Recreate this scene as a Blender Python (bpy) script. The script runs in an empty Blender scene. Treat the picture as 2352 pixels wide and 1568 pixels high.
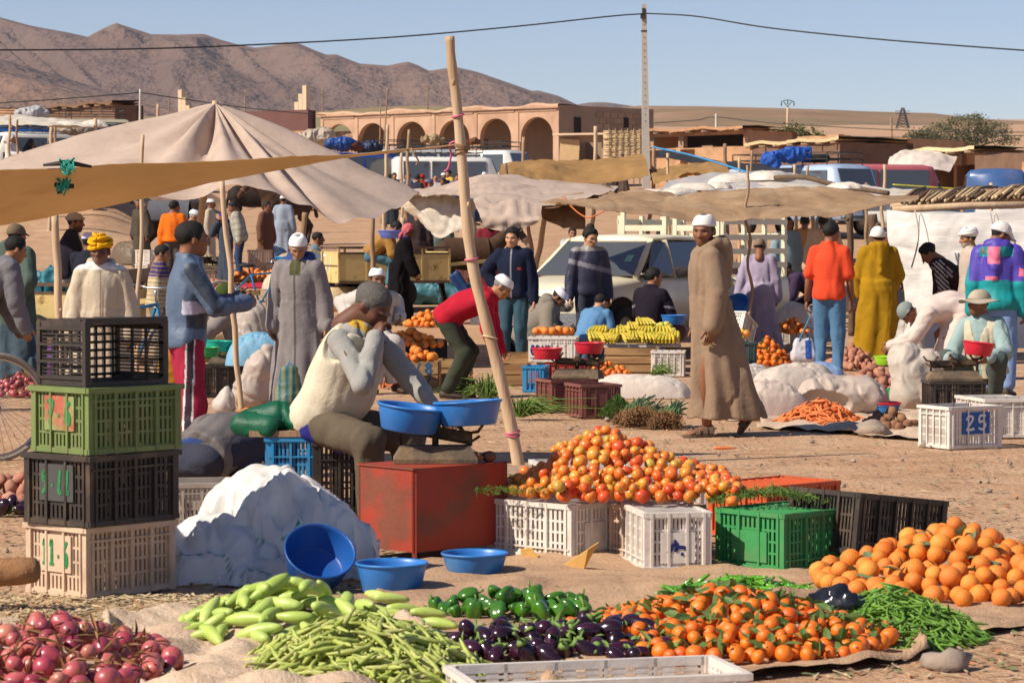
import bpy, bmesh, math, random
import numpy as np
from mathutils import Vector, Matrix, Euler
random.seed(7); RNG = np.random.default_rng(7)
SC = bpy.context.scene
COL = SC.collection
R = math.radians
PI = math.pi

# ------------------------------------------------------------------ camera
F_PX, W_PX, H_PX, HORIZ, CAM_H = 6400.0, 2352.0, 1568.0, 540.0, 1.52
PITCH = math.atan((H_PX/2-HORIZ)/F_PX)
cam = bpy.data.cameras.new('camera'); cam_o = bpy.data.objects.new('camera', cam); COL.objects.link(cam_o)
cam_o.location = (0, 0, CAM_H); cam_o.rotation_euler = (PI/2-PITCH, 0, 0)
cam.sensor_width = 36.0; cam.lens = F_PX/W_PX*36.0
cam.clip_start = 0.1; cam.clip_end = 30000
cam.dof.use_dof = True; cam.dof.focus_distance = 20.5; cam.dof.aperture_fstop = 11.0
SC.camera = cam_o

# ------------------------------------------------------------------ sun, sky, exposure
SUN_EL = R(41); SUN_AZ = (-0.90, -0.44)           # horizontal direction towards the sun (from the left, behind the camera)
_n = math.hypot(*SUN_AZ); SDIR = Vector((SUN_AZ[0]/_n*math.cos(SUN_EL), SUN_AZ[1]/_n*math.cos(SUN_EL), math.sin(SUN_EL)))
sun = bpy.data.lights.new('sun', 'SUN'); sun_o = bpy.data.objects.new('sun', sun); COL.objects.link(sun_o)
sun.energy = 4.9; sun.angle = R(0.53); sun.color = (1.0, 0.90, 0.76)
sun_o.rotation_euler = SDIR.to_track_quat('Z', 'Y').to_euler()
world = bpy.data.worlds.new('World'); SC.world = world; world.use_nodes = True
_nt = world.node_tree; _bg = _nt.nodes['Background']
sky = _nt.nodes.new('ShaderNodeTexSky'); sky.sky_type = 'NISHITA'; sky.sun_disc = False
sky.sun_elevation = SUN_EL; sky.sun_rotation = math.atan2(SDIR.x, SDIR.y)
sky.altitude = 1400; sky.air_density = 1.0; sky.dust_density = 0.2; sky.ozone_density = 3.6
_tint = _nt.nodes.new('ShaderNodeMix'); _tint.data_type = 'RGBA'; _tint.blend_type = 'MULTIPLY'; _tint.inputs[0].default_value = 1; _tint.inputs[7].default_value = (1.10, .99, 1.05, 1)
_nt.links.new(sky.outputs[0], _tint.inputs[6]); _nt.links.new(_tint.outputs[2], _bg.inputs[0]); _bg.inputs[1].default_value = 0.074
SC.view_settings.view_transform = 'Standard'; SC.view_settings.look = 'None'
SC.view_settings.exposure = 0.45; SC.view_settings.gamma = 1.0
SC.render.engine = 'CYCLES'; SC.cycles.use_denoising = True
SC.cycles.max_bounces = 6; SC.cycles.transparent_max_bounces = 8; SC.cycles.diffuse_bounces = 3
SC.cycles.caustics_reflective = False; SC.cycles.caustics_refractive = False

# ------------------------------------------------------------------ pixels to places (2352 x 1568 picture)
_cp, _sp = math.cos(PITCH), math.sin(PITCH)
def ray(px, py):
    dx = (px-W_PX/2)/F_PX; dy = (H_PX/2-py)/F_PX
    return Vector((dx, _cp+dy*_sp, -_sp+dy*_cp))
def at(px, py, Y):
    d = ray(px, py); t = Y/d.y
    return Vector((d.x*t, Y, CAM_H+d.z*t))
def gz(y):
    u = (y-46)/4.0
    return 0.042*4.0*(u if u > 30 else math.log1p(math.exp(u)))
def gp(px, py, z=0.0):
    "point of the ground (raised by z) seen at the pixel"
    d = ray(px, py); lo, hi = 2.0, 4000.0
    f = lambda Y: CAM_H+d.z*Y/d.y-gz(Y)-z
    if f(hi) > 0: return at(px, py, hi)
    for _ in range(60):
        m = (lo+hi)/2
        if f(m) > 0: lo = m
        else: hi = m
    return at(px, py, lo)
def gx(px, Y):
    "ground point at depth Y in the column of the pixel"
    p = at(px, HORIZ, Y); p.z = gz(Y); return p

# ------------------------------------------------------------------ noise
_LAT = RNG.random((32, 32, 32)).astype(np.float32)*2-1
def vnoise(P):
    P = np.asarray(P, np.float32); i = np.floor(P).astype(np.int64); f = P-i; f = f*f*(3-2*f); i &= 31; j = (i+1) & 31
    x0, y0, z0 = i[..., 0], i[..., 1], i[..., 2]; x1, y1, z1 = j[..., 0], j[..., 1], j[..., 2]
    fx, fy, fz = f[..., 0], f[..., 1], f[..., 2]; L = _LAT
    a = L[x0, y0, z0]*(1-fx)+L[x1, y0, z0]*fx; b = L[x0, y1, z0]*(1-fx)+L[x1, y1, z0]*fx
    c = L[x0, y0, z1]*(1-fx)+L[x1, y0, z1]*fx; d = L[x0, y1, z1]*(1-fx)+L[x1, y1, z1]*fx
    a = a*(1-fy)+b*fy; c = c*(1-fy)+d*fy
    return a*(1-fz)+c*fz
def fbm(P, o=4):
    P = np.asarray(P, np.float32); s = 0; a = 1.0
    for k in range(o):
        s = s+a*vnoise(P*(2.03**k)+k*7.3); a *= .5
    return s
def sstep(a, b, x):
    t = np.clip((x-a)/(b-a), 0, 1); return t*t*(3-2*t)

# ------------------------------------------------------------------ materials
MATS = {}
def srgb(r, g, b):
    f = lambda c: (c/255/12.92) if c/255 <= .04045 else ((c/255+.055)/1.055)**2.4
    return (f(r), f(g), f(b))
def hexc(h): return srgb(int(h[0:2], 16), int(h[2:4], 16), int(h[4:6], 16))
def M(name, col=(.5, .5, .5), rough=.8, var=.18, scale=6., bump=.15, bscale=30., attr=False, spec=.3, transl=0., rand=0.,
      metal=0., col2=None, c2scale=3., c2lo=.45, c2hi=.6, stretch=None, hue=0., coat=0., sss=0., bdist=.02):
    if name in MATS: return MATS[name]
    m = bpy.data.materials.new(name); m.use_nodes = True; nt = m.node_tree; N = nt.nodes; L = nt.links
    bs = N['Principled BSDF']; out = N['Material Output']
    tc = N.new('ShaderNodeTexCoord'); oi = N.new('ShaderNodeObjectInfo')
    mp = N.new('ShaderNodeMapping'); L.new(tc.outputs['Object'], mp.inputs[0])
    off = N.new('ShaderNodeVectorMath'); off.operation = 'SCALE'; L.new(oi.outputs['Random'], off.inputs['Scale']); off.inputs[0].default_value = (17, 31, 23)
    L.new(off.outputs[0], mp.inputs[1])
    if stretch: mp.inputs[3].default_value = stretch
    def noise(s, det=4, rg=.6):
        n = N.new('ShaderNodeTexNoise'); n.inputs['Scale'].default_value = s; n.inputs['Detail'].default_value = det
        n.inputs['Roughness'].default_value = rg; L.new(mp.outputs[0], n.inputs['Vector']); return n
    def mix(t, f, a, b):
        x = N.new('ShaderNodeMix'); x.data_type = 'RGBA'; x.blend_type = t
        for s, v in ((0, f), (6, a), (7, b)):
            if hasattr(v, 'links'): L.new(v, x.inputs[s])
            else: x.inputs[s].default_value = v if s == 0 else tuple(v)[:3]+(1,)
        return x.outputs[2]
    def ramp(src, lo, hi, a, b):
        r = N.new('ShaderNodeMapRange'); L.new(src, r.inputs[0])
        for k, v in zip((1, 2, 3, 4), (lo, hi, a, b)): r.inputs[k].default_value = v
        return r.outputs[0]
    if attr:
        at_ = N.new('ShaderNodeAttribute'); at_.attribute_name = 'Col'; c = at_.outputs['Color']
    else:
        rg = N.new('ShaderNodeRGB'); rg.outputs[0].default_value = tuple(col)+(1,); c = rg.outputs[0]
    if col2 is not None:
        c = mix('MIX', ramp(noise(c2scale, 5).outputs[0], c2lo, c2hi, 0, 1), c, col2)
    if var:
        g = ramp(noise(scale, 5).outputs[0], .25, .75, 1-var, 1+var)
        hs = N.new('ShaderNodeHueSaturation'); L.new(c, hs.inputs['Color']); L.new(g, hs.inputs['Value'])
        if rand or hue:
            v = N.new('ShaderNodeMath'); v.operation = 'MULTIPLY'; L.new(g, v.inputs[0]); L.new(ramp(oi.outputs['Random'], 0, 1, 1-rand, 1+rand), v.inputs[1])
            L.new(v.outputs[0], hs.inputs['Value'])
            w = N.new('ShaderNodeTexWhiteNoise'); w.noise_dimensions = '1D'; L.new(oi.outputs['Random'], w.inputs['W'])
            L.new(ramp(w.outputs[0], 0, 1, .5-hue, .5+hue), hs.inputs['Hue'])
        c = hs.outputs[0]
    L.new(c, bs.inputs['Base Color'])
    bs.inputs['Roughness'].default_value = rough; bs.inputs['Metallic'].default_value = metal
    bs.inputs['Specular IOR Level'].default_value = spec
    if coat: bs.inputs['Coat Weight'].default_value = coat; bs.inputs['Coat Roughness'].default_value = .12
    if sss:
        bs.inputs['Subsurface Weight'].default_value = sss; bs.inputs['Subsurface Radius'].default_value = (.02, .008, .004); bs.inputs['Subsurface Scale'].default_value = .5
    if bump:
        b = N.new('ShaderNodeBump'); b.inputs['Strength'].default_value = bump; b.inputs['Distance'].default_value = bdist
        L.new(noise(bscale, 4).outputs[0], b.inputs['Height']); L.new(b.outputs[0], bs.inputs['Normal'])
    if transl:
        t = N.new('ShaderNodeBsdfTranslucent'); L.new(c, t.inputs[0]); mx = N.new('ShaderNodeMixShader'); mx.inputs[0].default_value = transl
        L.new(bs.outputs[0], mx.inputs[1]); L.new(t.outputs[0], mx.inputs[2]); L.new(mx.outputs[0], out.inputs[0])
    MATS[name] = m
    return m
def glass(name, col, rough=.05):
    if name in MATS: return MATS[name]
    m = M(name, col, rough, 0, bump=0, spec=.9); return m

# ------------------------------------------------------------------ objects
def link(o, parent=None):
    COL.objects.link(o)
    if parent is not None: o.parent = parent
    return o
def tag(o, label=None, cat=None, group=None, kind=None):
    if label: o['label'] = label
    if cat: o['category'] = cat
    if group: o['group'] = group
    if kind: o['kind'] = kind
    return o
def empty(name, loc=(0, 0, 0), rz=0., label=None, cat=None, group=None, scale=1.):
    o = bpy.data.objects.new(name, None); o.empty_display_size = .1; COL.objects.link(o)
    o.location = loc; o.rotation_euler = (0, 0, rz); o.scale = (scale,)*3
    return tag(o, label, cat, group)
def to_mesh(name, V, Fc, mats=(), midx=None, smooth=True, cols=None):
    me = bpy.data.meshes.new(name)
    V = np.asarray(V, np.float32).reshape(-1, 3)
    if isinstance(Fc, np.ndarray) and Fc.ndim == 2:
        n = Fc.shape[1]; nf = len(Fc)
        me.vertices.add(len(V)); me.vertices.foreach_set('co', V.ravel())
        me.loops.add(nf*n); me.loops.foreach_set('vertex_index', Fc.astype(np.int32).ravel())
        me.polygons.add(nf); me.polygons.foreach_set('loop_start', np.arange(nf, dtype=np.int32)*n)
        me.update(calc_edges=True)
    else:
        me.from_pydata(V.tolist(), [], [tuple(int(i) for i in f) for f in Fc])
    for m in mats: me.materials.append(m)
    if midx is not None: me.polygons.foreach_set('material_index', np.asarray(midx, np.int32))
    if smooth: me.polygons.foreach_set('use_smooth', np.ones(len(me.polygons), bool))
    if cols is not None:
        a = me.attributes.new('Col', 'FLOAT_COLOR', 'POINT'); c = np.ones((len(V), 4), np.float32); c[:, :3] = cols
        a.data.foreach_set('color', c.ravel())
    me.update()
    return me
def ob(name, me, parent=None, loc=None, rot=None, scale=None):
    o = bpy.data.objects.new(name, me); link(o, parent)
    if loc is not None: o.location = loc
    if rot is not None: o.rotation_euler = rot
    if scale is not None: o.scale = scale if hasattr(scale, '__len__') else (scale,)*3
    return o
def copy_tree(o, parent=None):
    c = o.copy(); COL.objects.link(c); c.parent = parent
    for ch in o.children: copy_tree(ch, c)
    return c

class MB:
    "collects shapes for one mesh"
    def __init__(s): s.v = []; s.f = []; s.sm = []; s.n = 0
    def add(s, V, Fc, smooth=False):
        V = np.asarray(V, float).reshape(-1, 3); s.v.append(V)
        for q in Fc: s.f.append(tuple(int(i)+s.n for i in q)); s.sm.append(smooth)
        s.n += len(V); return s
    def box(s, c, d, rot=None, taper=1.0):
        x, y, z = np.array(d)/2.; t = taper
        V = np.array([(-x, -y, -z), (x, -y, -z), (x, y, -z), (-x, y, -z), (-x*t, -y*t, z), (x*t, -y*t, z), (x*t, y*t, z), (-x*t, y*t, z)])
        if rot is not None: V = V @ np.array(Euler(rot).to_matrix() if not isinstance(rot, Matrix) else rot).T
        return s.add(V+np.array(c), [(0, 3, 2, 1), (4, 5, 6, 7), (0, 1, 5, 4), (1, 2, 6, 5), (2, 3, 7, 6), (3, 0, 4, 7)])
    def bar(s, a, b, w, h=None, up=(0, 0, 1)):
        a = Vector(a); b = Vector(b); d = b-a; L = d.length; d.normalize(); u = Vector(up)
        if abs(d.dot(u)) > .98: u = Vector((0, 1, 0))
        r = d.cross(u).normalized(); u = r.cross(d); m = Matrix((r, d, u)).transposed()
        return s.box((a+b)/2, (w, L, h or w), m)
    def tube(s, pts, rad, n=8, cap=True, flat=1.0, jit=0.):
        P = [Vector(p) for p in pts]; k = len(P); rad = rad if hasattr(rad, '__len__') else [rad]*k
        V = []; up = Vector((0, 0, 1)); prev = None
        for i in range(k):
            t = (P[min(i+1, k-1)]-P[max(i-1, 0)])
            if t.length < 1e-9: t = Vector((0, 0, 1))
            t.normalize()
            if prev is None:
                a = t.cross(up if abs(t.dot(up)) < .9 else Vector((0, 1, 0))).normalized()
            else:
                a = (prev-t*prev.dot(t)).normalized()
            prev = a; b = t.cross(a)
            for j in range(n):
                th = 2*PI*j/n; rr = rad[i]*(1+(random.random()-.5)*2*jit)
                V.append(P[i]+(a*math.cos(th)+b*math.sin(th)*flat)*rr)
        Fc = [(i*n+j, i*n+(j+1) % n, (i+1)*n+(j+1) % n, (i+1)*n+j) for i in range(k-1) for j in range(n)]
        if cap: Fc += [tuple(range(n))[::-1], tuple((k-1)*n+j for j in range(n))]
        return s.add([tuple(v) for v in V], Fc, True)
    def lathe(s, prof, n=24, c=(0, 0, 0), rot=None, closed=False):
        V = []; k = len(prof)
        for r, z in prof:
            for j in range(n): V.append((r*math.cos(2*PI*j/n), r*math.sin(2*PI*j/n), z))
        Fc = [(i*n+j, i*n+(j+1) % n, (i+1)*n+(j+1) % n, (i+1)*n+j) for i in range(k-1) for j in range(n)]
        if prof[0][0] > 1e-6 and not closed: Fc.append(tuple(range(n))[::-1])
        if prof[-1][0] > 1e-6 and not closed: Fc.append(tuple((k-1)*n+j for j in range(n)))
        V = np.array(V)
        if rot is not None: V = V @ np.array(Euler(rot).to_matrix() if not isinstance(rot, Matrix) else rot).T
        return s.add(V+np.array(c), Fc, True)
    def ell(s, c, r, n=12, m=8, rot=None):
        V = [(0, 0, -1)]
        for i in range(1, m):
            a = -PI/2+PI*i/m
            for j in range(n): V.append((math.cos(a)*math.cos(2*PI*j/n), math.cos(a)*math.sin(2*PI*j/n), math.sin(a)))
        V.append((0, 0, 1)); V = np.array(V)*np.array(r if hasattr(r, '__len__') else (r,)*3)
        if rot is not None: V = V @ np.array(Euler(rot).to_matrix() if not isinstance(rot, Matrix) else rot).T
        Fc = [(0, 1+(j+1) % n, 1+j) for j in range(n)]
        Fc += [(1+i*n+j, 1+i*n+(j+1) % n, 1+(i+1)*n+(j+1) % n, 1+(i+1)*n+j) for i in range(m-2) for j in range(n)]
        b = 1+(m-2)*n; Fc += [(b+j, b+(j+1) % n, len(V)-1) for j in range(n)]
        return s.add(V+np.array(c), Fc, True)
    def prism(s, poly, z0, z1):
        "poly in xy, extruded along z"
        n = len(poly); V = [(x, y, z0) for x, y in poly]+[(x, y, z1) for x, y in poly]
        return s.add(V, [tuple(range(n))[::-1], tuple(range(n, 2*n))]+[(i, (i+1) % n, n+(i+1) % n, n+i) for i in range(n)])
    def grid(s, Pt, smooth=True, wrapu=False):
        "Pt[i][j] array of points"
        Pt = np.asarray(Pt, float); a, b = Pt.shape[:2]
        Fc = [(i*b+j, i*b+(j+1) % b, (i+1)*b+(j+1) % b, (i+1)*b+j) for i in range(a-1) for j in range(b if wrapu else b-1)]
        return s.add(Pt.reshape(-1, 3), Fc, smooth)
    def xf(s, m):
        m = np.array(m); s.v = [v @ m[:3, :3].T+m[:3, 3] for v in s.v]; return s
    def mesh(s, name, mat, smooth=None, cols=None):
        V = np.concatenate(s.v) if s.v else np.zeros((0, 3))
        me = to_mesh(name, V, s.f, (mat,), smooth=False, cols=cols(V) if callable(cols) else cols)
        me.polygons.foreach_set('use_smooth', np.array(s.sm if smooth is None else [smooth]*len(s.f), bool))
        return me
    def build(s, name, mat, parent=None, smooth=None, cols=None, loc=None, rot=None):
        return ob(name, s.mesh(name, mat, smooth, cols), parent, loc, rot)

def catmull(P, t):
    "P (k,3) control points, t array in 0..1"
    P = np.asarray(P, float); k = len(P); u = np.asarray(t)*(k-1); i = np.clip(np.floor(u).astype(int), 0, k-2); f = (u-i)[..., None]
    g = lambda j: P[np.clip(j, 0, k-1)]
    a, b, c, d = g(i-1), g(i), g(i+1), g(i+2)
    a = np.where((i == 0)[..., None], 2*b-c, a); d = np.where((i == k-2)[..., None], 2*c-b, d)
    return .5*(2*b+(c-a)*f+(2*a-5*b+4*c-d)*f*f+(3*b-a-3*c+d)*f**3)
def net(ctrl, nu, nv):
    "smooth surface through a control net [rows][cols] of points -> (nu,nv,3)"
    ctrl = np.array([[tuple(p) for p in r] for r in ctrl], float)
    A = np.stack([catmull(ctrl[:, j], np.linspace(0, 1, nu)) for j in range(ctrl.shape[1])], 1)
    return np.stack([catmull(A[i], np.linspace(0, 1, nv)) for i in range(nu)], 0)

# ------------------------------------------------------------------ distance fields -> one smooth mesh
def rcone(P, a, b, ra, rb):
    a = np.array(a, np.float32); b = np.array(b, np.float32); ab = b-a; L2 = float(ab @ ab)+1e-9
    t = np.clip(((P-a) @ ab)/L2, 0, 1)
    return np.linalg.norm(P-a-t[..., None]*ab, axis=-1)-(ra+(rb-ra)*t)
def rell(P, c, r, Rm=None):
    Q = P-np.array(c, np.float32)
    if Rm is not None: Q = Q @ np.array(Rm, np.float32)
    r = np.array(r, np.float32); k0 = np.linalg.norm(Q/r, axis=-1); k1 = np.linalg.norm(Q/(r*r), axis=-1)+1e-6
    return k0*(k0-1)/k1
def smin(a, b, k):
    if k <= 0: return np.minimum(a, b)
    h = np.clip(.5+.5*(b-a)/k, 0, 1); return b+(a-b)*h-k*h*(1-h)
class Field:
    def __init__(s, lo, hi, vox):
        s.ax = [np.arange(lo[i]-2*vox, hi[i]+3*vox, vox).astype(np.float32) for i in range(3)]
        s.D = np.full([len(a) for a in s.ax], 1., np.float32); s.vox = vox
    def sub(s, lo, hi, m):
        sl = tuple(slice(max(0, int(np.searchsorted(a, lo[i]-m))), max(0, int(np.searchsorted(a, hi[i]+m)))) for i, a in enumerate(s.ax))
        return sl, np.stack(np.meshgrid(*[a[q] for a, q in zip(s.ax, sl)], indexing='ij'), -1)
    def cone(s, a, b, ra, rb, k=.03, squash=None):
        lo = [min(a[i]-ra, b[i]-rb) for i in range(3)]; hi = [max(a[i]+ra, b[i]+rb) for i in range(3)]
        sl, P = s.sub(lo, hi, k+2*s.vox)
        if P.size: s.D[sl] = smin(s.D[sl], rcone(P, a, b, ra, rb), k)
    def ell(s, c, r, k=.03, Rm=None):
        m = max(r); sl, P = s.sub([x-m for x in c], [x+m for x in c], k+2*s.vox)
        if P.size: s.D[sl] = smin(s.D[sl], rell(P, c, r, Rm), k)
    def fn(s, f, lo, hi, k=.03):
        sl, P = s.sub(lo, hi, k+2*s.vox)
        if P.size: s.D[sl] = smin(s.D[sl], f(P), k)
    def disp(s, f, band=.06):
        i = np.nonzero(np.abs(s.D) < band); P = np.stack([s.ax[q][i[q]] for q in range(3)], -1); s.D[i] += f(P)
    def cut(s, nrm, d):
        "keep the side where nrm.p < d"
        n = np.array(nrm, np.float32); X, Y, Z = np.meshgrid(*s.ax, indexing='ij', sparse=True)
        s.D = np.maximum(s.D, (n[0]*X+n[1]*Y+n[2]*Z-d).astype(np.float32))
    def carve(s, f, lo, hi):
        sl, P = s.sub(lo, hi, 0)
        if P.size: s.D[sl] = np.maximum(s.D[sl], -f(P))
    def mesh(s):
        D = s.D; D[0] = D[-1] = 1; D[:, 0] = D[:, -1] = 1; D[:, :, 0] = D[:, :, -1] = 1
        S = D < 0; nx, ny, nz = D.shape
        c = np.zeros((nx-1, ny-1, nz-1), np.int8)
        for a in (0, 1):
            for b in (0, 1):
                for e in (0, 1): c += S[a:nx-1+a, b:ny-1+b, e:nz-1+e]
        act = np.nonzero((c > 0) & (c < 8)); n = len(act[0])
        if not n: return np.zeros((0, 3)), np.zeros((0, 4), int)
        idx = np.full(c.shape, -1, np.int64); idx[act] = np.arange(n)
        A = np.stack(act, -1); acc = np.zeros((n, 3)); cnt = np.zeros(n)
        val = {q: D[act[0]+q[0], act[1]+q[1], act[2]+q[2]] for q in [(a, b, e) for a in (0, 1) for b in (0, 1) for e in (0, 1)]}
        for ax in range(3):
            for u in (0, 1):
                for w in (0, 1):
                    q0 = [u, w]; q0.insert(ax, 0); q1 = [u, w]; q1.insert(ax, 1)
                    v0, v1 = val[tuple(q0)], val[tuple(q1)]; m = (v0 < 0) != (v1 < 0)
                    t = np.where(m, v0/np.where(m, v0-v1, 1), 0); p = np.array(q0, float)[None]+np.zeros((n, 3)); p[:, ax] = t
                    acc += p*m[:, None]; cnt += m
        G = A+acc/cnt[:, None]
        V = np.stack([s.ax[q][0]+G[:, q]*s.vox for q in range(3)], -1)
        Q = []
        for ax in range(3):
            sl0 = [slice(1, -1)]*3; sl1 = [slice(1, -1)]*3; sl0[ax] = slice(0, -1); sl1[ax] = slice(1, None)
            a0, a1 = S[tuple(sl0)], S[tuple(sl1)]; e = np.stack(np.nonzero(a0 != a1), -1)
            if not len(e): continue
            inside = a0[tuple(e.T)]; off = [1, 1, 1]; off[ax] = 0; e = e+np.array(off)
            o1, o2 = [(1, 2), (2, 0), (0, 1)][ax]
            def cell(d1, d2):
                x = e.copy(); x[:, o1] += d1; x[:, o2] += d2; return idx[x[:, 0], x[:, 1], x[:, 2]]
            q = np.stack([cell(-1, -1), cell(0, -1), cell(0, 0), cell(-1, 0)], -1)
            q[~inside] = q[~inside][:, ::-1]; Q.append(q)
        return V, np.concatenate(Q)
    def smooth(s, V, Fc, it=1):
        for _ in range(it):
            a = np.zeros_like(V); c = np.zeros(len(V))
            for i in range(4):
                j = Fc[:, (i+1) % 4]; np.add.at(a, Fc[:, i], V[j]); np.add.at(c, Fc[:, i], 1)
                np.add.at(a, j, V[Fc[:, i]]); np.add.at(c, j, 1)
            V = V*.5+.5*a/np.maximum(c, 1)[:, None]
        return V
# ------------------------------------------------------------------ people: skeleton by inverse kinematics, body and clothes as smooth surfaces
CLOTH = M('cloth', rough=.9, attr=True, var=.12, scale=7, bump=.22, bscale=50, spec=.12, bdist=.02)
SHINY = M('nylon', rough=.55, attr=True, var=.08, scale=8, bump=.2, bscale=18, spec=.4, bdist=.03)
SKIN = M('skin', rough=.55, attr=True, var=.08, scale=30, bump=.08, bscale=120, spec=.35, sss=.06)
HAIR = M('hair', rough=.7, attr=True, var=.3, scale=60, bump=.6, bscale=140, spec=.3, bdist=.01)
LEATHER = M('shoe_leather', rough=.6, attr=True, var=.2, scale=20, bump=.1)
A3 = lambda *v: np.array(v, float)
def ik(a, c, l1, l2, hint):
    a, c, hint = map(lambda q: np.array(q, float), (a, c, hint)); d = c-a; L = np.linalg.norm(d)+1e-9; dr = d/L
    if L > l1+l2-.004: L = l1+l2-.004; c = a+dr*L
    L = max(L, abs(l1-l2)+.02); x = (l1*l1-l2*l2+L*L)/(2*L); h = math.sqrt(max(l1*l1-x*x, 0))
    p = hint-dr*(hint @ dr); n = np.linalg.norm(p); p = p/n if n > 1e-6 else A3(0, 0, 1)
    return a+dr*x+p*h, c
def rotm(yaw=0, pitch=0, roll=0):
    return np.array(Matrix.Rotation(R(yaw), 3, 'Z') @ Matrix.Rotation(R(roll), 3, 'Y') @ Matrix.Rotation(R(-pitch), 3, 'X'))
def head_sdf(P):
    X = P*A3(1, 1, 1); X[..., 0] = np.abs(X[..., 0])
    d = rell(P, (0, -.014, .028), (.074, .094, .086))
    d = smin(d, rell(P, (0, .028, -.03), (.061, .064, .084)), .03)
    d = smin(d, rell(P, (0, .055, -.088), (.034, .03, .027)), .03)
    d = smin(d, rell(X, (.043, .052, -.02), (.022, .028, .02)), .02)
    d = smin(d, rell(X, (.028, .084, .02), (.026, .012, .008)), .014)
    d = smin(d, rcone(P, (0, .084, .010), (0, .107, -.028), .008, .0135), .012)
    d = smin(d, rell(X, (.014, .095, -.032), (.009, .011, .008)), .006)
    d = np.maximum(d, -(rell(X, (.031, .104, .001), (.017, .018, .011))-.0)) if False else smin(d, 9., 0)+.010*np.exp(-((X[..., 0]-.031)**2+(P[..., 2]-.001)**2)/(.0135**2))*(P[..., 1] > .03)
    d = smin(d, rell(P, (0, .086, -.058), (.023, .012, .006)), .008); d = smin(d, rell(P, (0, .084, -.070), (.019, .012, .006)), .008)
    d = smin(d, rell(X, (.077, -.012, -.008), (.010, .021, .033), rotm(0, 8, 0)), .008)
    d = smin(d, rcone(P, (0, -.022, -.06), (0, -.05, -.19), .053, .060), .03)
    return d
_HC = {}
def head_dirs(nu, nv, pmax=PI):
    th = np.linspace(0, pmax, nv); ph = np.linspace(0, 2*PI, nu, endpoint=False)
    return np.stack([np.sin(th)[:, None]*np.sin(ph)[None], np.sin(th)[:, None]*np.cos(ph)[None], np.cos(th)[:, None]+0*ph[None]], -1)
def head_trace(D):
    r = np.full(D.shape[:-1], .34)
    for _ in range(40): r = np.maximum(r-head_sdf(D*r[..., None])*.85, .01)
    return r
def head_grid(nu, nv):
    if (nu, nv) not in _HC:
        D = head_dirs(nu, nv); _HC[nu, nv] = (D, head_trace(D))
    return _HC[nu, nv]
def revgrid(mb, Pt, capend=False):
    "rows of rings, wrapped; first ring is a pole"
    a, b = Pt.shape[:2]
    Fc = [(i*b+j, (i+1)*b+j, (i+1)*b+(j+1) % b, i*b+(j+1) % b) for i in range(a-1) for j in range(b)]
    mb.add(Pt.reshape(-1, 3), Fc, True)
def do_hand(mb, w, d, n, side, curl=.5, sc=1.):
    "wrist, direction, palm normal, thumb side"
    d = d/np.linalg.norm(d); n = n-d*(n @ d); n = n/(np.linalg.norm(n)+1e-9); t = np.cross(d, n)*side
    m = np.stack([t, d, n], -1)
    mb.ell(w+d*.045*sc, (.043*sc, .055*sc, .017*sc), 10, 7, Matrix(m.tolist()))
    for i, (off, L) in enumerate(((.030, .072), (.011, .080), (-.009, .074), (-.028, .058))):
        p = w+d*.085*sc+t*off*sc; a = 0.15+curl*.5; pts = [p-d*.02*sc]; rr = [.0105*sc]
        for f in (.45, .32, .25):
            pts.append(pts[-1]+(d*math.cos(a)+n*math.sin(a)+t*off*.8)*L*f*1.15*sc); rr.append((.0095-.0012*len(rr))*sc); a += curl*.95
        mb.tube(pts, rr, 6)
    a = w+d*.02*sc+t*.032*sc; e = d*.75+t*.75+n*.25; e /= np.linalg.norm(e); g = d*.9+t*.25+n*.45*curl; g /= np.linalg.norm(g)
    mb.tube([a, a+e*.036*sc, a+e*.036*sc+g*.03*sc, a+e*.036*sc+g*.054*sc], [.014*sc, .0125*sc, .011*sc, .007*sc], 6)
def ring_tube(mb, P, r1, r2, fr, n=10):
    "tube with elliptic rings: r1 along fr[0], r2 along fr[1]"
    a = np.linspace(0, 2*PI, n, endpoint=False)
    Pt = np.stack([np.array(p)+np.cos(a)[:, None]*fr[0]*x+np.sin(a)[:, None]*fr[1]*y for p, x, y in zip(P, r1, r2)])
    k = len(P); Fc = [(i*n+j, i*n+(j+1) % n, (i+1)*n+(j+1) % n, (i+1)*n+j) for i in range(k-1) for j in range(n)]+[tuple(range(n))[::-1], tuple((k-1)*n+j for j in range(n))]
    mb.add(Pt.reshape(-1, 3), Fc, True)

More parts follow.
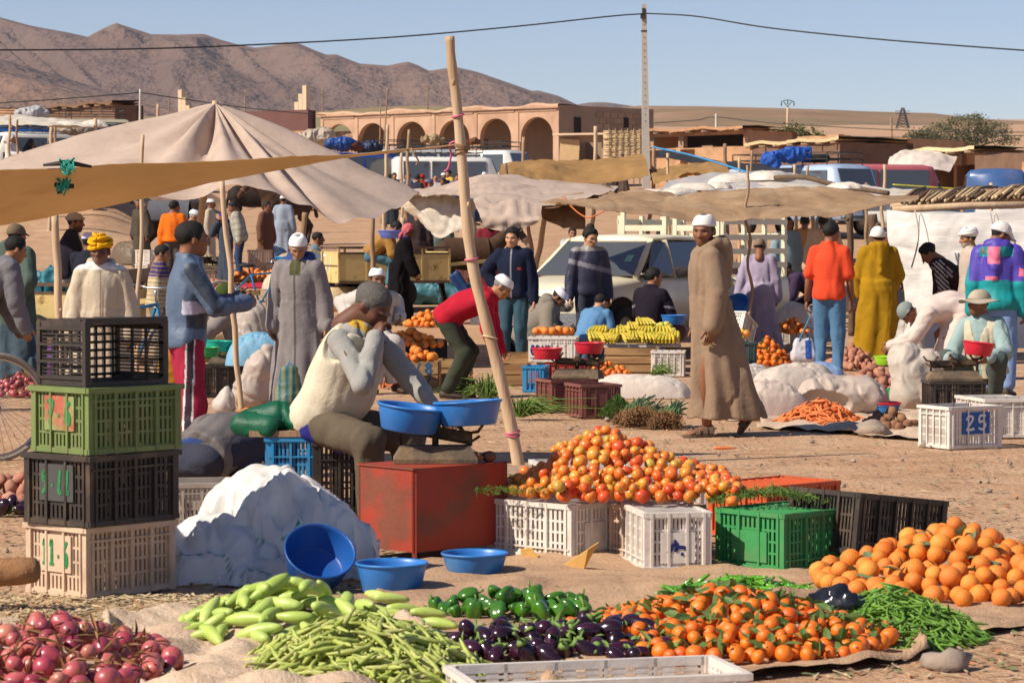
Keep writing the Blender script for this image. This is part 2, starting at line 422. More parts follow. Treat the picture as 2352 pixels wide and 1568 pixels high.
def hline(p):
    p = np.abs((np.asarray(p)+PI) % (2*PI)-PI); return np.radians(np.interp(np.degrees(p), (0, 32, 58, 72, 84, 100, 118, 140, 180), (46, 48, 60, 92, 96, 80, 98, 112, 117)))
SKINS = dict(dark=hexc('65402e'), brown=hexc('84563c'), tan=hexc('a0704e'), light=hexc('b98a68'))
PCOUNT = [0]
def person(loc, face=0, H=1.7, s=150, label='', group=None, pel=None, lean=3, roll=0, twist=0, hp=5, hy=0, hroll=0, hl=None, hr=None, el=None, er=None,
           fl=None, fr=None, kl=None, kr=None, skin='brown', hair='short', hairc=(.012, .010, .009), beard=None, wear=(), hat=None, shoes=(.05, .035, .025),
           seated=False, curl=.5, hands=True, barefoot=False, feet=True, name='person', seed=None, headscale=1.0, up_neck=.5):
    PCOUNT[0] += 1; sd = seed if seed is not None else PCOUNT[0]; rg = np.random.default_rng(sd)
    root = empty(name, loc, R(face)+PI, label, 'person', group, H/1.7)
    vox = min(max(1.25/(s*.435), .0085), .03); far = s < 110
    pel = A3(*(pel or (0, 0, .90))); Rt = rotm(twist, lean, roll); rt, ft, ut = Rt[:, 0], Rt[:, 1], Rt[:, 2]
    bend = max(0, lean-20)/60
    mid = pel+ut*.27-ft*.045*bend; neck = pel+ut*.525+ft*.02*bend; neck = neck-A3(0, 0, .03*bend)
    nd = ut*(1-up_neck)+A3(0, 0, 1)*up_neck; nd /= np.linalg.norm(nd)
    Rh = rotm(hy, hp, hroll); hc = neck+nd*.115+Rh[:, 1]*.03+A3(0, 0, .012)
    shl, shr = neck-ut*.075-rt*.158, neck-ut*.075+rt*.158
    feet_ = [fl or (-.10, 0, .08, 8, 0), fr or (.10, 0, .08, -8, 0)]
    hips = [pel-rt*.085-ut*.02, pel+rt*.085-ut*.02]; kn = []; an = []
    for q, (f, h, kk) in enumerate(zip(feet_, hips, (kl, kr))):
        k, a = ik(h, f[:3], .403, .403, kk or (0, 1, 0)); kn.append(k); an.append(a)
    hands_ = [hl or (-.26, .03, .76), hr or (.26, .03, .76)]; elb = []; wr = []
    for q, (h, sh, hint) in enumerate(zip(hands_, (shl, shr), (el, er))):
        e, w = ik(sh, h, .285, .255, hint or ((-.5, 1)[0]*(1 if q == 0 else -1), -1, -.2)); elb.append(e); wr.append(w)
    G = dict(pel=pel, mid=mid, neck=neck, rt=rt, ft=ft, ut=ut, shl=shl, shr=shr, el=elb, wr=wr, kn=kn, an=an, hips=hips)
    sk = np.array(SKINS[skin] if isinstance(skin, str) else skin)*(1+rg.uniform(-.08, .08))
    # ---- body
    mb = MB()
    nu, nv = (20, 16) if far else (44, 40)
    D, r = head_grid(nu, nv); hs = A3(*rg.uniform(.95, 1.05, 3))*headscale; HP = D*r[..., None]
    revgrid(mb, (HP*hs) @ Rh.T+hc); nhead = nu*nv
    fr2 = (rt, ft)
    ring_tube(mb, [pel-ut*.06, pel+ut*.04, mid, pel+ut*.42, neck-ut*.03, neck+ut*.02], [.15, .16, .14, .16, .08, .05], [.09, .10, .09, .11, .07, .05], fr2)
    for q in (0, 1):
        mb.tube([(shl, shr)[q], elb[q], wr[q]], [.05, .042, .028], 8)
        mb.tube([hips[q], kn[q], an[q]], [.075, .055, .038], 8)
        if hands:
            d = wr[q]-elb[q]; inward = rt*(1 if q == 0 else -1)+ft*.3
            c_ = curl if not hasattr(curl, '__len__') else curl[q]
            do_hand(mb, wr[q], d, inward, (-1, 1)[q] if True else 1, c_, 1.)
        f = feet_[q]; Rf = rotm(f[3], f[4] if len(f) > 4 else 0); c = an[q]
        pts = [c+Rf @ A3(0, y, z) for y, z in ((-.055, -.03), (-.05, -.035), (0, -.03), (.08, -.045), (.14, -.058), (.17, -.064))]
        ring_tube(mb, pts, (.02, .034, .036, .042, .04, .016), (.02, .034, .04, .03, .018, .01), (Rf[:, 0], Rf[:, 2]), 8)
    def skincol(V):
        c = np.tile(sk, (len(V), 1)); h = HP.reshape(-1, 3); ax = np.abs(h[:, 0]); fr_ = h[:, 1] > .05
        def paint(m, col): c[:nhead][m] = c[:nhead][m]*(1-.0)*0+np.array(col)
        if hair:
            pol = np.arccos(np.clip(h[:, 2]/np.linalg.norm(h, axis=1), -1, 1)); azi = np.arctan2(h[:, 0], h[:, 1]); ln = hline(azi); k_ = (sstep(R(13), R(-1), pol-ln)*.75*(ax < .08))[:, None]; c[:nhead] = c[:nhead]*(1-k_)+np.array(hairc)*k_
        lip = np.clip(1.3-((ax/.026)**2+((h[:, 2]+.064)/.011)**2), 0, 1)*fr_
        c[:nhead] = c[:nhead]*(1-lip[:, None]*.35)+np.array((.25, .07, .05))*lip[:, None]*.3
        if beard is not None:
            b = sstep(-.035, -.06, h[:, 2]+.25*np.maximum(0, .03-h[:, 1]))*(h[:, 1] > -.01)*(h[:, 2] > -.135)*(1-lip*.8)
            b = np.maximum(b, np.exp(-((h[:, 2]+.049)/.006)**2)*(ax < .03)*fr_)
            c[:nhead] = c[:nhead]*(1-b[:, None]*beard[3])+np.array(beard[:3])*b[:, None]*beard[3]
        eye = np.exp(-(((ax-.031)/.014)**2+((h[:, 2]-.0)/.006)**2)**2)*fr_
        brow = np.exp(-(((ax-.031)/.020)**2+((h[:, 2]-.023)/.0055)**2)**2)*fr_
        wht = np.exp(-(((np.abs(ax-.031)-.008)/.004)**2+((h[:, 2])/.004)**2))*fr_
        c[:nhead] = c[:nhead]*(1-.9*eye[:, None])+.012*eye[:, None]
        c[:nhead] = c[:nhead]*(1-.35*wht[:, None])+.3*.35*wht[:, None]
        c[:nhead] = c[:nhead]*(1-.8*brow[:, None])+np.array(hairc)*.8*brow[:, None]
        return c
    mb.build('body', SKIN, root, cols=skincol)
    # ---- clothes
    def emit(nm, fd, col, mat=CLOTH, it=1):
        V, Fc = fd.mesh()
        if not len(Fc): return
        V = fd.smooth(V, Fc, it); c = col(V, G) if callable(col) else np.tile(np.array(col), (len(V), 1))
        ob(nm, to_mesh(nm, V, Fc, (mat,), cols=c), root)
    def torso(fd, fit, Rm=Rt, belly=0.):
        fd.ell(pel+ut*.34, (.160+fit, .108+fit, .19), .05, Rm); fd.ell(mid-ut*.09+ft*belly, (.150+fit, .112+fit+belly, .20), .06, Rm)
        fd.ell(pel+ft*-.01, (.165+fit, .12+fit, .15), .06, Rm); fd.cone(shl+rt*.03, neck-ut*.035, .048+fit*.6, .07, .05); fd.cone(shr-rt*.03, neck-ut*.035, .048+fit*.6, .07, .05)
        fd.cone(neck-ut*.06, neck+ut*.01, .07, .058, .04)
    def arms(fd, fit, sl=1.0, flare=0.):
        for q in (0, 1):
            sh = (shl, shr)[q]; e = elb[q]; w = wr[q]
            if sl == 0: continue
            if sl < 0: fd.cone(sh, sh+(e-sh)*-sl, .050+fit, .056+fit, .035); continue
            fd.cone(sh, e, .050+fit, .045+fit+flare*.4, .014); fd.cone(e, e+(w-e)*sl, .045+fit+flare*.4, .034+fit*.8+flare, .012)
            if flare == 0 and sl > .9: fd.cone(w-(w-e)*.08, w, .040+fit*.6, .038+fit*.6, .01)
    allp = [pel, neck, shl, shr]+elb+wr; legp = [pel]+kn+an
    bb = lambda pts, m: ([min(p[i] for p in pts)-m for i in range(3)], [max(p[i] for p in pts)+m for i in range(3)])
    so = rg.uniform(0, 30, 3)
    def wrk(a1, a2):
        def f(P):
            Q = P @ np.stack([rt, ft, ut], -1)
            W = Q+.05*np.stack([vnoise(Q*6+so+9), vnoise(Q*6+so+19), vnoise(Q*6+so+5)], -1)
            cr = lambda n, w: np.exp(-(n/w)**2)
            return a1*.3*vnoise(Q*A3(5, 5, 3)+so)+a2*1.1*cr(vnoise(W*A3(8, 8, .9)+so), .26)+a2*.15*cr(vnoise(W*A3(5, 5, 9)+so+3), .09)+a2*.4*cr(vnoise(W*A3(16, 16, 1.8)+so+13), .26)-a2*.5
        return f
    for w in wear:
        k = w['k']; col = w['c']; fit = w.get('fit', .02); mt = w.get('mat', CLOTH)
        if k == 'top':
            fd = Field(*bb(allp, .18), vox); torso(fd, fit, belly=w.get('belly', 0)); hem = w.get('hem', .02)
            fd.cut(-ut, float(-ut @ pel)+hem); fd.cut(ut, float(ut @ neck)+.035); arms(fd, fit, w.get('sl', 1.0))
            if w.get('collar'):
                for q in (-1, 1):
                    fd.cone(neck+rt*.03*q+ft*.075-ut*.01, neck+rt*.075*q-ft*.01+ut*.015, .016, .018, .01); fd.cone(neck+rt*.075*q-ft*.01+ut*.015, neck-ft*.07+ut*.02, .018, .018, .01)
            if w.get('hood'): hood(fd, neck, rt, ft, ut)
            fd.disp(wrk(.006, .011)); emit(w.get('n', 'shirt'), fd, col, mt)
        elif k == 'vest':
            fd = Field(*bb([pel, neck, shl, shr], .2), vox); torso(fd, fit, belly=w.get('belly', 0)); fd.cut(-ut, float(-ut @ pel)+w.get('hem', .02)); fd.cut(ut, float(ut @ neck)-.02)
            for q in (0, 1):
                sh = (shl, shr)[q]; o_ = rt*(-1, 1)[q]; fd.carve(lambda P: rcone(P, sh+o_*.015-ut*.02, sh+o_*.2-ut*.05, .075, .12), *bb([sh, sh+o_*.2], .15))
            if w.get('open', 1):
                fd.carve(lambda P: np.maximum(np.abs((P-neck) @ rt)-.022-.07*np.clip(((P-neck) @ ut+.20)/.20, 0, 1), -((P-neck) @ ft)+.0), *bb([pel, neck], .3))
            fd.disp(wrk(.008, .011)); emit('vest', fd, col, mt)
        elif k == 'pants':
            fd = Field(*bb(legp, .16), vox); fd.ell(pel, (.148+fit*.3, .103+fit*.3, .13), .05, Rt); fd.cut(ut, float(ut @ pel)+.12)
            for q in (0, 1):
                fd.cone(hips[q], kn[q], .078+fit, .062+fit, .04); fd.cone(kn[q], an[q]+(kn[q]-an[q])*.10, .062+fit, .045+fit+w.get('flare', 0), .03)
            fd.disp(wrk(.006, .011)); emit(w.get('n', 'trousers'), fd, col, mt)
        elif k == 'robe':
            fd = Field(*bb(allp+legp, .24), vox); torso(fd, fit+.01, belly=w.get('belly', .0)); zh = w.get('hem', .09)
            if not seated:
                fc = (an[0]+an[1])/2; dx, dy = abs(an[0]-an[1])[:2]; hx, hy_ = w.get('rx', .20)+dx*.45, w.get('ry', .16)+dy*.42; zt = pel[2]+.12; c0 = pel-ft*.01
                nf = w.get('folds', 7); ph = rg.uniform(0, 6)
                def skirt(P):
                    t = np.clip((zt-P[..., 2])/(zt-zh), 0, 1); cx = c0[0]+(fc[0]-c0[0])*t; cy = c0[1]+(fc[1]-c0[1])*t
                    ax = .165+fit+(hx-.165-fit)*t**.8; ay = .125+fit+(hy_-.125-fit)*t**.8; X = (P[..., 0]-cx)/ax; Y = (P[..., 1]-cy)/ay
                    th = np.arctan2(Y, X); rho = np.sqrt(X*X+Y*Y)
                    fo = t*(.085*np.sin(nf*th+ph+2.5*t)+.05*np.sin((nf*2-3)*th-ph)+.03*np.sin((nf+4)*th+3*P[..., 2]))
                    d = (rho-1-fo)*np.minimum(ax, ay)*.85
                    return np.maximum(np.maximum(d, P[..., 2]-zt), zh-P[..., 2])
                fd.fn(skirt, [fc[0]-hx-.12, fc[1]-hy_-.12, zh-.02] if False else [min(fc[0]-hx, c0[0]-.3)-.05, min(fc[1]-hy_, c0[1]-.3)-.05, zh-.02], [max(fc[0]+hx, c0[0]+.3)+.05, max(fc[1]+hy_, c0[1]+.3)+.05, zt+.02], .05)
            else:
                for q in (0, 1):
                    fd.cone(hips[q], kn[q], .13, .10, .07); fd.cone(kn[q], an[q]+A3(0, 0, .05), .10, .12, .06)
                fd.cone((kn[0]+kn[1])/2, pel, .08, .14, .08)
                fd.cut((0, 0, -1), -max(zh, .03))
            fd.cut(ut, float(ut @ neck)+.03); arms(fd, fit+.012, w.get('sl', .96), w.get('flare', .03))
            if w.get('hood'): hood(fd, neck, rt, ft, ut)
            fd.disp(wrk(.006, .013)); emit('robe', fd, col, mt)
            if w.get('hood') == 'up': pass
        elif k == 'wrap':     # a thick cloth over the back and shoulders
            fd = Field(*bb(allp, .2), vox); torso(fd, fit+.02); fd.disp(wrk(.012, .01)); emit(w.get('n', 'shawl'), fd, col, mt)
    # ---- hair and headwear
    def shell(nm, line, off, mat, col, extra=None, nv2=14, top=None, nu2=None):
        n = nu2 or nu; ph = np.linspace(0, 2*PI, n, endpoint=False); tl = np.array([line(p) for p in ph]); t = np.linspace(0, 1, nv2)
        th = t[:, None]*tl[None]; D = np.stack([np.sin(th)*np.sin(ph)[None], np.sin(th)*np.cos(ph)[None], np.cos(th)], -1); rr = head_trace(D)
        o = off(t[:, None]+0*th, ph[None]+0*th, D) if callable(off) else off; P = D*(rr+o)[..., None]
        if top is not None: P[..., 2] = np.where(P[..., 2] > top, top+(P[..., 2]-top)*.25, P[..., 2])
        P = np.concatenate([P, (D[-1:]*(rr[-1:]-.012)[..., None])])
        b = MB(); revgrid(b, (P*hs) @ Rh.T+hc)
        if extra: extra(b)
        V = np.concatenate(b.v); c = col(V) if callable(col) else np.tile(np.array(col), (len(V), 1))
        return b.build(nm, mat, root, cols=c)
    hl_ = lambda p, f, b, sd_: (f+(b-f)*(.5-.5*math.cos(p)))-sd_*math.sin(p)**2        # polar angle of an edge: front, back, side lift
    TB = lambda p: (Rh @ (np.array(p)*hs))+hc
    if hair and hat not in ('turban', 'scarf'):
        th = {'short': .010, 'curly': .022, 'crop': .005}.get(hair, .01) if not hat else .003
        nz = rg.uniform(0, 20)
        shell('hair', lambda p: float(hline(p)), lambda t, ph, D: th*(1+.3*vnoise(D*9+nz)+.35*vnoise(D*23+nz))*np.clip((1.0-t)*3.2, .05, 1), HAIR, hairc)
    if hat:
        hk = hat if isinstance(hat, str) else hat[0]; hcx = (.8, .8, .78) if isinstance(hat, str) else hat[1]
        if hk == 'kufi':
            shell('skullcap', lambda p: hl_(p, R(62), R(78), 0), .014, CLOTH, hcx, top=.108)
        elif hk == 'knit':
            shell('knit_cap', lambda p: hl_(p, R(66), R(98), 0), .014, CLOTH, hcx, top=.125)
        elif hk == 'turban':
            def wraps(b):
                for i in range(7):
                    a = np.linspace(0, 2*PI, 25); tl = rg.uniform(-.35, .35); ph = rg.uniform(0, 6); zz = .058+.012*i
                    rad = .098-.0018*i*i; pts = [TB((rad*.92*math.sin(x), rad*1.12*math.cos(x)-.012, zz+tl*.10*math.sin(x+ph))) for x in a]
                    b.tube(pts, .021, 7, flat=.8)
            shell('turban', lambda p: hl_(p, R(58), R(84), 0), .018, CLOTH, hcx, extra=wraps)
        elif hk == 'cap':
            def visor(b):
                Pt = []
                for v in np.linspace(0, 1, 5):
                    Pt.append([TB((.072*math.sin(a)*(1+.0*v), .085*math.cos(a)+.008+.075*v*math.cos(a*.7), .040-.022*v-.02*abs(math.sin(a))**2)) for a in np.linspace(-1.15, 1.15, 11)])
                b.grid(Pt); b.grid(np.array(Pt)+A3(0, 0, .006))
            shell('cap', lambda p: hl_(p, R(62), R(88), 0), .014, CLOTH, hcx, extra=visor)
        elif hk == 'hat':
            def brim(b):
                Pt = [[TB(((.088+w_*.085)*math.sin(a), (.105+w_*.085)*math.cos(a)-.012, .035-.012*w_-.018*w_*abs(math.sin(a)) + .012*math.sin(3*a+1)*w_)) for a in np.linspace(0, 2*PI, 29)] for w_ in np.linspace(-.08, 1, 6)]
                b.grid(Pt); b.grid(np.array(Pt)+A3(0, 0, .005))
            shell('sun_hat', lambda p: hl_(p, R(66), R(82), 0), .018, CLOTH, hcx, extra=brim, top=.125)
        elif hk == 'pakol':
            def roll_(b):
                a = np.linspace(0, 2*PI, 25); b.tube([TB((.089*math.sin(x), .108*math.cos(x)-.012, .045+.004*math.cos(x))) for x in a], .017, 8)
            shell('rolled_cap', lambda p: hl_(p, R(66), R(84), 0), .014, CLOTH, hcx, extra=roll_, top=.105)
        elif hk == 'scarf':
            def tail(b):
                b.tube([TB((0, -.09, -.03)), TB((.01, -.13, -.09)), TB((.015, -.14, -.16))], [.03, .035, .02], 8)
            shell('headscarf', lambda p: hl_(p, R(56), R(150), R(8)), lambda t, ph, D: .014+.008*vnoise(D*9+3), CLOTH, hcx, extra=tail)
        elif hk == 'hood':
            shell('hood', lambda p: hl_(p, R(46), R(165), R(-22)), lambda t, ph, D: .022+.05*np.clip(D[..., 2], 0, 1)**3*np.clip(-D[..., 1]+.6, 0, 1), CLOTH, hcx)
    # ---- shoes
    if feet and not barefoot:
        for q in (0, 1):
            f = feet_[q]; Rf = rotm(f[3], f[4] if len(f) > 4 else 0); c = an[q]; b = MB()
            pts = [c+Rf @ A3(0, y, z) for y, z in ((-.072, -.045), (-.066, -.038), (-.02, -.036), (.06, -.046), (.14, -.056), (.185, -.062), (.2, -.066))]
            ring_tube(b, pts, (.02, .038, .043, .047, .047, .036, .015), (.02, .040, .042, .034, .024, .018, .01), (Rf[:, 0], Rf[:, 2]), 10)
            b.build('shoe', LEATHER, root, cols=lambda V: np.tile(np.array(shoes), (len(V), 1)))
    elif feet and barefoot == 'sandal':
        for q in (0, 1):
            f = feet_[q]; Rf = rotm(f[3], f[4] if len(f) > 4 else 0); c = an[q]; b = MB(); T = lambda y, x, z: c+Rf @ A3(x, y, z)
            out_ = [(-.075, -.02), (-.075, .02), (-.03, .038), (.06, .045), (.15, .046), (.2, .025), (.2, -.025), (.15, -.046), (.06, -.045), (-.03, -.038)]
            V = [T(y, x, -.082) for y, x in out_]+[T(y, x, -.066) for y, x in out_]; n = len(out_)
            b.add(V, [tuple(range(n)), tuple(range(n, 2*n))[::-1]]+[(i, n+i, n+(i+1) % n, (i+1) % n) for i in range(n)])
            for y, h in ((.09, -.018), (.03, .0), (-.02, .01)):
                a = np.linspace(-1.5, 1.5, 9); Pt = [[T(y+dy_, .05*math.sin(x), -.07+(h+.07)*math.cos(x)+.004) for x in a] for dy_ in (-.018, .018)]; b.grid(Pt)
            b.build('sandal', LEATHER, root, cols=lambda V: np.tile(np.array(shoes), (len(V), 1)))
    return root
def hood(fd, neck, rt, ft, ut):
    "a hood lying on the back and round the neck"
    p = [neck+ft*.10-ut*.10, neck+rt*.10+ft*.03-ut*.02, neck+rt*.085-ft*.07+ut*.025, neck-ft*.125+ut*.02]
    for q in (-1, 1):
        m = [x-rt*(1-q)*((x-neck) @ rt) for x in p]
        for a, b, ra, rb in ((m[0], m[1], .02, .035), (m[1], m[2], .035, .042), (m[2], m[3], .042, .045)): fd.cone(a, b, ra, rb, .02)
        fd.cone(neck+rt*.06*q-ft*.12+ut*.0, neck-ft*.165-ut*.30, .06, .018, .03)
    fd.cone(neck-ft*.13+ut*.005, neck-ft*.17-ut*.20, .065, .035, .03)
# ------------------------------------------------------------------ ground, hills, mountains
DIRT = M('dirt', (.42, .25, .145), .95, .2, 3.5, .9, 22, col2=(.49, .32, .20), c2scale=1.3, c2lo=.4, c2hi=.66, spec=.1, bdist=.03)
def ground():
    ys = np.concatenate([np.linspace(2, 60, 90), np.geomspace(62, 5200, 70)]); us = np.linspace(-1, 1, 61)
    P = np.zeros((len(ys), len(us), 3))
    for i, y in enumerate(ys):
        w = max(30, y*.42); P[i, :, 0] = us*w; P[i, :, 1] = y; P[i, :, 2] = gz(y)
    P[..., 2] += np.where(P[..., 1] > 60, 0.25*fbm(P*A3(.02, .02, 0), 3)*np.clip((P[..., 1]-60)/60, 0, 3), -.008-.008*fbm(P*A3(.8, .8, 0)))
    b = MB(); b.grid(P); o = b.build('ground', DIRT); tag(o, 'trodden reddish tan earth of the market place', kind='structure')
ROCK = M('mountain_rock', (.205, .122, .085), .95, .2, .007, 1., .024, col2=(.145, .095, .078), c2scale=.0022, c2lo=.4, c2hi=.62, spec=.05, bdist=24)
HILLM = M('hill_scrub', (.27, .165, .10), .95, .2, .02, .6, .12, col2=(.215, .15, .085), c2scale=.006, c2lo=.42, c2hi=.58, spec=.05, bdist=2)
def range_(name, sil, Y, depth, mat, label, spur=0., amp=0., nx=220, nv=70, seed=0., base=None, fq=1.):
    "a ridge whose skyline follows the pixels sil, running down towards the viewer with spurs and gullies"
    px = np.array([p[0] for p in sil]); py = np.array([p[1] for p in sil]); xs = np.linspace(px[0], px[-1], nx)
    zt = np.array([at(x, np.interp(x, px, py), Y).z for x in xs]); X = (xs-W_PX/2)/F_PX*Y
    P = np.zeros((nv, nx, 3)); base = gz(Y-depth)-4 if base is None else base
    for i, v in enumerate(np.linspace(-.25, 1, nv)):
        if v < 0:
            P[i] = np.stack([X, X*0+Y-v*depth, zt+v*(zt-base)*1.2], -1); continue
        z0 = np.interp(X-spur*v*depth, X, zt, left=zt[0], right=zt[-1]); y = Y-v*depth
        q = np.stack([X-spur*v*depth, np.full(nx, y*.55), X*0+seed], -1)
        g = (1-np.abs(vnoise(q*A3(.0045, .0012, 1)*fq))*1.9)+.55*(1-np.abs(vnoise(q*A3(.011, .0035, 1)*fq+5))*2)+.3*(1-2*np.abs(vnoise(q*A3(.028, .012, 1)*fq+9)))
        prof = (1-v)**1.25; z = base+(z0-base)*prof+amp*g*math.sin(PI*min(v*1.15, 1))**.8*np.clip((zt-base)/(.55*(zt.max()-base)+1e-6), 0, 1); z = np.minimum(z, CAM_H+(zt-CAM_H)*y/Y-amp*.08*v)
        y2 = y+amp*1.2*vnoise(q*A3(.006, .004, 1)*fq+3)*v*(1-v)
        P[i] = np.stack([X*(y/Y), np.full(nx, 1.)*y2, z], -1)
    b = MB(); b.grid(P[:, ::-1]); tag(b.build(name, mat), label, kind='structure')
ground()
SIL = [(-260, 20), (0, 39), (73, 59), (160, 75), (205, 85), (235, 68), (270, 53), (310, 66), (350, 79), (410, 80), (470, 78), (510, 92), (550, 103), (588, 110), (625, 106), (658, 97), (688, 100),
       (720, 114), (751, 126), (773, 125), (826, 146), (891, 151), (915, 146), (938, 142), (960, 150), (986, 163), (1020, 158), (1051, 155), (1095, 165), (1138, 180), (1176, 193), (1221, 209), (1236, 208), (1281, 220), (1330, 243), (1400, 262), (1470, 268), (1700, 272)]
range_('mountain', SIL, 3900, 1250, ROCK, 'rugged brown mountain range with gullied slopes', .30, 58, 300, 100, 1.5)
range_('mountain', [(-300, 95), (-60, 118), (60, 150), (150, 178), (260, 212), (360, 236), (460, 262), (560, 272)], 2700, 420, ROCK, 'lower dark mountain spur at the foot of the range', .3, 12, 120, 40, 3.3)
range_('mountain', [(1200, 262), (1300, 245), (1351, 235), (1389, 234), (1441, 241), (1500, 250), (1600, 262)], 4600, 500, ROCK, 'small far summit behind the flat hill', .1, 5, 60, 24, 7.)
range_('hill', [(1250, 262), (1380, 252), (1470, 243), (1600, 244), (1764, 248), (1900, 252), (1989, 256), (2139, 260), (2190, 266), (2239, 273), (2352, 279), (2500, 284), (2700, 290)], 1500, 700, HILLM, 'long flat-topped scrub hill', .1, 3.2, 160, 40, 2.2)
GREEN = M('green_slope', (.21, .185, .085), .95, .2, .03, .5, .2, col2=(.26, .185, .10), c2scale=.012, spec=.05, bdist=1)
range_('hill', [(-200, 275), (250, 268), (480, 262), (700, 256), (850, 245), (950, 240), (1060, 243), (1200, 247), (1320, 250), (1480, 262)], 800, 420, GREEN, 'low grassy rise below the mountains', .1, .5, 100, 24, 4.)

# ------------------------------------------------------------------ buildings
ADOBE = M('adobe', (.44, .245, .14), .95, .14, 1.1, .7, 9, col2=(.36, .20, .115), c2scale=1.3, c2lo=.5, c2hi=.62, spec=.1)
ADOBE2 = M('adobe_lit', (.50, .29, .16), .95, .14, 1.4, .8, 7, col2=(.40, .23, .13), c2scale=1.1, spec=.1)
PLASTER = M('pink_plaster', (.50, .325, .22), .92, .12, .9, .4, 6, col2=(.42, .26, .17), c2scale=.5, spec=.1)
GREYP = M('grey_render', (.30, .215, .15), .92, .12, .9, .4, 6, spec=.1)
PURPLE = M('purple_render', (.15, .075, .065), .9, .1, 1, .3, 6, spec=.1)
CREAMP = M('cream_render', (.62, .47, .32), .9, .1, 1, .3, 6, spec=.1)
BLOCKM = M('cinder_block', (.33, .22, .15), .95, .15, 3, .4, 20, spec=.1, rand=.15)
WOOD = M('wood', (.36, .235, .14), .85, .25, 7, .4, 30, stretch=(1, 1, .12), spec=.2, col2=(.24, .15, .09), c2scale=6)
PALE = M('pale_wood', (.52, .37, .235), .75, .16, 6, .35, 24, stretch=(1, 1, .1), spec=.2, col2=(.42, .275, .16), c2scale=7, c2lo=.5, c2hi=.66)
DARKW = M('dark_wood', (.13, .085, .055), .9, .25, 8, .4, 30, spec=.15)
STRAW = M('straw', (.55, .42, .24), .9, .25, 10, .3, 40, rand=.2, spec=.1)
CONC = M('concrete', (.44, .40, .35), .9, .1, 3, .3, 30, spec=.15)
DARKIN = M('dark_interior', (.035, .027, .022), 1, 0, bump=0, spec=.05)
IRON = M('iron', (.05, .045, .042), .6, .25, 12, .2, 40, metal=.4)
def frame2(A, B):
    "local x from A to B on plan, y pointing away from the viewer, z up"
    A, B = Vector(A), Vector(B); d = Vector((B.x-A.x, B.y-A.y, 0)); L = d.length; d.normalize(); n = Vector((-d.y, d.x, 0))
    m = Matrix.Identity(4)
    for i, v in enumerate((d, n, Vector((0, 0, 1)), Vector((A.x, A.y, 0)))): m[0][i], m[1][i], m[2][i] = v
    return m, L
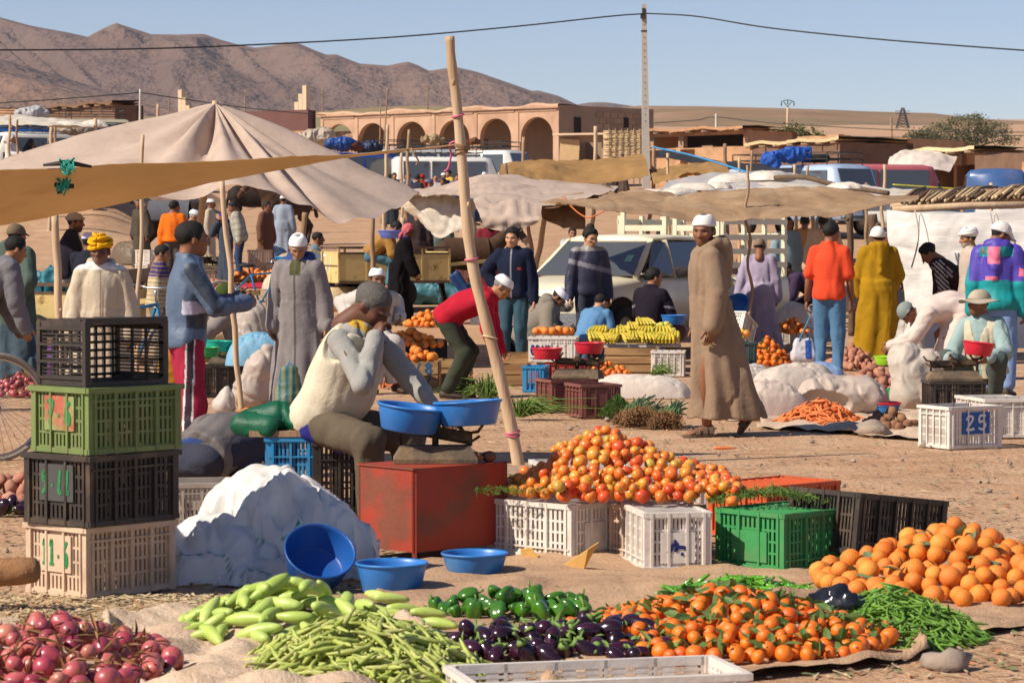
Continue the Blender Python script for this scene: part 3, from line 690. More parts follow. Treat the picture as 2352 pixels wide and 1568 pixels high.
def arcade():
    A, B = gx(1283, 200), gx(733, 216); B.z = A.z; m, L = frame2(B, A); z0 = gz(200)-.6; H = 10.75
    root = empty('arcade_building', (A+B)/2, 0, 'pink mud-plastered building with a row of round arches', 'building'); inv = Matrix.Translation(-(A+B)/2)
    T = inv @ m
    px = [780, 855, 945, 1043, 1138, 1233]; cs = []
    for p in px:                                      # where the column of each arch centre meets the facade line
        d = ray(p, HORIZ); k = d.x/d.y; t = (k*B.y-B.x)/((A.x-B.x)-k*(A.y-B.y)); cs.append(t*L)
    edges = [0.25]+[(a+b)/2 for a, b in zip(cs, cs[1:])]+[L]
    for i, c in enumerate(cs):
        e0, e1 = edges[i], edges[i+1]; hw = min(c-e0, e1-c, 1.75)-.22; zs = H-.72-hw*.95; poly = []
        n = 16; arc = [(c+hw*math.cos(PI*k/n), zs+hw*.95*math.sin(PI*k/n)) for k in range(n+1)]
        V = []; Fc = []
        for yy in (0, .45):
            for (x, z) in arc: V.append((x, yy, z)); V.append((x, yy, H))
        k2 = 2*(n+1)
        for k in range(n):
            a = 2*k; Fc.append((a, a+1, a+3, a+2)); Fc.append((k2+a+2, k2+a+3, k2+a+1, k2+a)); Fc.append((a, a+2, k2+a+2, k2+a))
        b = MB(); b.add(V, Fc); 
        for x0, x1 in ((e0, c-hw), (c+hw, e1)): b.box(((x0+x1)/2, .225, (z0+H)/2), (x1-x0, .45, H-z0))
        b.xf(T); b.build('arch_bay', PLASTER, root)
        b = MB(); w = .1; q = .06                              # raised frame round the bay
        b.box((e0+.14, -q/2-.003, (z0+H)/2), (.28, q, H-z0)); b.box(((e0+e1)/2, -q/2-.003, H-.22), (e1-e0-.29, q, .2)); b.xf(T); b.build('pilaster', PLASTER, root)
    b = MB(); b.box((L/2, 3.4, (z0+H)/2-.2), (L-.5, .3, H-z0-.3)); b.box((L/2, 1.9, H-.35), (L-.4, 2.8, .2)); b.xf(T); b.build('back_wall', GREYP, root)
    b = MB()
    pts = [[(x, y, H+.10*math.sin(x*.9)+.06*math.sin(x*2.3+1)+(.14 if 0 < j < 3 else 0)) for j, y in enumerate((-.22, -.18, .5, 4.2))] for x in np.linspace(-.2, L+.1, 50)]
    b.grid(pts); b.grid([[(p[0][0], -.22, p[0][2]), (p[0][0], -.20, H-.12)] for p in pts]); b.xf(T); b.build('roof', PLASTER, root)
    for c, w, h, zz in ((cs[3]-.9, .5, .5, H-2.3), (cs[2]+.5, 1.1, 1.9, z0+1.6), (cs[4]-.8, .9, 2.0, z0+1.6), (cs[3]-.3, 1.6, 1.2, z0+2.2)):
        b = MB(); b.box((c, 3.22, zz), (w, .06, h)); b.xf(T); b.build('door', DARKW, root)
    # blocked first arch: cinder blocks
    for r_ in range(5):
        for k in range(5):
            x = edges[0]+.5+k*.52+(r_ % 2)*.2
            if x > edges[1]-.6 or (r_ >= 3 and k == 0): continue
            b = MB(); b.box((x, .9, z0+.5+r_*.46+1.1), (.48, .3, .42)); b.xf(T); b.build('block', BLOCKM, root)
    # shaded side wing with block courses
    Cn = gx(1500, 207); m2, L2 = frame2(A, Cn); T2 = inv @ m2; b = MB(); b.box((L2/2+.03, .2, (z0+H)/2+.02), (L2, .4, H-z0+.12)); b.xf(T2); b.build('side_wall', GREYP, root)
    for r_ in range(6):
        for k in range(6):
            x = L2*.42+k*.78+(r_ % 2)*.35
            if x > L2-.4: continue
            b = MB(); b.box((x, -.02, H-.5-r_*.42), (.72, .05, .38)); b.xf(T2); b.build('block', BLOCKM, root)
    for x, zz, w, h in ((L2*.19, H-1.35, .65, 1.2), (L2*.70, H-1.0, .5, .75)):
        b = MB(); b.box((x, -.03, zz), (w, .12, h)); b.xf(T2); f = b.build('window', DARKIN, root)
        b = MB(); b.box((x, -.06, zz-h/2-.04), (w+.1, .14, .07)); b.xf(T2); b.build('sill', GREYP, f)
arcade()
def hut(name, label, pl, pr, ytop, Yl, Yr, mat, depth=4., lift=.4, roof=None, openings=(), cat='hut', ragged=.06, lean_roof=0., roofmat=None, extra=None):
    "a mud building whose front wall runs from the column pl (depth Yl) to pr (depth Yr)"
    A, B = gx(pl, Yl), gx(pr, Yr); m, L = frame2(A, B); c = (A+B)/2; c.z = min(A.z, B.z)
    root = empty(name, c, 0, label, cat); T = Matrix.Translation(-c) @ m; zt = at(pl, ytop, Yl).z; zb = min(A.z, B.z)-.3
    n = max(6, int(L*2)); xs = np.linspace(0, L, n); rg = np.random.default_rng(int(abs(pl)))
    cuts = sorted((o[0]*L, o[1]*L, o[2], o[3]) for o in openings)     # x0,x1 fractions; z0,z1 metres below the top
    b = MB(); x = 0; W = .4
    def wall(x0, x1, za, zb_):
        k = max(2, int((x1-x0)*1.5)); xs = np.linspace(x0, x1, k); top = [zb_+(rg.uniform(-ragged, ragged) if zb_ >= zt-.01 else 0) for _ in xs]
        V = [(x, y, z) for x, t in zip(xs, top) for y, z in ((0, za), (0, t), (W, t), (W, za))]
        b.add(V, [q for i in range(k-1) for q in ((4*i, 4*i+4, 4*i+5, 4*i+1), (4*i+1, 4*i+5, 4*i+6, 4*i+2), (4*i+2, 4*i+6, 4*i+7, 4*i+3))]+[(0, 1, 2, 3), (4*k-4, 4*k-1, 4*k-2, 4*k-3)])
    for (x0, x1, d0, d1) in cuts:
        if x0 > x+.01: wall(x, x0, zb, zt)
        if d0 > .02: wall(x0, x1, zt-d0, zt)
        if zt-d1 > zb+.1: wall(x0, x1, zb, zt-d1)
        x = x1
    if x < L-.01: wall(x, L, zb, zt)
    b.box((.2, depth/2+.4, (zb+zt)/2-.02), (.4, depth, zt-zb)); b.box((L-.2, depth/2+.4, (zb+zt)/2-.02), (.4, depth, zt-zb)); b.box((L/2, depth+.2, (zb+zt)/2-.03), (L, .4, zt-zb))
    b.xf(T); b.build('wall', mat, root)
    if roof:
        b = MB(); rm = roofmat or mat; ov = roof
        Pt = [[(x, y, zt+.04+.05*math.sin(x*1.7+y)+lean_roof*(y/depth)+.05*rg.random()) for y in np.linspace(-ov, depth+.4, 5)] for x in np.linspace(-.2, L+.2, n*2)]
        b.grid(Pt); b.grid(np.array(Pt)[:, ::-1]+A3(0, 0, .14)); b.grid([[p[0], np.array(p[0])+A3(0, 0, .14)] for p in Pt][::-1]); b.xf(T); b.build('roof', rm, root)
        for x in np.linspace(.2, L-.2, max(3, int(L/1.1))):
            b = MB(); b.tube([(x, -ov-.15, zt-.02), (x+.05, depth*.4, zt-.02)], .06, 6); b.xf(T); b.build('beam', WOOD, root)
    if extra: extra(root, T, L, zt, zb)
    return root
CORR = M('rust_sheet', (.17, .10, .065), .85, .25, 2, .3, 8, spec=.2)
hut('mud_building', 'long brown mud building with a tin roof behind the parked minibus', 63, 265, 258, 150, 141, CORR, 1.2, roof=.25, ragged=.02)
hut('mud_building', 'far low brown mud building at the picture\'s left edge', -60, 110, 256, 175, 170, ADOBE, 5)
def steps(root, T, L, zt, zb):
    for x, s_ in ((.25, 1), (L-.5, -1)):
        for k in range(3):
            b = MB(); b.box((x+s_*k*.34 if s_ > 0 else x+.2-k*.34*-s_*-1, .2, zt+.25+.0), (.32, .38, .5+.0)) if False else b.box((x+(k*.34 if s_ > 0 else -k*.34+.2), .2, zt+(.55*(3-k))/2), (.32, .41, .55*(3-k))); b.xf(T); b.build('merlon', CREAMP, root)
hut('purple_house', 'dark purple house with stepped cream merlons at its corners', 408, 708, 261, 196, 190, PURPLE, .5, extra=steps, ragged=0.)
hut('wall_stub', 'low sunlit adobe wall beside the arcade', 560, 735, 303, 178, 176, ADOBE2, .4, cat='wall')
# sheds between the arcade and the pole
def cardboard(root, T, L, zt, zb):
    b = MB(); b.box((L*.23, -.15, zt-.75), (1.1, .03, 1.15), (0, .06, .1)); b.xf(T); b.build('cardboard', M('cardboard', (.50, .34, .18), .9, .1, 4, .2, 12), root)
    b = MB(); b.box((L/2, -.1, zt+.08), (L+.4, 1.0, .1)); b.xf(T); b.build('roof_board', CREAMP, root)
hut('shed', 'grey plastered shed with cardboard hung in its opening', 1286, 1392, 313, 151, 150, GREYP, 3, openings=((.12, .9, .35, 2.2),), extra=cardboard)
def reedwall(name, label, pl, pr, yt, yb, Yl, Yr, nb=16, cat='reed wall'):
    A, B = gx(pl, Yl), gx(pr, Yr); m, L = frame2(A, B); root = empty(name, (A+B)/2, 0, label, cat); T = Matrix.Translation(-(A+B)/2) @ m
    zt = at(pl, yt, Yl).z; zb = at(pl, yb, Yl).z
    for k in range(nb):
        b = MB(); z = zb+(zt-zb)*(k+.5)/nb; q = (zt-zb)/nb*.56
        b.tube([(x, random.uniform(-.03, .03), z+random.uniform(-.02, .02)) for x in np.linspace(-.1, L+.1, 8)], q, 6, jit=.03); b.xf(T); b.build('reed_bundle', STRAW, root)
    for x in np.linspace(.2, L-.2, 6):
        b = MB(); b.tube([(x, -.1, min(zb, A.z)), (x, -.1, zt+.1)], .025, 6); b.xf(T); b.build('stake', WOOD, root)
reedwall('reed_screen', 'pale reed screen standing beside the concrete pole', 1390, 1478, 300, 365, 146, 146)
def shed_posts(root, T, L, zt, zb):
    for x, w, h in ((L*.02, .5, 1.9), (L*.32, .45, 1.9), (L*.58, .95, 1.35)):
        b = MB(); b.box((x+.3, .2, zt-.1-h/2 if w < .9 else zt-.75-h/2), (w, .35, h), taper=.85); b.xf(T); b.build('pillar', BLOCKM, root)
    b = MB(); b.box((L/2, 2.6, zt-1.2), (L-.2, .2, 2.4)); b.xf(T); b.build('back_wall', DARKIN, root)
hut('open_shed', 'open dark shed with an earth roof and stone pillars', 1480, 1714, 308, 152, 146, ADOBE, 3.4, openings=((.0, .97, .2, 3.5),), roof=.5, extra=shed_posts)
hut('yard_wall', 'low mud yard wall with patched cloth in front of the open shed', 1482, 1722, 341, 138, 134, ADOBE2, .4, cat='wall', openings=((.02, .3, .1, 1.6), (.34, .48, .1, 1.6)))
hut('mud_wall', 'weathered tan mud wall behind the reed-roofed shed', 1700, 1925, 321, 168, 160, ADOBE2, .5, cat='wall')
hut('plank_shed', 'brown-fronted shed with straw strewn over its roof', 1722, 1928, 338, 131, 124, CORR, 3.5, roof=.2, roofmat=STRAW)
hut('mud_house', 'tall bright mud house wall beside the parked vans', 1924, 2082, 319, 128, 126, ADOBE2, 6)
def brickrow(root, T, L, zt, zb):
    for k in range(5):
        b = MB(); b.box((.3+k*.62, .0, zt-.28), (.58, .42, .5)); b.xf(T); b.build('brick', BLOCKM, root)
hut('stall_hut', 'open hut roofed with reeds beside the white tarpaulin', 2120, 2262, 355, 117, 113, ADOBE, 3, openings=((.1, .5, .5, 3), (.55, .95, .5, 3)), roof=.7, roofmat=STRAW, extra=brickrow)
hut('brown_house', 'squat brown mud house with roof beams at the right edge', 2238, 2352, 357, 112, 108, CORR, 4, ragged=.04)
hut('brown_house', 'adobe house half cut off at the picture\'s right edge', 2346, 2480, 370, 106, 104, ADOBE2, 4)
TARPW = M('white_tarp', (.68, .58, .50), .8, .1, 2, .5, 5, spec=.2, transl=.15)
def drape(name, label, ctrl, nu, nv, mat, amp=.03, fq=2., cat='awning', group=None, seed=0, thick=.004, edge=None, folds=None, parent=None):
    P = net(ctrl, nu, nv); c = P.reshape(-1, 3).mean(0)
    du = np.gradient(P, axis=0); dv = np.gradient(P, axis=1); N = np.cross(du, dv); N /= np.linalg.norm(N, axis=-1, keepdims=True)+1e-9
    w = amp*(fbm(P*fq+seed, 4)+.8*(np.abs(vnoise(P*fq*1.1+seed+7))*2-1)-.55*np.exp(-(vnoise(P*A3(3.2, 1.2, 2)*fq*.7+seed+17)/.10)**2)-.35*np.exp(-(vnoise(P*A3(2, 3.5, 3)*fq+seed+27)/.10)**2))
    if folds is not None:
        u, v = np.meshgrid(np.linspace(0, 1, nu), np.linspace(0, 1, nv), indexing='ij'); w = w+folds(u, v)
    P = P+N*w[..., None]-c; b = MB(); b.grid(P)
    if thick: b.grid((P-N*thick)[:, ::-1]); 
    if parent is not None: o = b.build(name, mat, parent); o.location = c; return o
    o = b.build(name, mat, None); o.location = c; return tag(o, label, cat, group)
drape('tarpaulin', 'crumpled off-white tarpaulin thrown over the reed hut', [[at(2035, 395, 112), at(2060, 388, 112), at(2110, 395, 111), at(2180, 400, 111)], [at(2050, 362, 114), at(2080, 352, 114), at(2140, 356, 114), at(2200, 362, 114)], [at(2080, 360, 118), at(2100, 352, 118), at(2150, 355, 118), at(2210, 362, 118)]], 24, 36, TARPW, .12, .9, 'tarpaulin')

# ------------------------------------------------------------------ poles and wires
def conc_pole():
    p = gx(1485, 110); root = empty('utility_pole', p, 0, 'tall square concrete utility pole rising above the awnings', 'pole'); ht = at(1476, 10, 110).z-p.z
    b = MB(); x = [(-.17, -.13), (.17, -.13), (.17, .13), (-.17, .13)]; k = .56
    V = [(a, c, 0) for a, c in x]+[(a*k-.12, c*k, ht) for a, c in x]
    b.add(V, [(3, 2, 1, 0), (4, 5, 6, 7)]+[(i, (i+1) % 4, 4+(i+1) % 4, 4+i) for i in range(4)]); b.build('shaft', CONC, root)
    for z in list(np.linspace(.42, .93, 17)):
        b = MB(); b.lathe([(.018, -.02), (.018, .02)], 8, (-.12*z-.01, -.13*(1-(1-k)*z)-.003, z*ht), (PI/2, 0, 0)); b.build('bolt_hole', DARKIN, root)
    b = MB(); b.box((-.13, -.12, ht-.32), (.12, .12, .3)); b.box((-.16, -.14, ht-.5), (.2, .1, .16)); b.build('clamp', IRON, root)
    b = MB(); b.box((-.115, -.0, ht-1.05), (.24, .2, .05)); b.build('strap', IRON, root)
conc_pole()
WIRE = M('cable', (.02, .025, .025), .6, 0, bump=0)
def wire(pts, r, label, name='power_line'):
    P = catmull([tuple(p) for p in pts], np.linspace(0, 1, 60)); b = MB(); b.tube(P, r, 5); tag(b.build(name, WIRE), label, 'cable')
wire([at(-120, 116, 90), at(300, 113, 96), at(588, 103, 99), at(900, 86, 103), at(1176, 62, 106), at(1400, 38, 109), at(1478, 32, 109.6)], .028, 'black overhead cable sagging left from the concrete pole')
wire([at(1478, 31, 109.6), at(1600, 38, 107), at(1764, 64, 103), at(1990, 88, 99), at(2200, 105, 95), at(2480, 125, 91)], .028, 'black overhead cable sagging right from the concrete pole')
wire([at(-60, 240, 140), at(120, 229, 140), at(322, 213, 140)], .03, 'thin cable running left from the slim grey pole by the tent')
wire([at(322, 213, 140), at(450, 232, 150), at(600, 252, 165), at(748, 265, 185)], .03, 'thin cable running from the slim grey pole over the tent')
wire([at(1500, 283, 240), at(1600, 276, 240), at(1645, 269, 240), at(1764, 282, 235), at(2000, 296, 225), at(2200, 303, 220), at(2400, 304, 215)], .035, 'upper thin cable crossing in front of the flat hill')
wire([at(1700, 303, 230), at(1900, 312, 225), at(2130, 316, 220), at(2400, 310, 215)], .035, 'lower thin cable crossing in front of the flat hill')
def pole(px0, py0, px1, py1, Y, r0, r1, mat, label, name='wooden_post', n=8, wob=.02, Y1=None, group=None, cat='post', foot=True, knots=0):
    "from the foot (px0,py0) to the top (px1,py1)"
    a = gp(px0, py0) if Y is None else at(px0, py0, Y); Y = a.y
    if foot and Y is not None and a.z > gz(Y)+.02: a = gx(px0, Y)
    t = at(px1, py1, Y1 or Y); rg = random.Random(int(px0*7+py1)); k = 9; root = a
    pts = []; rad = []
    for i in range(k):
        f = i/(k-1); p = a.lerp(t, f)-a; e = math.sin(PI*f)
        pts.append((p.x+wob*e*rg.uniform(-1, 1), p.y+wob*e*rg.uniform(-1, 1), p.z)); rad.append((r0+(r1-r0)*f)*rg.uniform(.93, 1.07))
    P = catmull(pts, np.linspace(0, 1, 22)); b = MB(); b.tube(P, np.interp(np.linspace(0, 1, 22), np.linspace(0, 1, k), rad), n, jit=.04)
    for _ in range(knots):
        i = rg.randint(3, 20); b.ell(tuple(P[i]+A3(rg.uniform(-1, 1)*rad[4], -rad[4]*.6, 0)), rad[4]*.5, 7, 5)
    o = b.build(name, mat, None, loc=a); return tag(o, label, cat, group)
GREYPOLE = M('grey_pole', (.55, .50, .45), .8, .1, 4)
pole(321, 400, 322, 205, 140, .07, .055, GREYPOLE, 'slim pale grey pole in front of the mountain', 'utility_pole', cat='pole', wob=0)
pole(362, 300, 363, 240, 120, .07, .07, PALE, 'bare post end rising behind the peaked tent')
pole(880, 300, 890, 203, 205, .07, .05, WOOD, 'crooked post leaning on the arcade roof'); pole(872, 300, 874, 228, 206, .05, .04, WOOD, 'thin short stick standing on the arcade roof')
for x, y in ((741, 202), (982, 188), (388, 222), (563, 208)): pole(x, 268, x, y, 700, .22, .14, WOOD, 'distant wooden line pole against the mountain', 'line_pole', wob=0, group='distant line poles', cat='pole')
pole(1645, 320, 1645, 262, 240, .13, .1, GREYPOLE, 'pale concrete line pole above the open shed', 'line_pole', wob=0, cat='pole')
pole(2047, 340, 2047, 270, 260, .12, .1, WOOD, 'brown wooden line pole behind the tall mud house', 'line_pole', wob=0, cat='pole'); pole(1777, 340, 1777, 293, 230, .14, .11, WOOD, 'short wooden line pole beside the bush', 'line_pole', wob=0, cat='pole')
def insul_pole(px=1808, yt=246, Y=330):
    p = gx(px, Y); z = at(px, yt, Y).z-p.z; s = Y/F_PX; root = empty('insulator_pole', p, 0, 'wooden pole carrying a curved crossarm with hanging insulators', 'pole')
    b = MB(); b.tube([(0, 0, 0), (0, 0, z)], [.18, .14], 8); b.build('shaft', PALE, root)
    b = MB(); b.tube([(0, 0, z), (-.45, 0, z+.6)], .05, 5); b.tube([(0, 0, z), (.45, 0, z+.6)], .05, 5); b.tube([(-.8, 0, z+.55), (-.4, 0, z+.75), (0, 0, z+.82), (.4, 0, z+.75), (.8, 0, z+.55)], .05, 5); b.build('crossarm', IRON, root)
    for x, zz in ((-.75, z+.3), (0, z+.5), (.75, z+.3)):
        b = MB(); b.lathe([(.05, -.2), (.1, -.1), (.06, 0), (.1, .1), (.04, .25)], 8, (x, 0, zz)); b.build('insulator', M('teal_glass', (.05, .17, .16), .3, 0, bump=0), root)
    return root
insul_pole()
def pylon(px=2072, yt=248, Y=900):
    p = gx(px, Y); h = at(px, yt, Y).z-p.z; root = empty('lattice_pylon', p, 0, 'distant steel lattice pylon on the plain', 'pylon'); b = MB(); w = lambda z: 1.6*(1-z/h)+.35
    n = 9; zs = [h*(1-(1-k/n)**1.4) for k in range(n+1)]
    for a in range(4):
        c = [(-1, -1), (1, -1), (1, 1), (-1, 1)]; q, q2 = c[a], c[(a+1) % 4]
        for k in range(n):
            w0, w1 = w(zs[k]), w(zs[k+1]); b.bar((q[0]*w0, q[1]*w0, zs[k]), (q[0]*w1, q[1]*w1, zs[k+1]), .22); b.bar((q[0]*w0, q[1]*w0, zs[k]), (q2[0]*w1, q2[1]*w1, zs[k+1]), .13); b.bar((q2[0]*w0, q2[1]*w0, zs[k]), (q[0]*w1, q[1]*w1, zs[k+1]), .13)
    b.build('lattice', IRON, root)
    for z in (h*.72, h*.84):
        b = MB(); b.bar((-2.4, 0, z), (2.4, 0, z), .2); b.build('crossarm', IRON, root)
pylon()
# ------------------------------------------------------------------ trees
BARK = M('bark', (.12, .085, .06), .95, .2, 6, .4, 20)
LEAF = M('acacia_leaf', (.13, .13, .062), .8, .25, .8, 0, rand=.0, transl=.2, col2=(.17, .155, .08), c2scale=.7)
LEAF2 = M('bush_leaf', (.085, .10, .03), .8, .25, .8, 0, transl=.2, col2=(.13, .135, .04), c2scale=.9)
def tree(name, label, px, Y, crown, trunk_h, mat, n=5200, leaf=.16, seed=1, cat='tree'):
    "crown: list of (dx, z, rx, rz) lobes in metres"
    p = gx(px, Y); rg = np.random.default_rng(seed); root = empty(name, p, 0, label, cat)
    b = MB(); b.tube([(0, 0, -.2), (.1, 0, trunk_h*.5), (0, 0, trunk_h)], [.25, .18, .14], 8)
    for dx, z, rx, rz in crown: b.tube([(0, 0, trunk_h*.8), (dx*.5, rg.uniform(-.5, .5), trunk_h+(z-trunk_h)*.5), (dx, rg.uniform(-.6, .6), z)], [.12, .07, .03], 6)
    b.build('trunk', BARK, root)
    V = []; tot = sum(c[2]*c[2]*c[3] for c in crown)
    cl = []
    for dx, z, rx, rz in crown:
        k = int(n/14*rx*rx*rz/tot)+4; d = rg.normal(size=(k, 3)); d /= np.linalg.norm(d, axis=1)[:, None]; q = d*(rg.uniform(.35, 1, (k, 1))**.6)*A3(rx, rx*.9, rz)+A3(dx, 0, z); cl.append(q)
    cl = np.concatenate(cl); c = cl[rg.integers(0, len(cl), n)]+rg.normal(size=(n, 3))*A3(.32, .32, .2)*(leaf/.16)
    a = rg.normal(size=(n, 3)); a /= np.linalg.norm(a, axis=1)[:, None]; e = np.cross(a, rg.normal(size=(n, 3))); e /= np.linalg.norm(e, axis=1)[:, None]
    sz = rg.uniform(.5, 1.2, (n, 1))*leaf; Q = np.stack([c-a*sz, c+e*sz*.45, c+a*sz, c-e*sz*.45], 1)
    me = to_mesh('crown', Q.reshape(-1, 3), np.arange(4*n).reshape(n, 4), (mat,), smooth=False); ob('crown', me, root)
tree('acacia_tree', 'spreading acacia tree behind the right-hand mud houses', 2225, 235, [(-2.2, 2.3, 1.7, .7), (0, 3.1, 1.8, .6), (1.9, 2.5, 1.7, .6), (.6, 1.9, 1.6, .7), (2.9, 1.6, 1.1, .5), (-3.1, 1.4, 1.2, .6), (-.6, 1.3, 1.8, .6)], .9, LEAF, 6500, .12, 3)
tree('thorn_bush', 'round thorn bush growing next to the acacia', 2110, 225, [(-.4, 1.6, .9, .8), (.5, 1.8, .9, .7), (0, 1.1, 1.2, .7)], .8, LEAF, 3200, .13, 5, 'bush')
tree('green_bush', 'wide green bush behind the plank shed', 1822, 205, [(-1.3, 1.9, 1.2, .7), (0, 2.3, 1.2, .6), (1.2, 2.0, 1.0, .6), (-2.2, 1.5, .8, .6), (.3, 1.3, 1.8, .7)], .9, LEAF2, 5200, .13, 9, 'bush')
def haze():
    b = MB(); b.box((0, 2500, 250), (9000, 5600, 506)); o = b.build('haze', None); o.data.materials.clear(); m = bpy.data.materials.new('air'); m.use_nodes = True; nt = m.node_tree; nt.nodes.remove(nt.nodes['Principled BSDF'])
    v = nt.nodes.new('ShaderNodeVolumePrincipled'); v.inputs['Density'].default_value = 4.5e-5; v.inputs['Color'].default_value = (.78, .86, 1, 1); nt.links.new(v.outputs[0], nt.nodes['Material Output'].inputs['Volume']); o.data.materials.append(m); tag(o, 'thin blue haze over the plain', kind='stuff')
haze()
# ------------------------------------------------------------------ materials that pick a colour per object
def MR(name, cols, rough=.4, spec=.45, bump=.05, bscale=60, var=.1, scale=25, coat=0., transl=0., spots=None):
    if name in MATS: return MATS[name]
    m = M(name, cols[0], rough, var, scale, bump, bscale, spec=spec, coat=coat, transl=transl, col2=spots, c2scale=18, c2lo=.62, c2hi=.7)
    nt = m.node_tree; rg = [n for n in nt.nodes if n.type == 'RGB'][0]; to = rg.outputs[0].links[0].to_socket
    oi = [n for n in nt.nodes if n.type == 'OBJECT_INFO'][0]; r = nt.nodes.new('ShaderNodeValToRGB'); r.color_ramp.interpolation = 'LINEAR'
    while len(r.color_ramp.elements) < len(cols): r.color_ramp.elements.new(.5)
    for i, c in enumerate(cols): r.color_ramp.elements[i].position = i/(len(cols)-1); r.color_ramp.elements[i].color = tuple(c)+(1,)
    nt.links.new(oi.outputs['Random'], r.inputs[0]); nt.links.new(r.outputs[0], to)
    return m
H_ = hexc
TOMATO = MR('tomato', [H_('cc4420'), H_('da6826'), H_('de7c2c'), H_('e0862e'), H_('d99a38'), H_('d8702a'), H_('bca440')], .34, .45, .05, coat=.06, var=.16, scale=14)
ORANGE = MR('orange', [H_('dc7628'), H_('e48630'), H_('d87830'), H_('e6923a')], .55, .35, .3, 160, var=.16, scale=12)
MANDARIN = MR('mandarin', [H_('e0681a'), H_('e6721a'), H_('e07a1c'), H_('da5c18')], .38, .45, .2, 160)
ONION = MR('onion', [H_('a03a4c'), H_('b45258'), H_('c06a60'), H_('8c2c46'), H_('c47a66')], .34, .45, .15, 40, coat=.08, var=.2, spots=H_('d09a80'))
ZUCC = MR('zucchini', [H_('a8bc58'), H_('b6c86c'), H_('94ac4c')], .4, .4, .05)
FAVA = MR('fava_pod', [H_('a2aa50'), H_('b0b862'), H_('8e9e44'), H_('bab66e')], .45, .35, .2, 40, spots=H_('6e6a30'))
GBEAN = MR('green_bean', [H_('5f8a2e'), H_('74983a'), H_('4f7a28')], .45, .35, .1, 40)
PEPPER = MR('green_pepper', [H_('2f5a14'), H_('3c6e18'), H_('4a7d1c')], .2, .5, 0, coat=.4)
CHILI = MR('chili', [H_('4f8c18'), H_('5f9c1e'), H_('3f7816')], .25, .5, 0, coat=.3)
EGGP = MR('eggplant', [H_('24101e'), H_('2c1220'), H_('3a1428'), H_('1c0e1a')], .2, .5, 0, coat=.3, var=.2)
POTATO = MR('potato', [H_('a8705a'), H_('b07a62'), H_('9a6650'), H_('b4826a')], .7, .25, .15, 30)
BPOTATO = MR('brown_potato', [H_('8a6248'), H_('7a5440'), H_('96704e')], .75, .2, .15, 30)
CARROT = MR('carrot', [H_('d0703a'), H_('d67c44'), H_('c8622e')], .6, .3, .1, 40)
LEMON = MR('lemon', [H_('d4c040'), H_('dccc58'), H_('c8b838')], .4, .4, .1, 80)
APPLE = MR('apple', [H_('d2c45a'), H_('c8c050'), H_('d8cc6a')], .35, .4, 0)
BANANA = MR('banana', [H_('c4a832'), H_('b8a838'), H_('cdb240'), H_('a8a034')], .5, .35, .1, 30, spots=H_('5a4620'))
LEAFM = MR('citrus_leaf', [H_('46602a'), H_('587438'), H_('6a7e44'), H_('3c5424')], .5, .4, 0, transl=.25)
STALK = M('dry_stalk', H_('8c6a44'), .9, .25, 20, 0, rand=.2)
CALYX = M('calyx', H_('6f8a44'), .7, .2, 20, 0)

def blob(r, n=12, m=9, fn=None):
    b = MB(); b.ell((0, 0, 0), r, n, m)
    if fn: b.v = [fn(v) for v in b.v]
    return b
def sph_mesh(name, mat, r, sq=1., n=14, m=10, lump=0., seed=0, dim=0.):
    def f(V):
        u = V/np.linalg.norm(V, axis=1)[:, None]; k = 1+lump*vnoise(u*2.2+seed)
        k = k-dim*np.exp(-((1-u[:, 2])/.06)**2)
        return V*k[:, None]*A3(1, 1, sq)
    b = blob(r, n, m, f); return b.mesh(name, mat)
def pod_mesh(name, mat, L, r, bend, n=6, k=8, lumps=0, tip=.4, seed=1):
    rg = random.Random(seed); t = np.linspace(0, 1, k); pts = [((x-.5)*L, bend*math.sin(PI*x)*L, 0) for x in t]
    rad = [r*(math.sin(PI*min(max(x, .04), .97))**.45)*(1+lumps*math.sin(x*PI*7+seed))*(1-(1-tip)*x) for x in t]
    b = MB(); b.tube(pts, rad, n); return b.mesh(name, mat)
def with_cap(me, fn, mat):
    "adds a second material shape (stem, calyx) into a copy of the thing's mesh"
    b = MB(); fn(b); V0 = [v.co[:] for v in me.vertices]; F0 = [tuple(p.vertices) for p in me.polygons]; n = len(V0)
    V = V0+[tuple(v) for v in np.concatenate(b.v)]; Fc = F0+[tuple(i+n for i in f) for f in b.f]
    m2 = to_mesh(me.name, V, Fc, (me.materials[0], mat), [0]*len(F0)+[1]*len(b.f)); bpy.data.meshes.remove(me); return m2
def star(z, r, k=5, up=.01):
    def f(b):
        for i in range(k):
            a = 2*PI*i/k; b.add([(0, 0, z), (r*.35*math.cos(a-.5), r*.35*math.sin(a-.5), z+.001), (r*math.cos(a), r*math.sin(a), z-.002), (r*.35*math.cos(a+.5), r*.35*math.sin(a+.5), z+.001)], [(0, 1, 2, 3)])
        b.tube([(0, 0, z), (.003, 0, z+up)], .0025, 5)
    return f
TOM = [with_cap(sph_mesh('tomato', TOMATO, .029, q, lump=.08, seed=i, dim=.12), star(.022*q+.003, .016), CALYX) for i, q in enumerate((.86, .9, .82))]
ORG = [sph_mesh('orange', ORANGE, .041, q, lump=.05, seed=i+4) for i, q in enumerate((.97, 1.03, .94))]
MAN = [sph_mesh('mandarin', MANDARIN, .031, q, lump=.04, seed=i+8, dim=.05) for i, q in enumerate((.84, .88))]
def onion_f(V):
    z = V[:, 2]/.036; k = np.where(z > .55, (z-.55)*.035, 0); W = V.copy(); W[:, 2] += k; return W
ONI = [blob(.036, 14, 10, onion_f).mesh('onion', ONION), sph_mesh('onion', ONION, .031, .9, lump=.05)]
POT = [sph_mesh('potato', POTATO, .036, .8, lump=.18, seed=i*3, n=12, m=8) for i in range(3)]
for m_ in POT:
    for v in m_.vertices: v.co.x *= 1.35
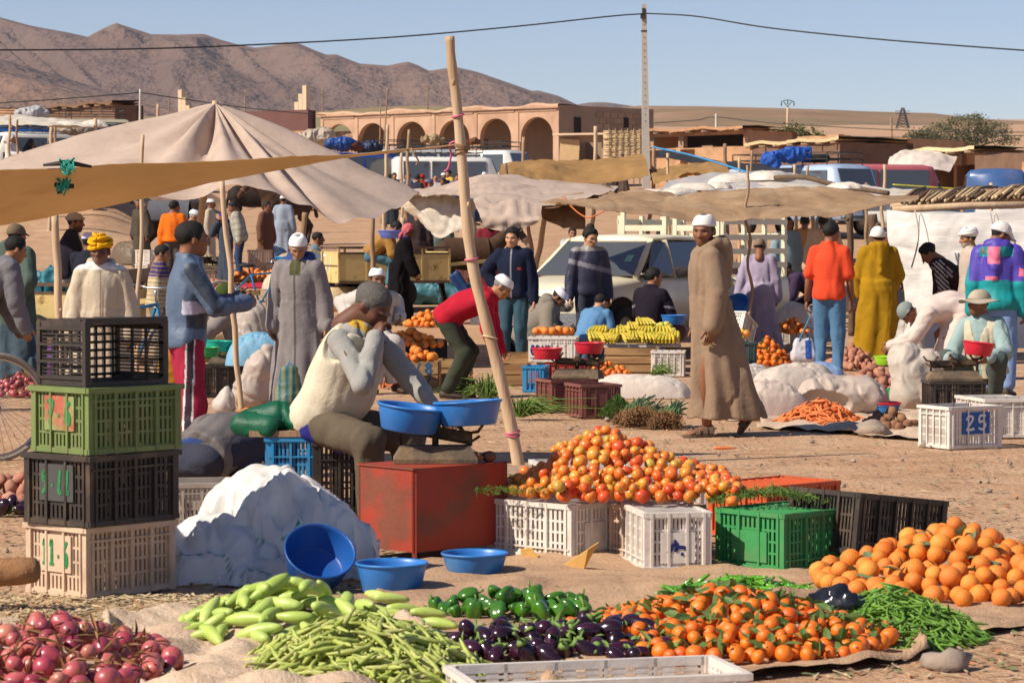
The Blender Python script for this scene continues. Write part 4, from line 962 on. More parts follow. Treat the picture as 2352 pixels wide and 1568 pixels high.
BPO = [sph_mesh('potato', BPOTATO, .04, .85, lump=.18, seed=i*3+20, n=12, m=8) for i in range(2)]
LEM = [sph_mesh('lemon', LEMON, .032, 1.2, lump=.05)]; APP = [sph_mesh('apple', APPLE, .037, .9, dim=.2)]
ZUC = [pod_mesh('zucchini', ZUCC, .17, .032, .05, 9, 9, 0, .72, i) for i in range(2)]
FAV = [pod_mesh('bean_pod', FAVA, .15, .0105, bd, 6, 10, .14, .8, i) for i, bd in enumerate((.04, .10, .18))]
GBN = [pod_mesh('bean', GBEAN, .115, .0062, bd, 5, 8, .1, .8, i) for i, bd in enumerate((.05, .12, .2))]
CHI = [pod_mesh('chili_pepper', CHILI, .13, .013, bd, 7, 9, 0, .35, i) for i, bd in enumerate((.06, .14))]
CAR = [pod_mesh('carrot', CARROT, .15, .0155, bd, 7, 8, .02, .45, i) for i, bd in enumerate((.0, .05, .09))]
def pep_f(V):
    th = np.arctan2(V[:, 1], V[:, 0]); u = V[:, 2]/.052; k = 1+.20*np.cos(3*th)*np.clip(1-u*u*.3, 0, 1); W = V*np.stack([k, k, 0*k+1], -1)
    W[:, 2] -= .014*np.exp(-((1-u)/.1)); return W
PEP = [with_cap(blob((.032, .032, .052), 18, 12, pep_f).mesh('green_pepper', PEPPER), lambda b: b.tube([(0, 0, .03), (.004, 0, .05), (.012, 0, .065)], .005, 6), CALYX)]
def egg_cap(b):
    b.lathe([(.0, .062), (.012, .060), (.021, .048), (.016, .046)], 8); b.tube([(0, 0, .058), (.004, 0, .08), (.014, .004, .10)], [.006, .005, .006], 6)
def egg_f(k):
    def f(V):
        W = V.copy(); u = V[:, 2]/.055; s_ = 1-.22*np.clip(u, -1, 1); W[:, 0] *= s_; W[:, 1] *= s_; W[:, 2] *= k; return W
    return f
EGG = [with_cap(blob((.032, .032, .055), 14, 10, egg_f(k)).mesh('eggplant', EGGP), egg_cap, CALYX) for k in (1., 1.15)]
EGGL = [with_cap(blob((.034, .034, .055), 14, 10, egg_f(1.9)).mesh('eggplant', EGGP), lambda b: (b.lathe([(.0, .112), (.012, .108), (.022, .095), (.016, .094)], 8), b.tube([(0, 0, .105), (.004, 0, .13)], .006, 6)), CALYX)]

def visible(P, r, thr=.05, res=3.):
    "share of each ball the camera sees, other balls of the heap in front"
    P = np.asarray(P); d = P-A3(0, 0, CAM_H); Yc = d[:, 1]*_cp-d[:, 2]*_sp; Zc = d[:, 1]*_sp+d[:, 2]*_cp
    u = d[:, 0]/Yc*F_PX/res; v = -Zc/Yc*F_PX/res; rp = np.asarray(r)/Yc*F_PX/res; u -= u.min()-20; v -= v.min()-20
    buf = -np.ones((int(v.max())+30, int(u.max())+30), int); cnt = np.zeros(len(P))
    for i in np.argsort(-Yc):
        k = int(rp[i])+1; yy, xx = np.mgrid[-k:k+1, -k:k+1]; m = xx**2+yy**2 <= rp[i]**2; a, b_ = yy[m]+int(v[i]), xx[m]+int(u[i])
        ok = (a >= 0) & (b_ >= 0) & (a < buf.shape[0]) & (b_ < buf.shape[1]); buf[a[ok], b_[ok]] = i; cnt[i] = max(ok.sum(), 1)
    n = np.bincount(buf[buf >= 0], minlength=len(P)); return n/np.maximum(cnt, 1) >= thr
def pack(cx, cy, z0, prof, R_, r, n=500, tries=9000, seed=1, rv=.15):
    "balls dropped one by one on a heap whose height above z0 is prof(x, y) (local); returns points and radii"
    rg = np.random.default_rng(seed); P = np.zeros((n, 3)); Q = np.zeros(n); k = 0
    for _ in range(tries):
        if k >= n: break
        x, y = rg.uniform(-R_[0], R_[0]), rg.uniform(-R_[1], R_[1]); h = prof(x, y); q = r*rg.uniform(1-rv, 1+rv)
        if h <= 0: continue
        z = q
        if k:
            d2 = (P[:k, 0]-x)**2+(P[:k, 1]-y)**2; s = (Q[:k]+q)*.94; m = d2 < s*s
            if m.any(): z = max(z, (P[:k, 2][m]+np.sqrt(s[m]**2-d2[m])).max())
        if z-q > h: continue
        P[k] = (x, y, z); Q[k] = q; k += 1
    return P[:k]+A3(cx, cy, z0), Q[:k]
def put(meshes, pts, rad, r0, label, group, cat, name=None, cap=300, cull=.05, flat=False, extra_label=None, stuff_label=None):
    if cull: keep = visible(pts, rad, cull); pts, rad = pts[keep], rad[keep]
    order = np.argsort(pts[:, 1]-pts[:, 2]); pts, rad = pts[order], rad[order]
    for i, (p, q) in enumerate(zip(pts[:cap], rad[:cap])):
        me = random.choice(meshes); o = bpy.data.objects.new(name or me.name, me); COL.objects.link(o); o.location = p; s_ = q/r0; o.scale = (s_, s_, s_)
        o.rotation_euler = (random.gauss(0, .5), random.gauss(0, .5), random.uniform(0, 6.3)) if flat else (random.uniform(0, 6.3), random.uniform(0, 6.3), random.uniform(0, 6.3))
        tag(o, label, cat, group)
    if len(pts) > cap: merge_stuff(meshes, pts[cap:], rad[cap:]/r0, None, stuff_label or label, name or meshes[0].name)
def merge_stuff(meshes, pts, sc, rots, label, nm):
    V = []; Fc = []; n = 0; mats = list(meshes[0].materials)
    for i, (p, s_) in enumerate(zip(pts, sc)):
        me = meshes[i % len(meshes)]; co = np.empty(len(me.vertices)*3, np.float32); me.vertices.foreach_get('co', co); co = co.reshape(-1, 3)
        rt = np.array(Euler(rots[i] if rots is not None else (random.uniform(0, 6), random.uniform(0, 6), 0)).to_matrix()); V.append(co @ rt.T*s_+np.array(p))
        Fc += [tuple(j+n for j in q.vertices) for q in me.polygons]; n += len(co)
    o = ob(nm+'_mass', to_mesh(nm+'_mass', np.concatenate(V), Fc, mats)); tag(o, label, kind='stuff')
def cone_prof(rx, ry, h, pw=1.25):
    return lambda x, y: h*(1-min(1, math.sqrt((x/rx)**2+(y/ry)**2))**pw)
def lay(meshes, c, z0, prof, R_, n, label, group, cat, name=None, cap=300, tilt=.22, sc=(.8, 1.15), seed=1, layers=3, thick=.012, up=.004, mass_label=None):
    "long pods lying on a heap; the top ones are things, those beneath one mass"
    rg = np.random.default_rng(seed); it = []
    for i in range(n):
        while True:
            x, y = rg.uniform(-R_[0], R_[0]), rg.uniform(-R_[1], R_[1]); h = prof(x, y)
            if h > 0: break
        e = .02; gxx = (prof(x+e, y)-prof(x-e, y))/(2*e); gyy = (prof(x, y+e)-prof(x, y-e))/(2*e); N = Vector((-gxx, -gyy, 1)).normalized()
        l = rg.integers(0, layers); zz = max(h-l*thick, .006)+up*rg.random(); yaw = rg.uniform(0, 2*PI)
        q = Vector((0, 0, 1)).rotation_difference(N) @ Euler((0, rg.normal(0, tilt), yaw)).to_quaternion()
        it.append((l+rg.random()*.3-(y*-.0), (c[0]+x, c[1]+y, z0+zz), q.to_euler(), rg.uniform(*sc)))
    it.sort(key=lambda a: a[0])
    for l, p, e, s_ in it[:cap]:
        me = random.choice(meshes); o = bpy.data.objects.new(name or me.name, me); COL.objects.link(o); o.location = p; o.rotation_euler = e; o.scale = (s_,)*3; tag(o, label, cat, group)
    if len(it) > cap: merge_stuff(meshes, [a[1] for a in it[cap:]], [a[3] for a in it[cap:]], [a[2] for a in it[cap:]], mass_label or label, name or meshes[0].name)
def leaves(name, label, c, z0, prof, R_, n, size, mat=None, seed=3, lift=.02, asp=.38):
    rg = np.random.default_rng(seed); V = []; k = 0; 
    while k < n:
        x, y = rg.uniform(-R_[0], R_[0]), rg.uniform(-R_[1], R_[1]); h = prof(x, y)
        if h <= 0: continue
        L = size*rg.uniform(.6, 1.3); m = np.array(Euler((rg.normal(0, .6), rg.normal(0, .6), rg.uniform(0, 6.3))).to_matrix())
        pts = np.array([(-.5, 0, 0), (-.2, asp*.5, .05), (.15, asp*.45, .06), (.5, 0, -.05), (.15, -asp*.45, .06), (-.2, -asp*.5, .05), (0, 0, -.0)])*L
        V.append(pts @ m.T+A3(c[0]+x, c[1]+y, z0+h+lift*rg.random())); k += 1
    Fc = [tuple(7*i+j for j in q) for i in range(n) for q in ((0, 6, 1), (1, 6, 2), (2, 6, 3), (3, 6, 4), (4, 6, 5), (5, 6, 0))]
    o = ob(name, to_mesh(name, np.concatenate(V), Fc, (mat or LEAFM,), smooth=False)); tag(o, label, kind='stuff')

# ------------------------------------------------------------------ crates
def plast(name, h, var=.16): return M('plastic_'+name, H_(h), .5, var, 7, .12, 30, col2=tuple(np.array(H_(h))*.5+np.array((.22, .14, .085))*.5), c2scale=5, c2lo=.5, c2hi=.75, spec=.35)
def crate_wall(w, h, th=.012, rows=4, cells=4, slots=3, plate=None, gap=.45, rim=.03):
    "a pierced wall in the xz plane, centred in x, z from 0; plate=(x0,x1,z0,z1) fractions left solid"
    b = MB(); z0, z1 = rim, h-rim
    b.box((0, 0, rim/2), (w, th, rim)); b.box((0, 0, h-rim/2), (w, th, rim)); cw = w/cells
    for i in range(cells+1): b.box((-w/2+min(max(i*cw, .006), w-.006), -.006, h/2), (.012, th+.012, h-.004))
    for r_ in range(1, rows): b.box((0, 0, z0+(z1-z0)*r_/rows), (w-.004, th*.9, .010))
    for i in range(cells):
        x0 = -w/2+i*cw+.006; iw = cw-.012
        for r_ in range(rows):
            za, zb = z0+(z1-z0)*r_/rows, z0+(z1-z0)*(r_+1)/rows; fx = (x0+iw/2+w/2)/w; fz = ((za+zb)/2)/h
            if plate and plate[0] < fx < plate[1] and plate[2] < fz < plate[3]:
                b.box((x0+iw/2, 0, (za+zb)/2), (iw, th*.7, zb-za)); continue
            bw = iw/(slots+1)*(1-gap)
            for k in range(slots+1): b.box((x0+iw*(k+.5)/(slots+1), 0, (za+zb)/2), (bw, th*.8, zb-za))
    return b
_CM = {}
def crate(label, loc, rz, dims, mat, name='plastic_crate', rot=None, plate=True, style=(4, 4, 3), rimw=.012, group=None, sign=None, signmat=None, flip=False, lid=False, platemat=None, side=-1, cat='crate', gap=.45, base=True):
    L, W, H = dims; key = (dims, mat.name, plate, style, gap)
    if key not in _CM:
        f = MB(); t = .028
        for sx in (-1, 1):
            for sy in (-1, 1): f.box((sx*(L/2-t/2+.003), sy*(W/2-t/2+.003), H/2), (t, t, H-.003))
        for z, e in ((H-.012, rimw), (.012, .004)):
            for sy in (-1, 1): f.box((0, sy*(W/2+e/2), z), (L+2*e, e+.006, .022))
            for sx in (-1, 1): f.box((sx*(L/2+e/2), 0, z), (e+.006, W-.004, .022))
        for sy in (-1, 1): f.box((0, sy*(W/2+.004), H*.80), (L-.02, .01, .008))
        fl = MB(); nx, ny = 9, 7
        for i in range(nx): fl.box((-L/2+.03+(L-.06)*i/(nx-1), 0, .012), (.012, W-.03, .012))
        for j in range(ny): fl.box((0, -W/2+.03+(W-.06)*j/(ny-1), .020), (L-.03, .012, .010))
        lw = crate_wall(L-.05, H, rows=style[0], cells=style[1], slots=style[2], gap=gap)
        ew = crate_wall(W-.05, H, rows=style[0], cells=max(3, style[1]-1), slots=style[2], plate=(.2, .8, .3, .95) if plate else None, gap=gap)
        _CM[key] = [f.mesh('frame', mat), fl.mesh('floor_grid', mat), lw.mesh('wall', mat), ew.mesh('wall', mat)]
    me = _CM[key]; root = empty(name, loc, rz, label, cat, group); inner = root
    if rot is not None: root.rotation_euler = rot
    def child(nm, m, l=(0, 0, 0), r=(0, 0, 0)):
        o = ob(nm, m, root); o.location = l; o.rotation_euler = r; return o
    child('frame', me[0]); child('floor_grid', me[1])
    ws = [child('wall', me[2], (0, -W/2+.008, 0)), child('wall', me[2], (0, W/2-.008, 0), (0, 0, PI)), child('wall', me[3], (-L/2+.008, 0, 0), (0, 0, -PI/2)), child('wall', me[3], (L/2-.008, 0, 0), (0, 0, PI/2))]
    if plate:
        for q in (2, 3):
            b = MB(); b.box((0, -.010, H*.60), (W*.52, .008, H*.52)); p = b.build('label_plate', platemat or mat, ws[q])
            if sign and q == (2 if side < 0 else 3):
                marks(ws[q], sign, W*.46, H*.40, .016, signmat, (0, -.0165, H*.61))
    return root
GL = {'1': [[(.3, .8), (.55, 1), (.55, 0)], [(.25, 0), (.85, 0)]], '6': [[(.8, 1), (.35, .7), (.2, .3), (.35, 0), (.7, 0), (.8, .3), (.55, .5), (.25, .35)]], '.': [[(.45, .35), (.55, .35)]],
      '7': [[(.1, 1), (.9, 1), (.4, 0)], [(.3, .5), (.8, .5)]], '3': [[(.1, .9), (.5, 1), (.85, .75), (.4, .55), (.85, .3), (.5, 0), (.1, .1)]], '5': [[(.85, 1), (.25, 1), (.2, .55), (.6, .6), (.85, .3), (.55, 0), (.15, .08)]],
      '2': [[(.1, .75), (.4, 1), (.8, .8), (.15, 0), (.9, .05)]], '9': [[(.8, .6), (.5, .45), (.2, .7), (.5, 1), (.8, .8), (.75, .3), (.4, 0)]], '8': [[(.5, .55), (.2, .75), (.5, 1), (.8, .75), (.5, .55), (.15, .25), (.5, 0), (.85, .25), (.5, .55)]],
      '0': [[(.5, 0), (.15, .5), (.5, 1), (.85, .5), (.5, 0)]], 'G': [[(.85, .85), (.5, 1), (.15, .5), (.5, 0), (.85, .15), (.85, .5), (.55, .5)]], 'S': [[(.85, .9), (.4, 1), (.2, .75), (.8, .3), (.5, 0), (.15, .1)]],
      'I': [[(.5, 0), (.5, 1)]], 'M': [[(.1, 0), (.15, 1), (.5, .4), (.85, 1), (.9, 0)]], 'H': [[(.15, 0), (.15, 1)], [(.85, 0), (.85, 1)], [(.15, .5), (.85, .5)]], 'l': [[(.6, 1), (.4, .1), (.75, .05)]],
      'g': [[(.75, .75), (.4, .9), (.25, .6), (.7, .6), (.75, .85), (.7, .3), (.2, 0)]], 'D': [[(.2, 0), (.2, 1), (.6, .95), (.85, .5), (.6, .05), (.2, 0)]], 'N': [[(.15, 0), (.15, 1), (.85, 1), (.85, 0)]], '/': [[(.25, 0), (.75, 1)]],
      'a': [[(.1, .6), (.25, .45), (.5, .45), (.6, .6), (.55, .3), (.7, .3), (.8, .55), (.9, .7)], [(.3, .8), (.34, .8)], [(.62, .1), (.64, .13)], [(.85, .9), (.88, .9)]], ' ': []}
def strokes(b, txt, w, h, lw):
    rows = txt.split('|'); rh = h/len(rows); rg = random.Random(len(txt)*7)
    for ri, row in enumerate(rows):
        cw = w/len(row)
        for i, ch in enumerate(row):
            for pl in GL[ch]:
                P = [(-w/2+cw*(i+.12+.76*x), h/2-rh*(ri+1)+rh*(.1+.8*y)) for x, y in pl]
                if len(P) > 2: P = [tuple(q[:2]) for q in catmull([(x, y, 0) for x, y in P], np.linspace(0, 1, len(P)*4))]
                for k, ((x0, z0), (x1, z1)) in enumerate(zip(P, P[1:])):
                    d = math.hypot(x1-x0, z1-z0)+1e-6; ux, uz = (x1-x0)/d, (z1-z0)/d; q = lw/2*rg.uniform(.85, 1.15); yy = -.0002*(k % 3)
                    b.add([(x0-ux*q*.6-uz*q, yy, z0-uz*q*.6+ux*q), (x0-ux*q*.6+uz*q, yy, z0-uz*q*.6-ux*q), (x1+ux*q*.6+uz*q, yy, z1+uz*q*.6-ux*q), (x1+ux*q*.6-uz*q, yy, z1+uz*q*.6+ux*q)], [(0, 1, 2, 3)])
def marks(par, txt, w, h, lw, mat, loc, rot=(0, 0, 0)):
    for i, ch in enumerate(txt):
        if ch in ' |': continue
        b = MB(); strokes(b, ''.join(c if k == i or c == '|' else ' ' for k, c in enumerate(txt)), w, h, lw); b.build('painted_mark', mat, par, loc=loc, rot=rot)
PLANKM = M('crate_plank', H_('b08c60'), .85, .2, 8, .3, 30, stretch=(.15, 1, 1), rand=.15, col2=H_('8a6844'), c2scale=6)
def wcrate(label, loc, rz, dims, sign=None, signmat=None, rows=3, mat=None, name='wooden_crate'):
    L, W, H = dims; root = empty(name, loc, rz, label, 'crate'); ph = H/rows; mat = mat or PLANKM
    for sx in (-1, 1):
        for sy in (-1, 1): b = MB(); b.box((sx*(L/2-.02), sy*(W/2-.02), H/2), (.035, .035, H)); b.build('corner_post', mat, root)
    for r_ in range(rows):
        z = ph*(r_+.5); hh = ph-.014
        for sy in (-1, 1): b = MB(); b.box((0, sy*(W/2+.004), z), (L, .010, hh), (0, random.uniform(-.01, .01), 0)); b.build('plank', mat, root)
        for sx in (-1, 1): b = MB(); b.box((sx*(L/2+.004), 0, z), (.010, W-.03, hh)); b.build('plank', mat, root)
    for k in range(4): b = MB(); b.box((0, -W/2+W*(k+.5)/4, .012), (L-.03, W/4-.015, .01)); b.build('plank', mat, root)
    if sign:
        marks(root, sign, L*.8, H*.9, .022, signmat, (0, -W/2-.011, H/2))
    return root

# ------------------------------------------------------------------ basins and scales
def basin_mesh(name, R_, h, mat, n=36):
    b = MB(); t = .006; r = R_*.80
    b.lathe([(.001, 0), (r*.95, 0), (r, .006), (R_*.955, h-.018), (R_*.965, h-.012), (R_*1.0, h-.012), (R_*1.01, h-.004), (R_*.99, h), (R_*.95, h-.004), (R_*.93, h-.02), (r-t, .012), (r*.9, t), (.001, t)], n)
    return b.mesh(name, mat)
def basin(label, loc, R_, h, mat, rot=(0, 0, 0), group=None, name='basin'):
    o = ob(name, basin_mesh(name, R_, h, mat), None, loc, rot); return tag(o, label, 'basin', group)
BLUEP = M('blue_plastic', H_('2f74bd'), .4, .08, 6, .03, 30, spec=.45, col2=H_('5a86b4'), c2scale=7, c2lo=.55, c2hi=.75)
REDP = M('red_plastic', H_('c8253a'), .4, .06, 6, .03, 30, spec=.45); GREENP = M('green_plastic', H_('1f9a58'), .4, .06, 6, .03, 30, spec=.45)
LIMEP = M('lime_plastic', H_('93cf28'), .4, .06, 6, .03, 30, spec=.45); TURQ = M('turquoise_plastic', H_('1aa890'), .4, .06, 6, .03); DGREEN = M('dark_green_plastic', H_('1f5a34'), .45, .06, 6, .03)
SCALEM = M('cast_iron', H_('3a332d'), .7, .3, 14, .3, 50, metal=.5, spec=.3, col2=H_('6a5640'), c2scale=8); SCALEB = M('scale_base', H_('5c4f42'), .8, .25, 9, .3, 40, col2=H_('7a664e'), c2scale=6)
def scale(label, loc, rz, w=.46, tilt=.06, group=None):
    root = empty('balance_scale', loc, rz, label, 'scale', group)
    b = MB(); V = []
    for z, sx, sy in ((0, .5, .075), (.02, .5, .075), (.075, .42, .05), (.08, .42, .05)):
        for x, y in ((-1, -1), (1, -1), (1, 1), (-1, 1)): V.append((x*sx*w, y*sy*1.3, z))
    b.add(V, [(3, 2, 1, 0), (12, 13, 14, 15)]+[(4*k+i, 4*k+(i+1) % 4, 4*k+4+(i+1) % 4, 4*k+4+i) for k in range(3) for i in range(4)]); b.build('base', SCALEB, root)
    b = MB(); dz = w*.42*tilt
    b.bar((-w*.42, 0, .15+dz), (w*.42, 0, .15-dz), .018, .045); b.bar((-w*.42, .03, .125+dz), (w*.42, .03, .125-dz), .012, .03); b.tube([(0, 0, .075), (0, 0, .17)], .016, 8); b.box((0, -.01, .17), (.05, .04, .04)); b.build('beam', SCALEM, root)
    for s_ in (-1, 1):
        b = MB(); x = s_*w*.42; z = .155-s_*dz
        b.tube([(x, 0, .078), (x, 0, z+.02)], .010, 7); b.tube([(x-.045, 0, z), (x, 0, z-.03), (x+.045, 0, z)], .008, 6)
        for a in range(4):
            c, q = math.cos(a*PI/2+.7), math.sin(a*PI/2+.7); b.tube([(x, 0, z+.015), (x+c*.05, q*.05, z+.02), (x+c*.085, q*.085, z+.055)], .007, 6)
        b.build('pan_support', SCALEM, root)
    return root
def weight(label, loc, s_=1., mat=None):
    root = empty('scale_weight', loc, random.random(), label, 'weight'); b = MB(); b.box((0, 0, .03*s_), (.075*s_, .075*s_, .06*s_), taper=.72); b.build('block', mat or SCALEB, root)
    b = MB(); a = np.linspace(0, PI, 9); b.tube([(.022*s_*math.cos(x), 0, .06*s_+.02*s_*math.sin(x)) for x in a], .005*s_, 6); b.build('ring', SCALEM, root)
# ------------------------------------------------------------------ sacks
def sack(name, label, loc, prims, col, s=250, folds=.012, seed=0, cut=0., rz=0., crisp=.3, cat='sack', mat=None, mouth=None, fq=6., stripes=None, group=None):
    vox = min(max(1.3/(s*.435), .010), .03); lo = [min(min(p[0][i]-p[2], p[1][i]-p[3]) for p in prims) for i in range(3)]; hi = [max(max(p[0][i]+p[2], p[1][i]+p[3]) for p in prims) for i in range(3)]
    fd = Field(lo, hi, vox)
    for a, b_, ra, rb in prims: fd.cone(a, b_, ra, rb, .05)
    so = A3(seed, seed*1.7, seed*.3)
    def w(P):
        W = P+.06*np.stack([vnoise(P*5+so), vnoise(P*5+so+11), vnoise(P*5+so+23)], -1)
        return folds*.9*(np.abs(vnoise(W*fq*A3(1, 1, .55)+so))*2.4-.7)+folds*.8*np.exp(-(vnoise(W*fq*A3(1.3, 1.3, .5)+so+31)/.12)**2)+folds*crisp*(np.abs(vnoise(W*fq*2.3+so+4))*2.2-.6)+folds*.8*vnoise(P*3+so)
    fd.disp(w, .09); fd.cut((0, 0, -1), -cut)
    if mouth is not None: fd.carve(lambda P: rell(P, mouth[0], mouth[1]), [mouth[0][i]-mouth[1][i] for i in range(3)], [mouth[0][i]+mouth[1][i] for i in range(3)])
    V, Fc = fd.mesh(); c = np.tile(np.array(col)*A3(.80, .76, .72), (len(V), 1))
    if stripes: c = stripes(V, c)
    o = ob(name, to_mesh(name, V, Fc, (mat or SACKM,), cols=c), None, loc, (0, 0, rz)); return tag(o, label, cat, group)
SACKM = M('woven_sack', rough=.5, attr=True, var=.14, scale=5, bump=.2, bscale=40, spec=.35, bdist=.02, transl=.22)
def pillow(name, label, loc, L, W, H, col, rz=0., seed=0, cat='sack', wr=.8, n=44):
    "a filled sack lying flat: bulging middle, gathered ends, creases running from the ends"
    u, v = np.meshgrid(np.linspace(-1, 1, n), np.linspace(-1, 1, n), indexing='ij'); e = np.abs(u)
    x = u*L/2*(1-.05*v*v+.05*np.sin(5*v+seed)); y = v*W/2*(.72+.28*np.sqrt(1-np.clip(e, 0, .98)**2.5)); b_ = np.clip(1-e**3.2, 0, 1)**.55*np.clip(1-np.abs(v)**2.6, 0, 1)**.55
    Q = np.stack([u*2.2+seed, v*5+seed*1.3, 0*u], -1); z = H*b_*(1+.07*fbm(np.stack([u*2, v*2, 0*u+seed], -1), 2))
    z = z-wr*H*.16*np.exp(-(vnoise(Q+.25*vnoise(Q*1.7+5)[..., None])/.14)**2)*(.35+.65*e)*np.sqrt(b_+.001)-wr*H*.09*np.exp(-(vnoise(Q*A3(2.3, .8, 1)+9)/.13)**2)*np.sqrt(b_+.001)+.008*H*vnoise(Q*6)
    b = MB(); b.grid(np.stack([x, y, np.maximum(z, .0)], -1)); o = b.build(name, SACKM, None, loc=loc, rot=(0, 0, rz), cols=lambda V: np.tile(np.minimum(np.array(col)*A3(1.12, 1.08, 1.03), .8), (len(V), 1))); return tag(o, label, cat)
def slump(name, label, loc, peaks, R_, col, seed=0, n=90, stripes=None):
    "empty plastic sacks thrown down: creases run from every high point to the ground"
    X, Y = np.meshgrid(np.linspace(-R_[0], R_[0], n), np.linspace(-R_[1], R_[1], n), indexing='ij'); Z = np.zeros_like(X)
    for i, (px, py, h, w) in enumerate(peaks):
        dx, dy = X-px, Y-py; d = np.hypot(dx, dy)+1e-6; q = np.stack([dx/d*2.3+seed+i*3, dy/d*2.3+i*5, d*1.6], -1); f = .9+.40*np.abs(vnoise(q))*2+.10*np.abs(vnoise(q*2.3+7))*2
        Z = Z+(h*np.clip(1-(d*f/w)**2.1, 0, 1)**.75)**5
    Z = Z**.2; Q = np.stack([X, Y, 0*X+seed], -1); W = Q+.06*np.stack([vnoise(Q*5), vnoise(Q*5+9), 0*X], -1); Z = Z-.03*np.exp(-(vnoise(W*7)/.14)**2)*(Z > .05)+.02*(np.abs(vnoise(Q*9+.5*vnoise(Q*6)[..., None]))*2-.5)*(Z > .02)+.012*vnoise(Q*23)*(Z > .02)
    Xs = X+.03*vnoise(Q*7+2)+.05*vnoise(Q*4+8)*Z/.3; Ys = Y+.03*vnoise(Q*7+12); V = np.stack([Xs, Ys, np.maximum(Z, -.002)], -1); keep = Z > .004
    idx = np.arange(n*n).reshape(n, n); k = keep[:-1, :-1] | keep[1:, :-1] | keep[:-1, 1:] | keep[1:, 1:]; Fc = np.stack([idx[:-1, :-1][k], idx[1:, :-1][k], idx[1:, 1:][k], idx[:-1, 1:][k]], -1)
    us, inv = np.unique(Fc, return_inverse=True); V = V.reshape(-1, 3)[us]; c = np.tile(np.array(col), (len(V), 1)); c = stripes(V, c) if stripes else c
    o = ob(name, to_mesh(name, V, inv.reshape(-1, 4), (SACKM,), cols=c), None, loc); return tag(o, label, 'sack')
# ------------------------------------------------------------------ foreground: ground cloths
BURLAP = M('burlap', (.46, .30, .185), .95, .14, 5, .6, 45, col2=(.38, .24, .15), c2scale=2.2, spec=.08, bdist=.02)
BURL2 = M('pale_burlap', (.56, .42, .30), .95, .12, 5, .6, 45, col2=(.48, .34, .24), c2scale=2.2, spec=.08, bdist=.02)
def mat_sheet(label, corners, nu, nv, mat, amp=.012, seed=0, fq=3., name='ground_cloth'):
    "corners: grid of pixels on the ground"
    P = net([[gp(x, y, .012) for x, y in row] for row in corners], nu, nv); c = P.reshape(-1, 3).mean(0); c[2] = 0
    w = np.abs(fbm(P*A3(fq, fq*.8, 0)+seed, 4))*amp*1.2+amp*1.1*np.clip(np.abs(vnoise(P*A3(1.1*fq, .5*fq, 0)+seed))*2.-.3, 0, 1)
    u, v = np.meshgrid(np.linspace(-1, 1, nu), np.linspace(-1, 1, nv), indexing='ij'); ed = np.maximum(np.abs(u), np.abs(v))
    w = w+sstep(.88, 1., ed)*amp*1.6*(.5+vnoise(P*A3(4, 4, 0)+seed+5))*(ed < .999)
    P = P.copy(); P[..., :2] += .03*np.stack([vnoise(P*A3(3, 3, 0)+seed+1), vnoise(P*A3(3, 3, 0)+seed+9)], -1)
    P[..., 2] = .008+np.maximum(w, 0); b = MB(); b.grid(P-c); o = b.build(name, mat, None, loc=c); tag(o, label, 'cloth')
mat_sheet('large brown burlap cloth spread below the crate table', [[(800, 1470), (1200, 1480), (1650, 1440), (2010, 1420)], [(830, 1390), (1200, 1370), (1600, 1360), (1990, 1340)], [(900, 1300), (1250, 1275), (1600, 1270), (1960, 1285)]], 60, 110, BURLAP, .014, 1)
mat_sheet('pale crumpled burlap under the zucchini and pods', [[(330, 1600), (700, 1610), (1100, 1600)], [(260, 1510), (560, 1490), (1000, 1470)], [(230, 1440), (480, 1412), (900, 1400)]], 60, 90, BURL2, .03, 4, 3.6)
mat_sheet('brown burlap strip under the tangerine heap', [[(1250, 1590), (1660, 1560), (1900, 1540), (2140, 1500)], [(1250, 1520), (1650, 1480), (1900, 1450), (2120, 1455)], [(1350, 1440), (1650, 1390), (1900, 1370), (2080, 1380)]], 40, 80, BURLAP, .026, 8)
mat_sheet('brown sacking under the orange heap', [[(1960, 1490), (2150, 1470), (2420, 1425)], [(1900, 1420), (2150, 1380), (2420, 1350)], [(1930, 1330), (2150, 1300), (2420, 1270)]], 40, 60, BURLAP, .02, 12)
mat_sheet('sackcloth corner under the red onions', [[(-80, 1640), (200, 1630), (420, 1610)], [(-60, 1520), (180, 1500), (400, 1560)], [(-60, 1440), (60, 1430), (260, 1500)]], 30, 40, BURL2, .015, 15)
# ------------------------------------------------------------------ heaps in the foreground
c = gp(1720, 1532); pr = cone_prof(.60, .66, .165, 1.1); C_MAN = (c.x-.02, c.y+.55)
p_, q_ = pack(C_MAN[0], C_MAN[1], .02, pr, (.62, .62), .031, 700, 9000, 3)
put(MAN, p_, q_, .031, 'small glossy tangerine in the leafy foreground heap', 'tangerines heaped with leaves', 'tangerine', cap=300, stuff_label='tangerines behind in the leafy heap')
leaves('fallen_leaves', 'green citrus leaves among the tangerines', C_MAN, .05, pr, (.62, .62), 420, .075)
p_, q_ = pack(C_MAN[0]-.45, C_MAN[1]-.05, .02, cone_prof(.30, .3, .06), (.3, .3), .031, 60, 1500, 5)
put(MAN, p_, q_, .031, 'small glossy tangerine in the leafy foreground heap', 'tangerines heaped with leaves', 'tangerine')
c = gp(2245, 1402); pr = cone_prof(.58, .72, .24, 1.05); p_, q_ = pack(c.x, c.y+.62, .02, pr, (.58, .72), .041, 500, 8000, 4)
put(ORG, p_, q_, .041, 'large orange in the heap at the lower right', 'oranges heaped at the lower right', 'orange')
leaves('fallen_leaves', 'grey green leaves among the large oranges', (c.x, c.y+.62), .05, pr, (.5, .6), 70, .09, MR('grey_leaf', [H_('6a7a54'), H_('78886a'), H_('5a6c48')], .6, .3, 0, transl=.2))
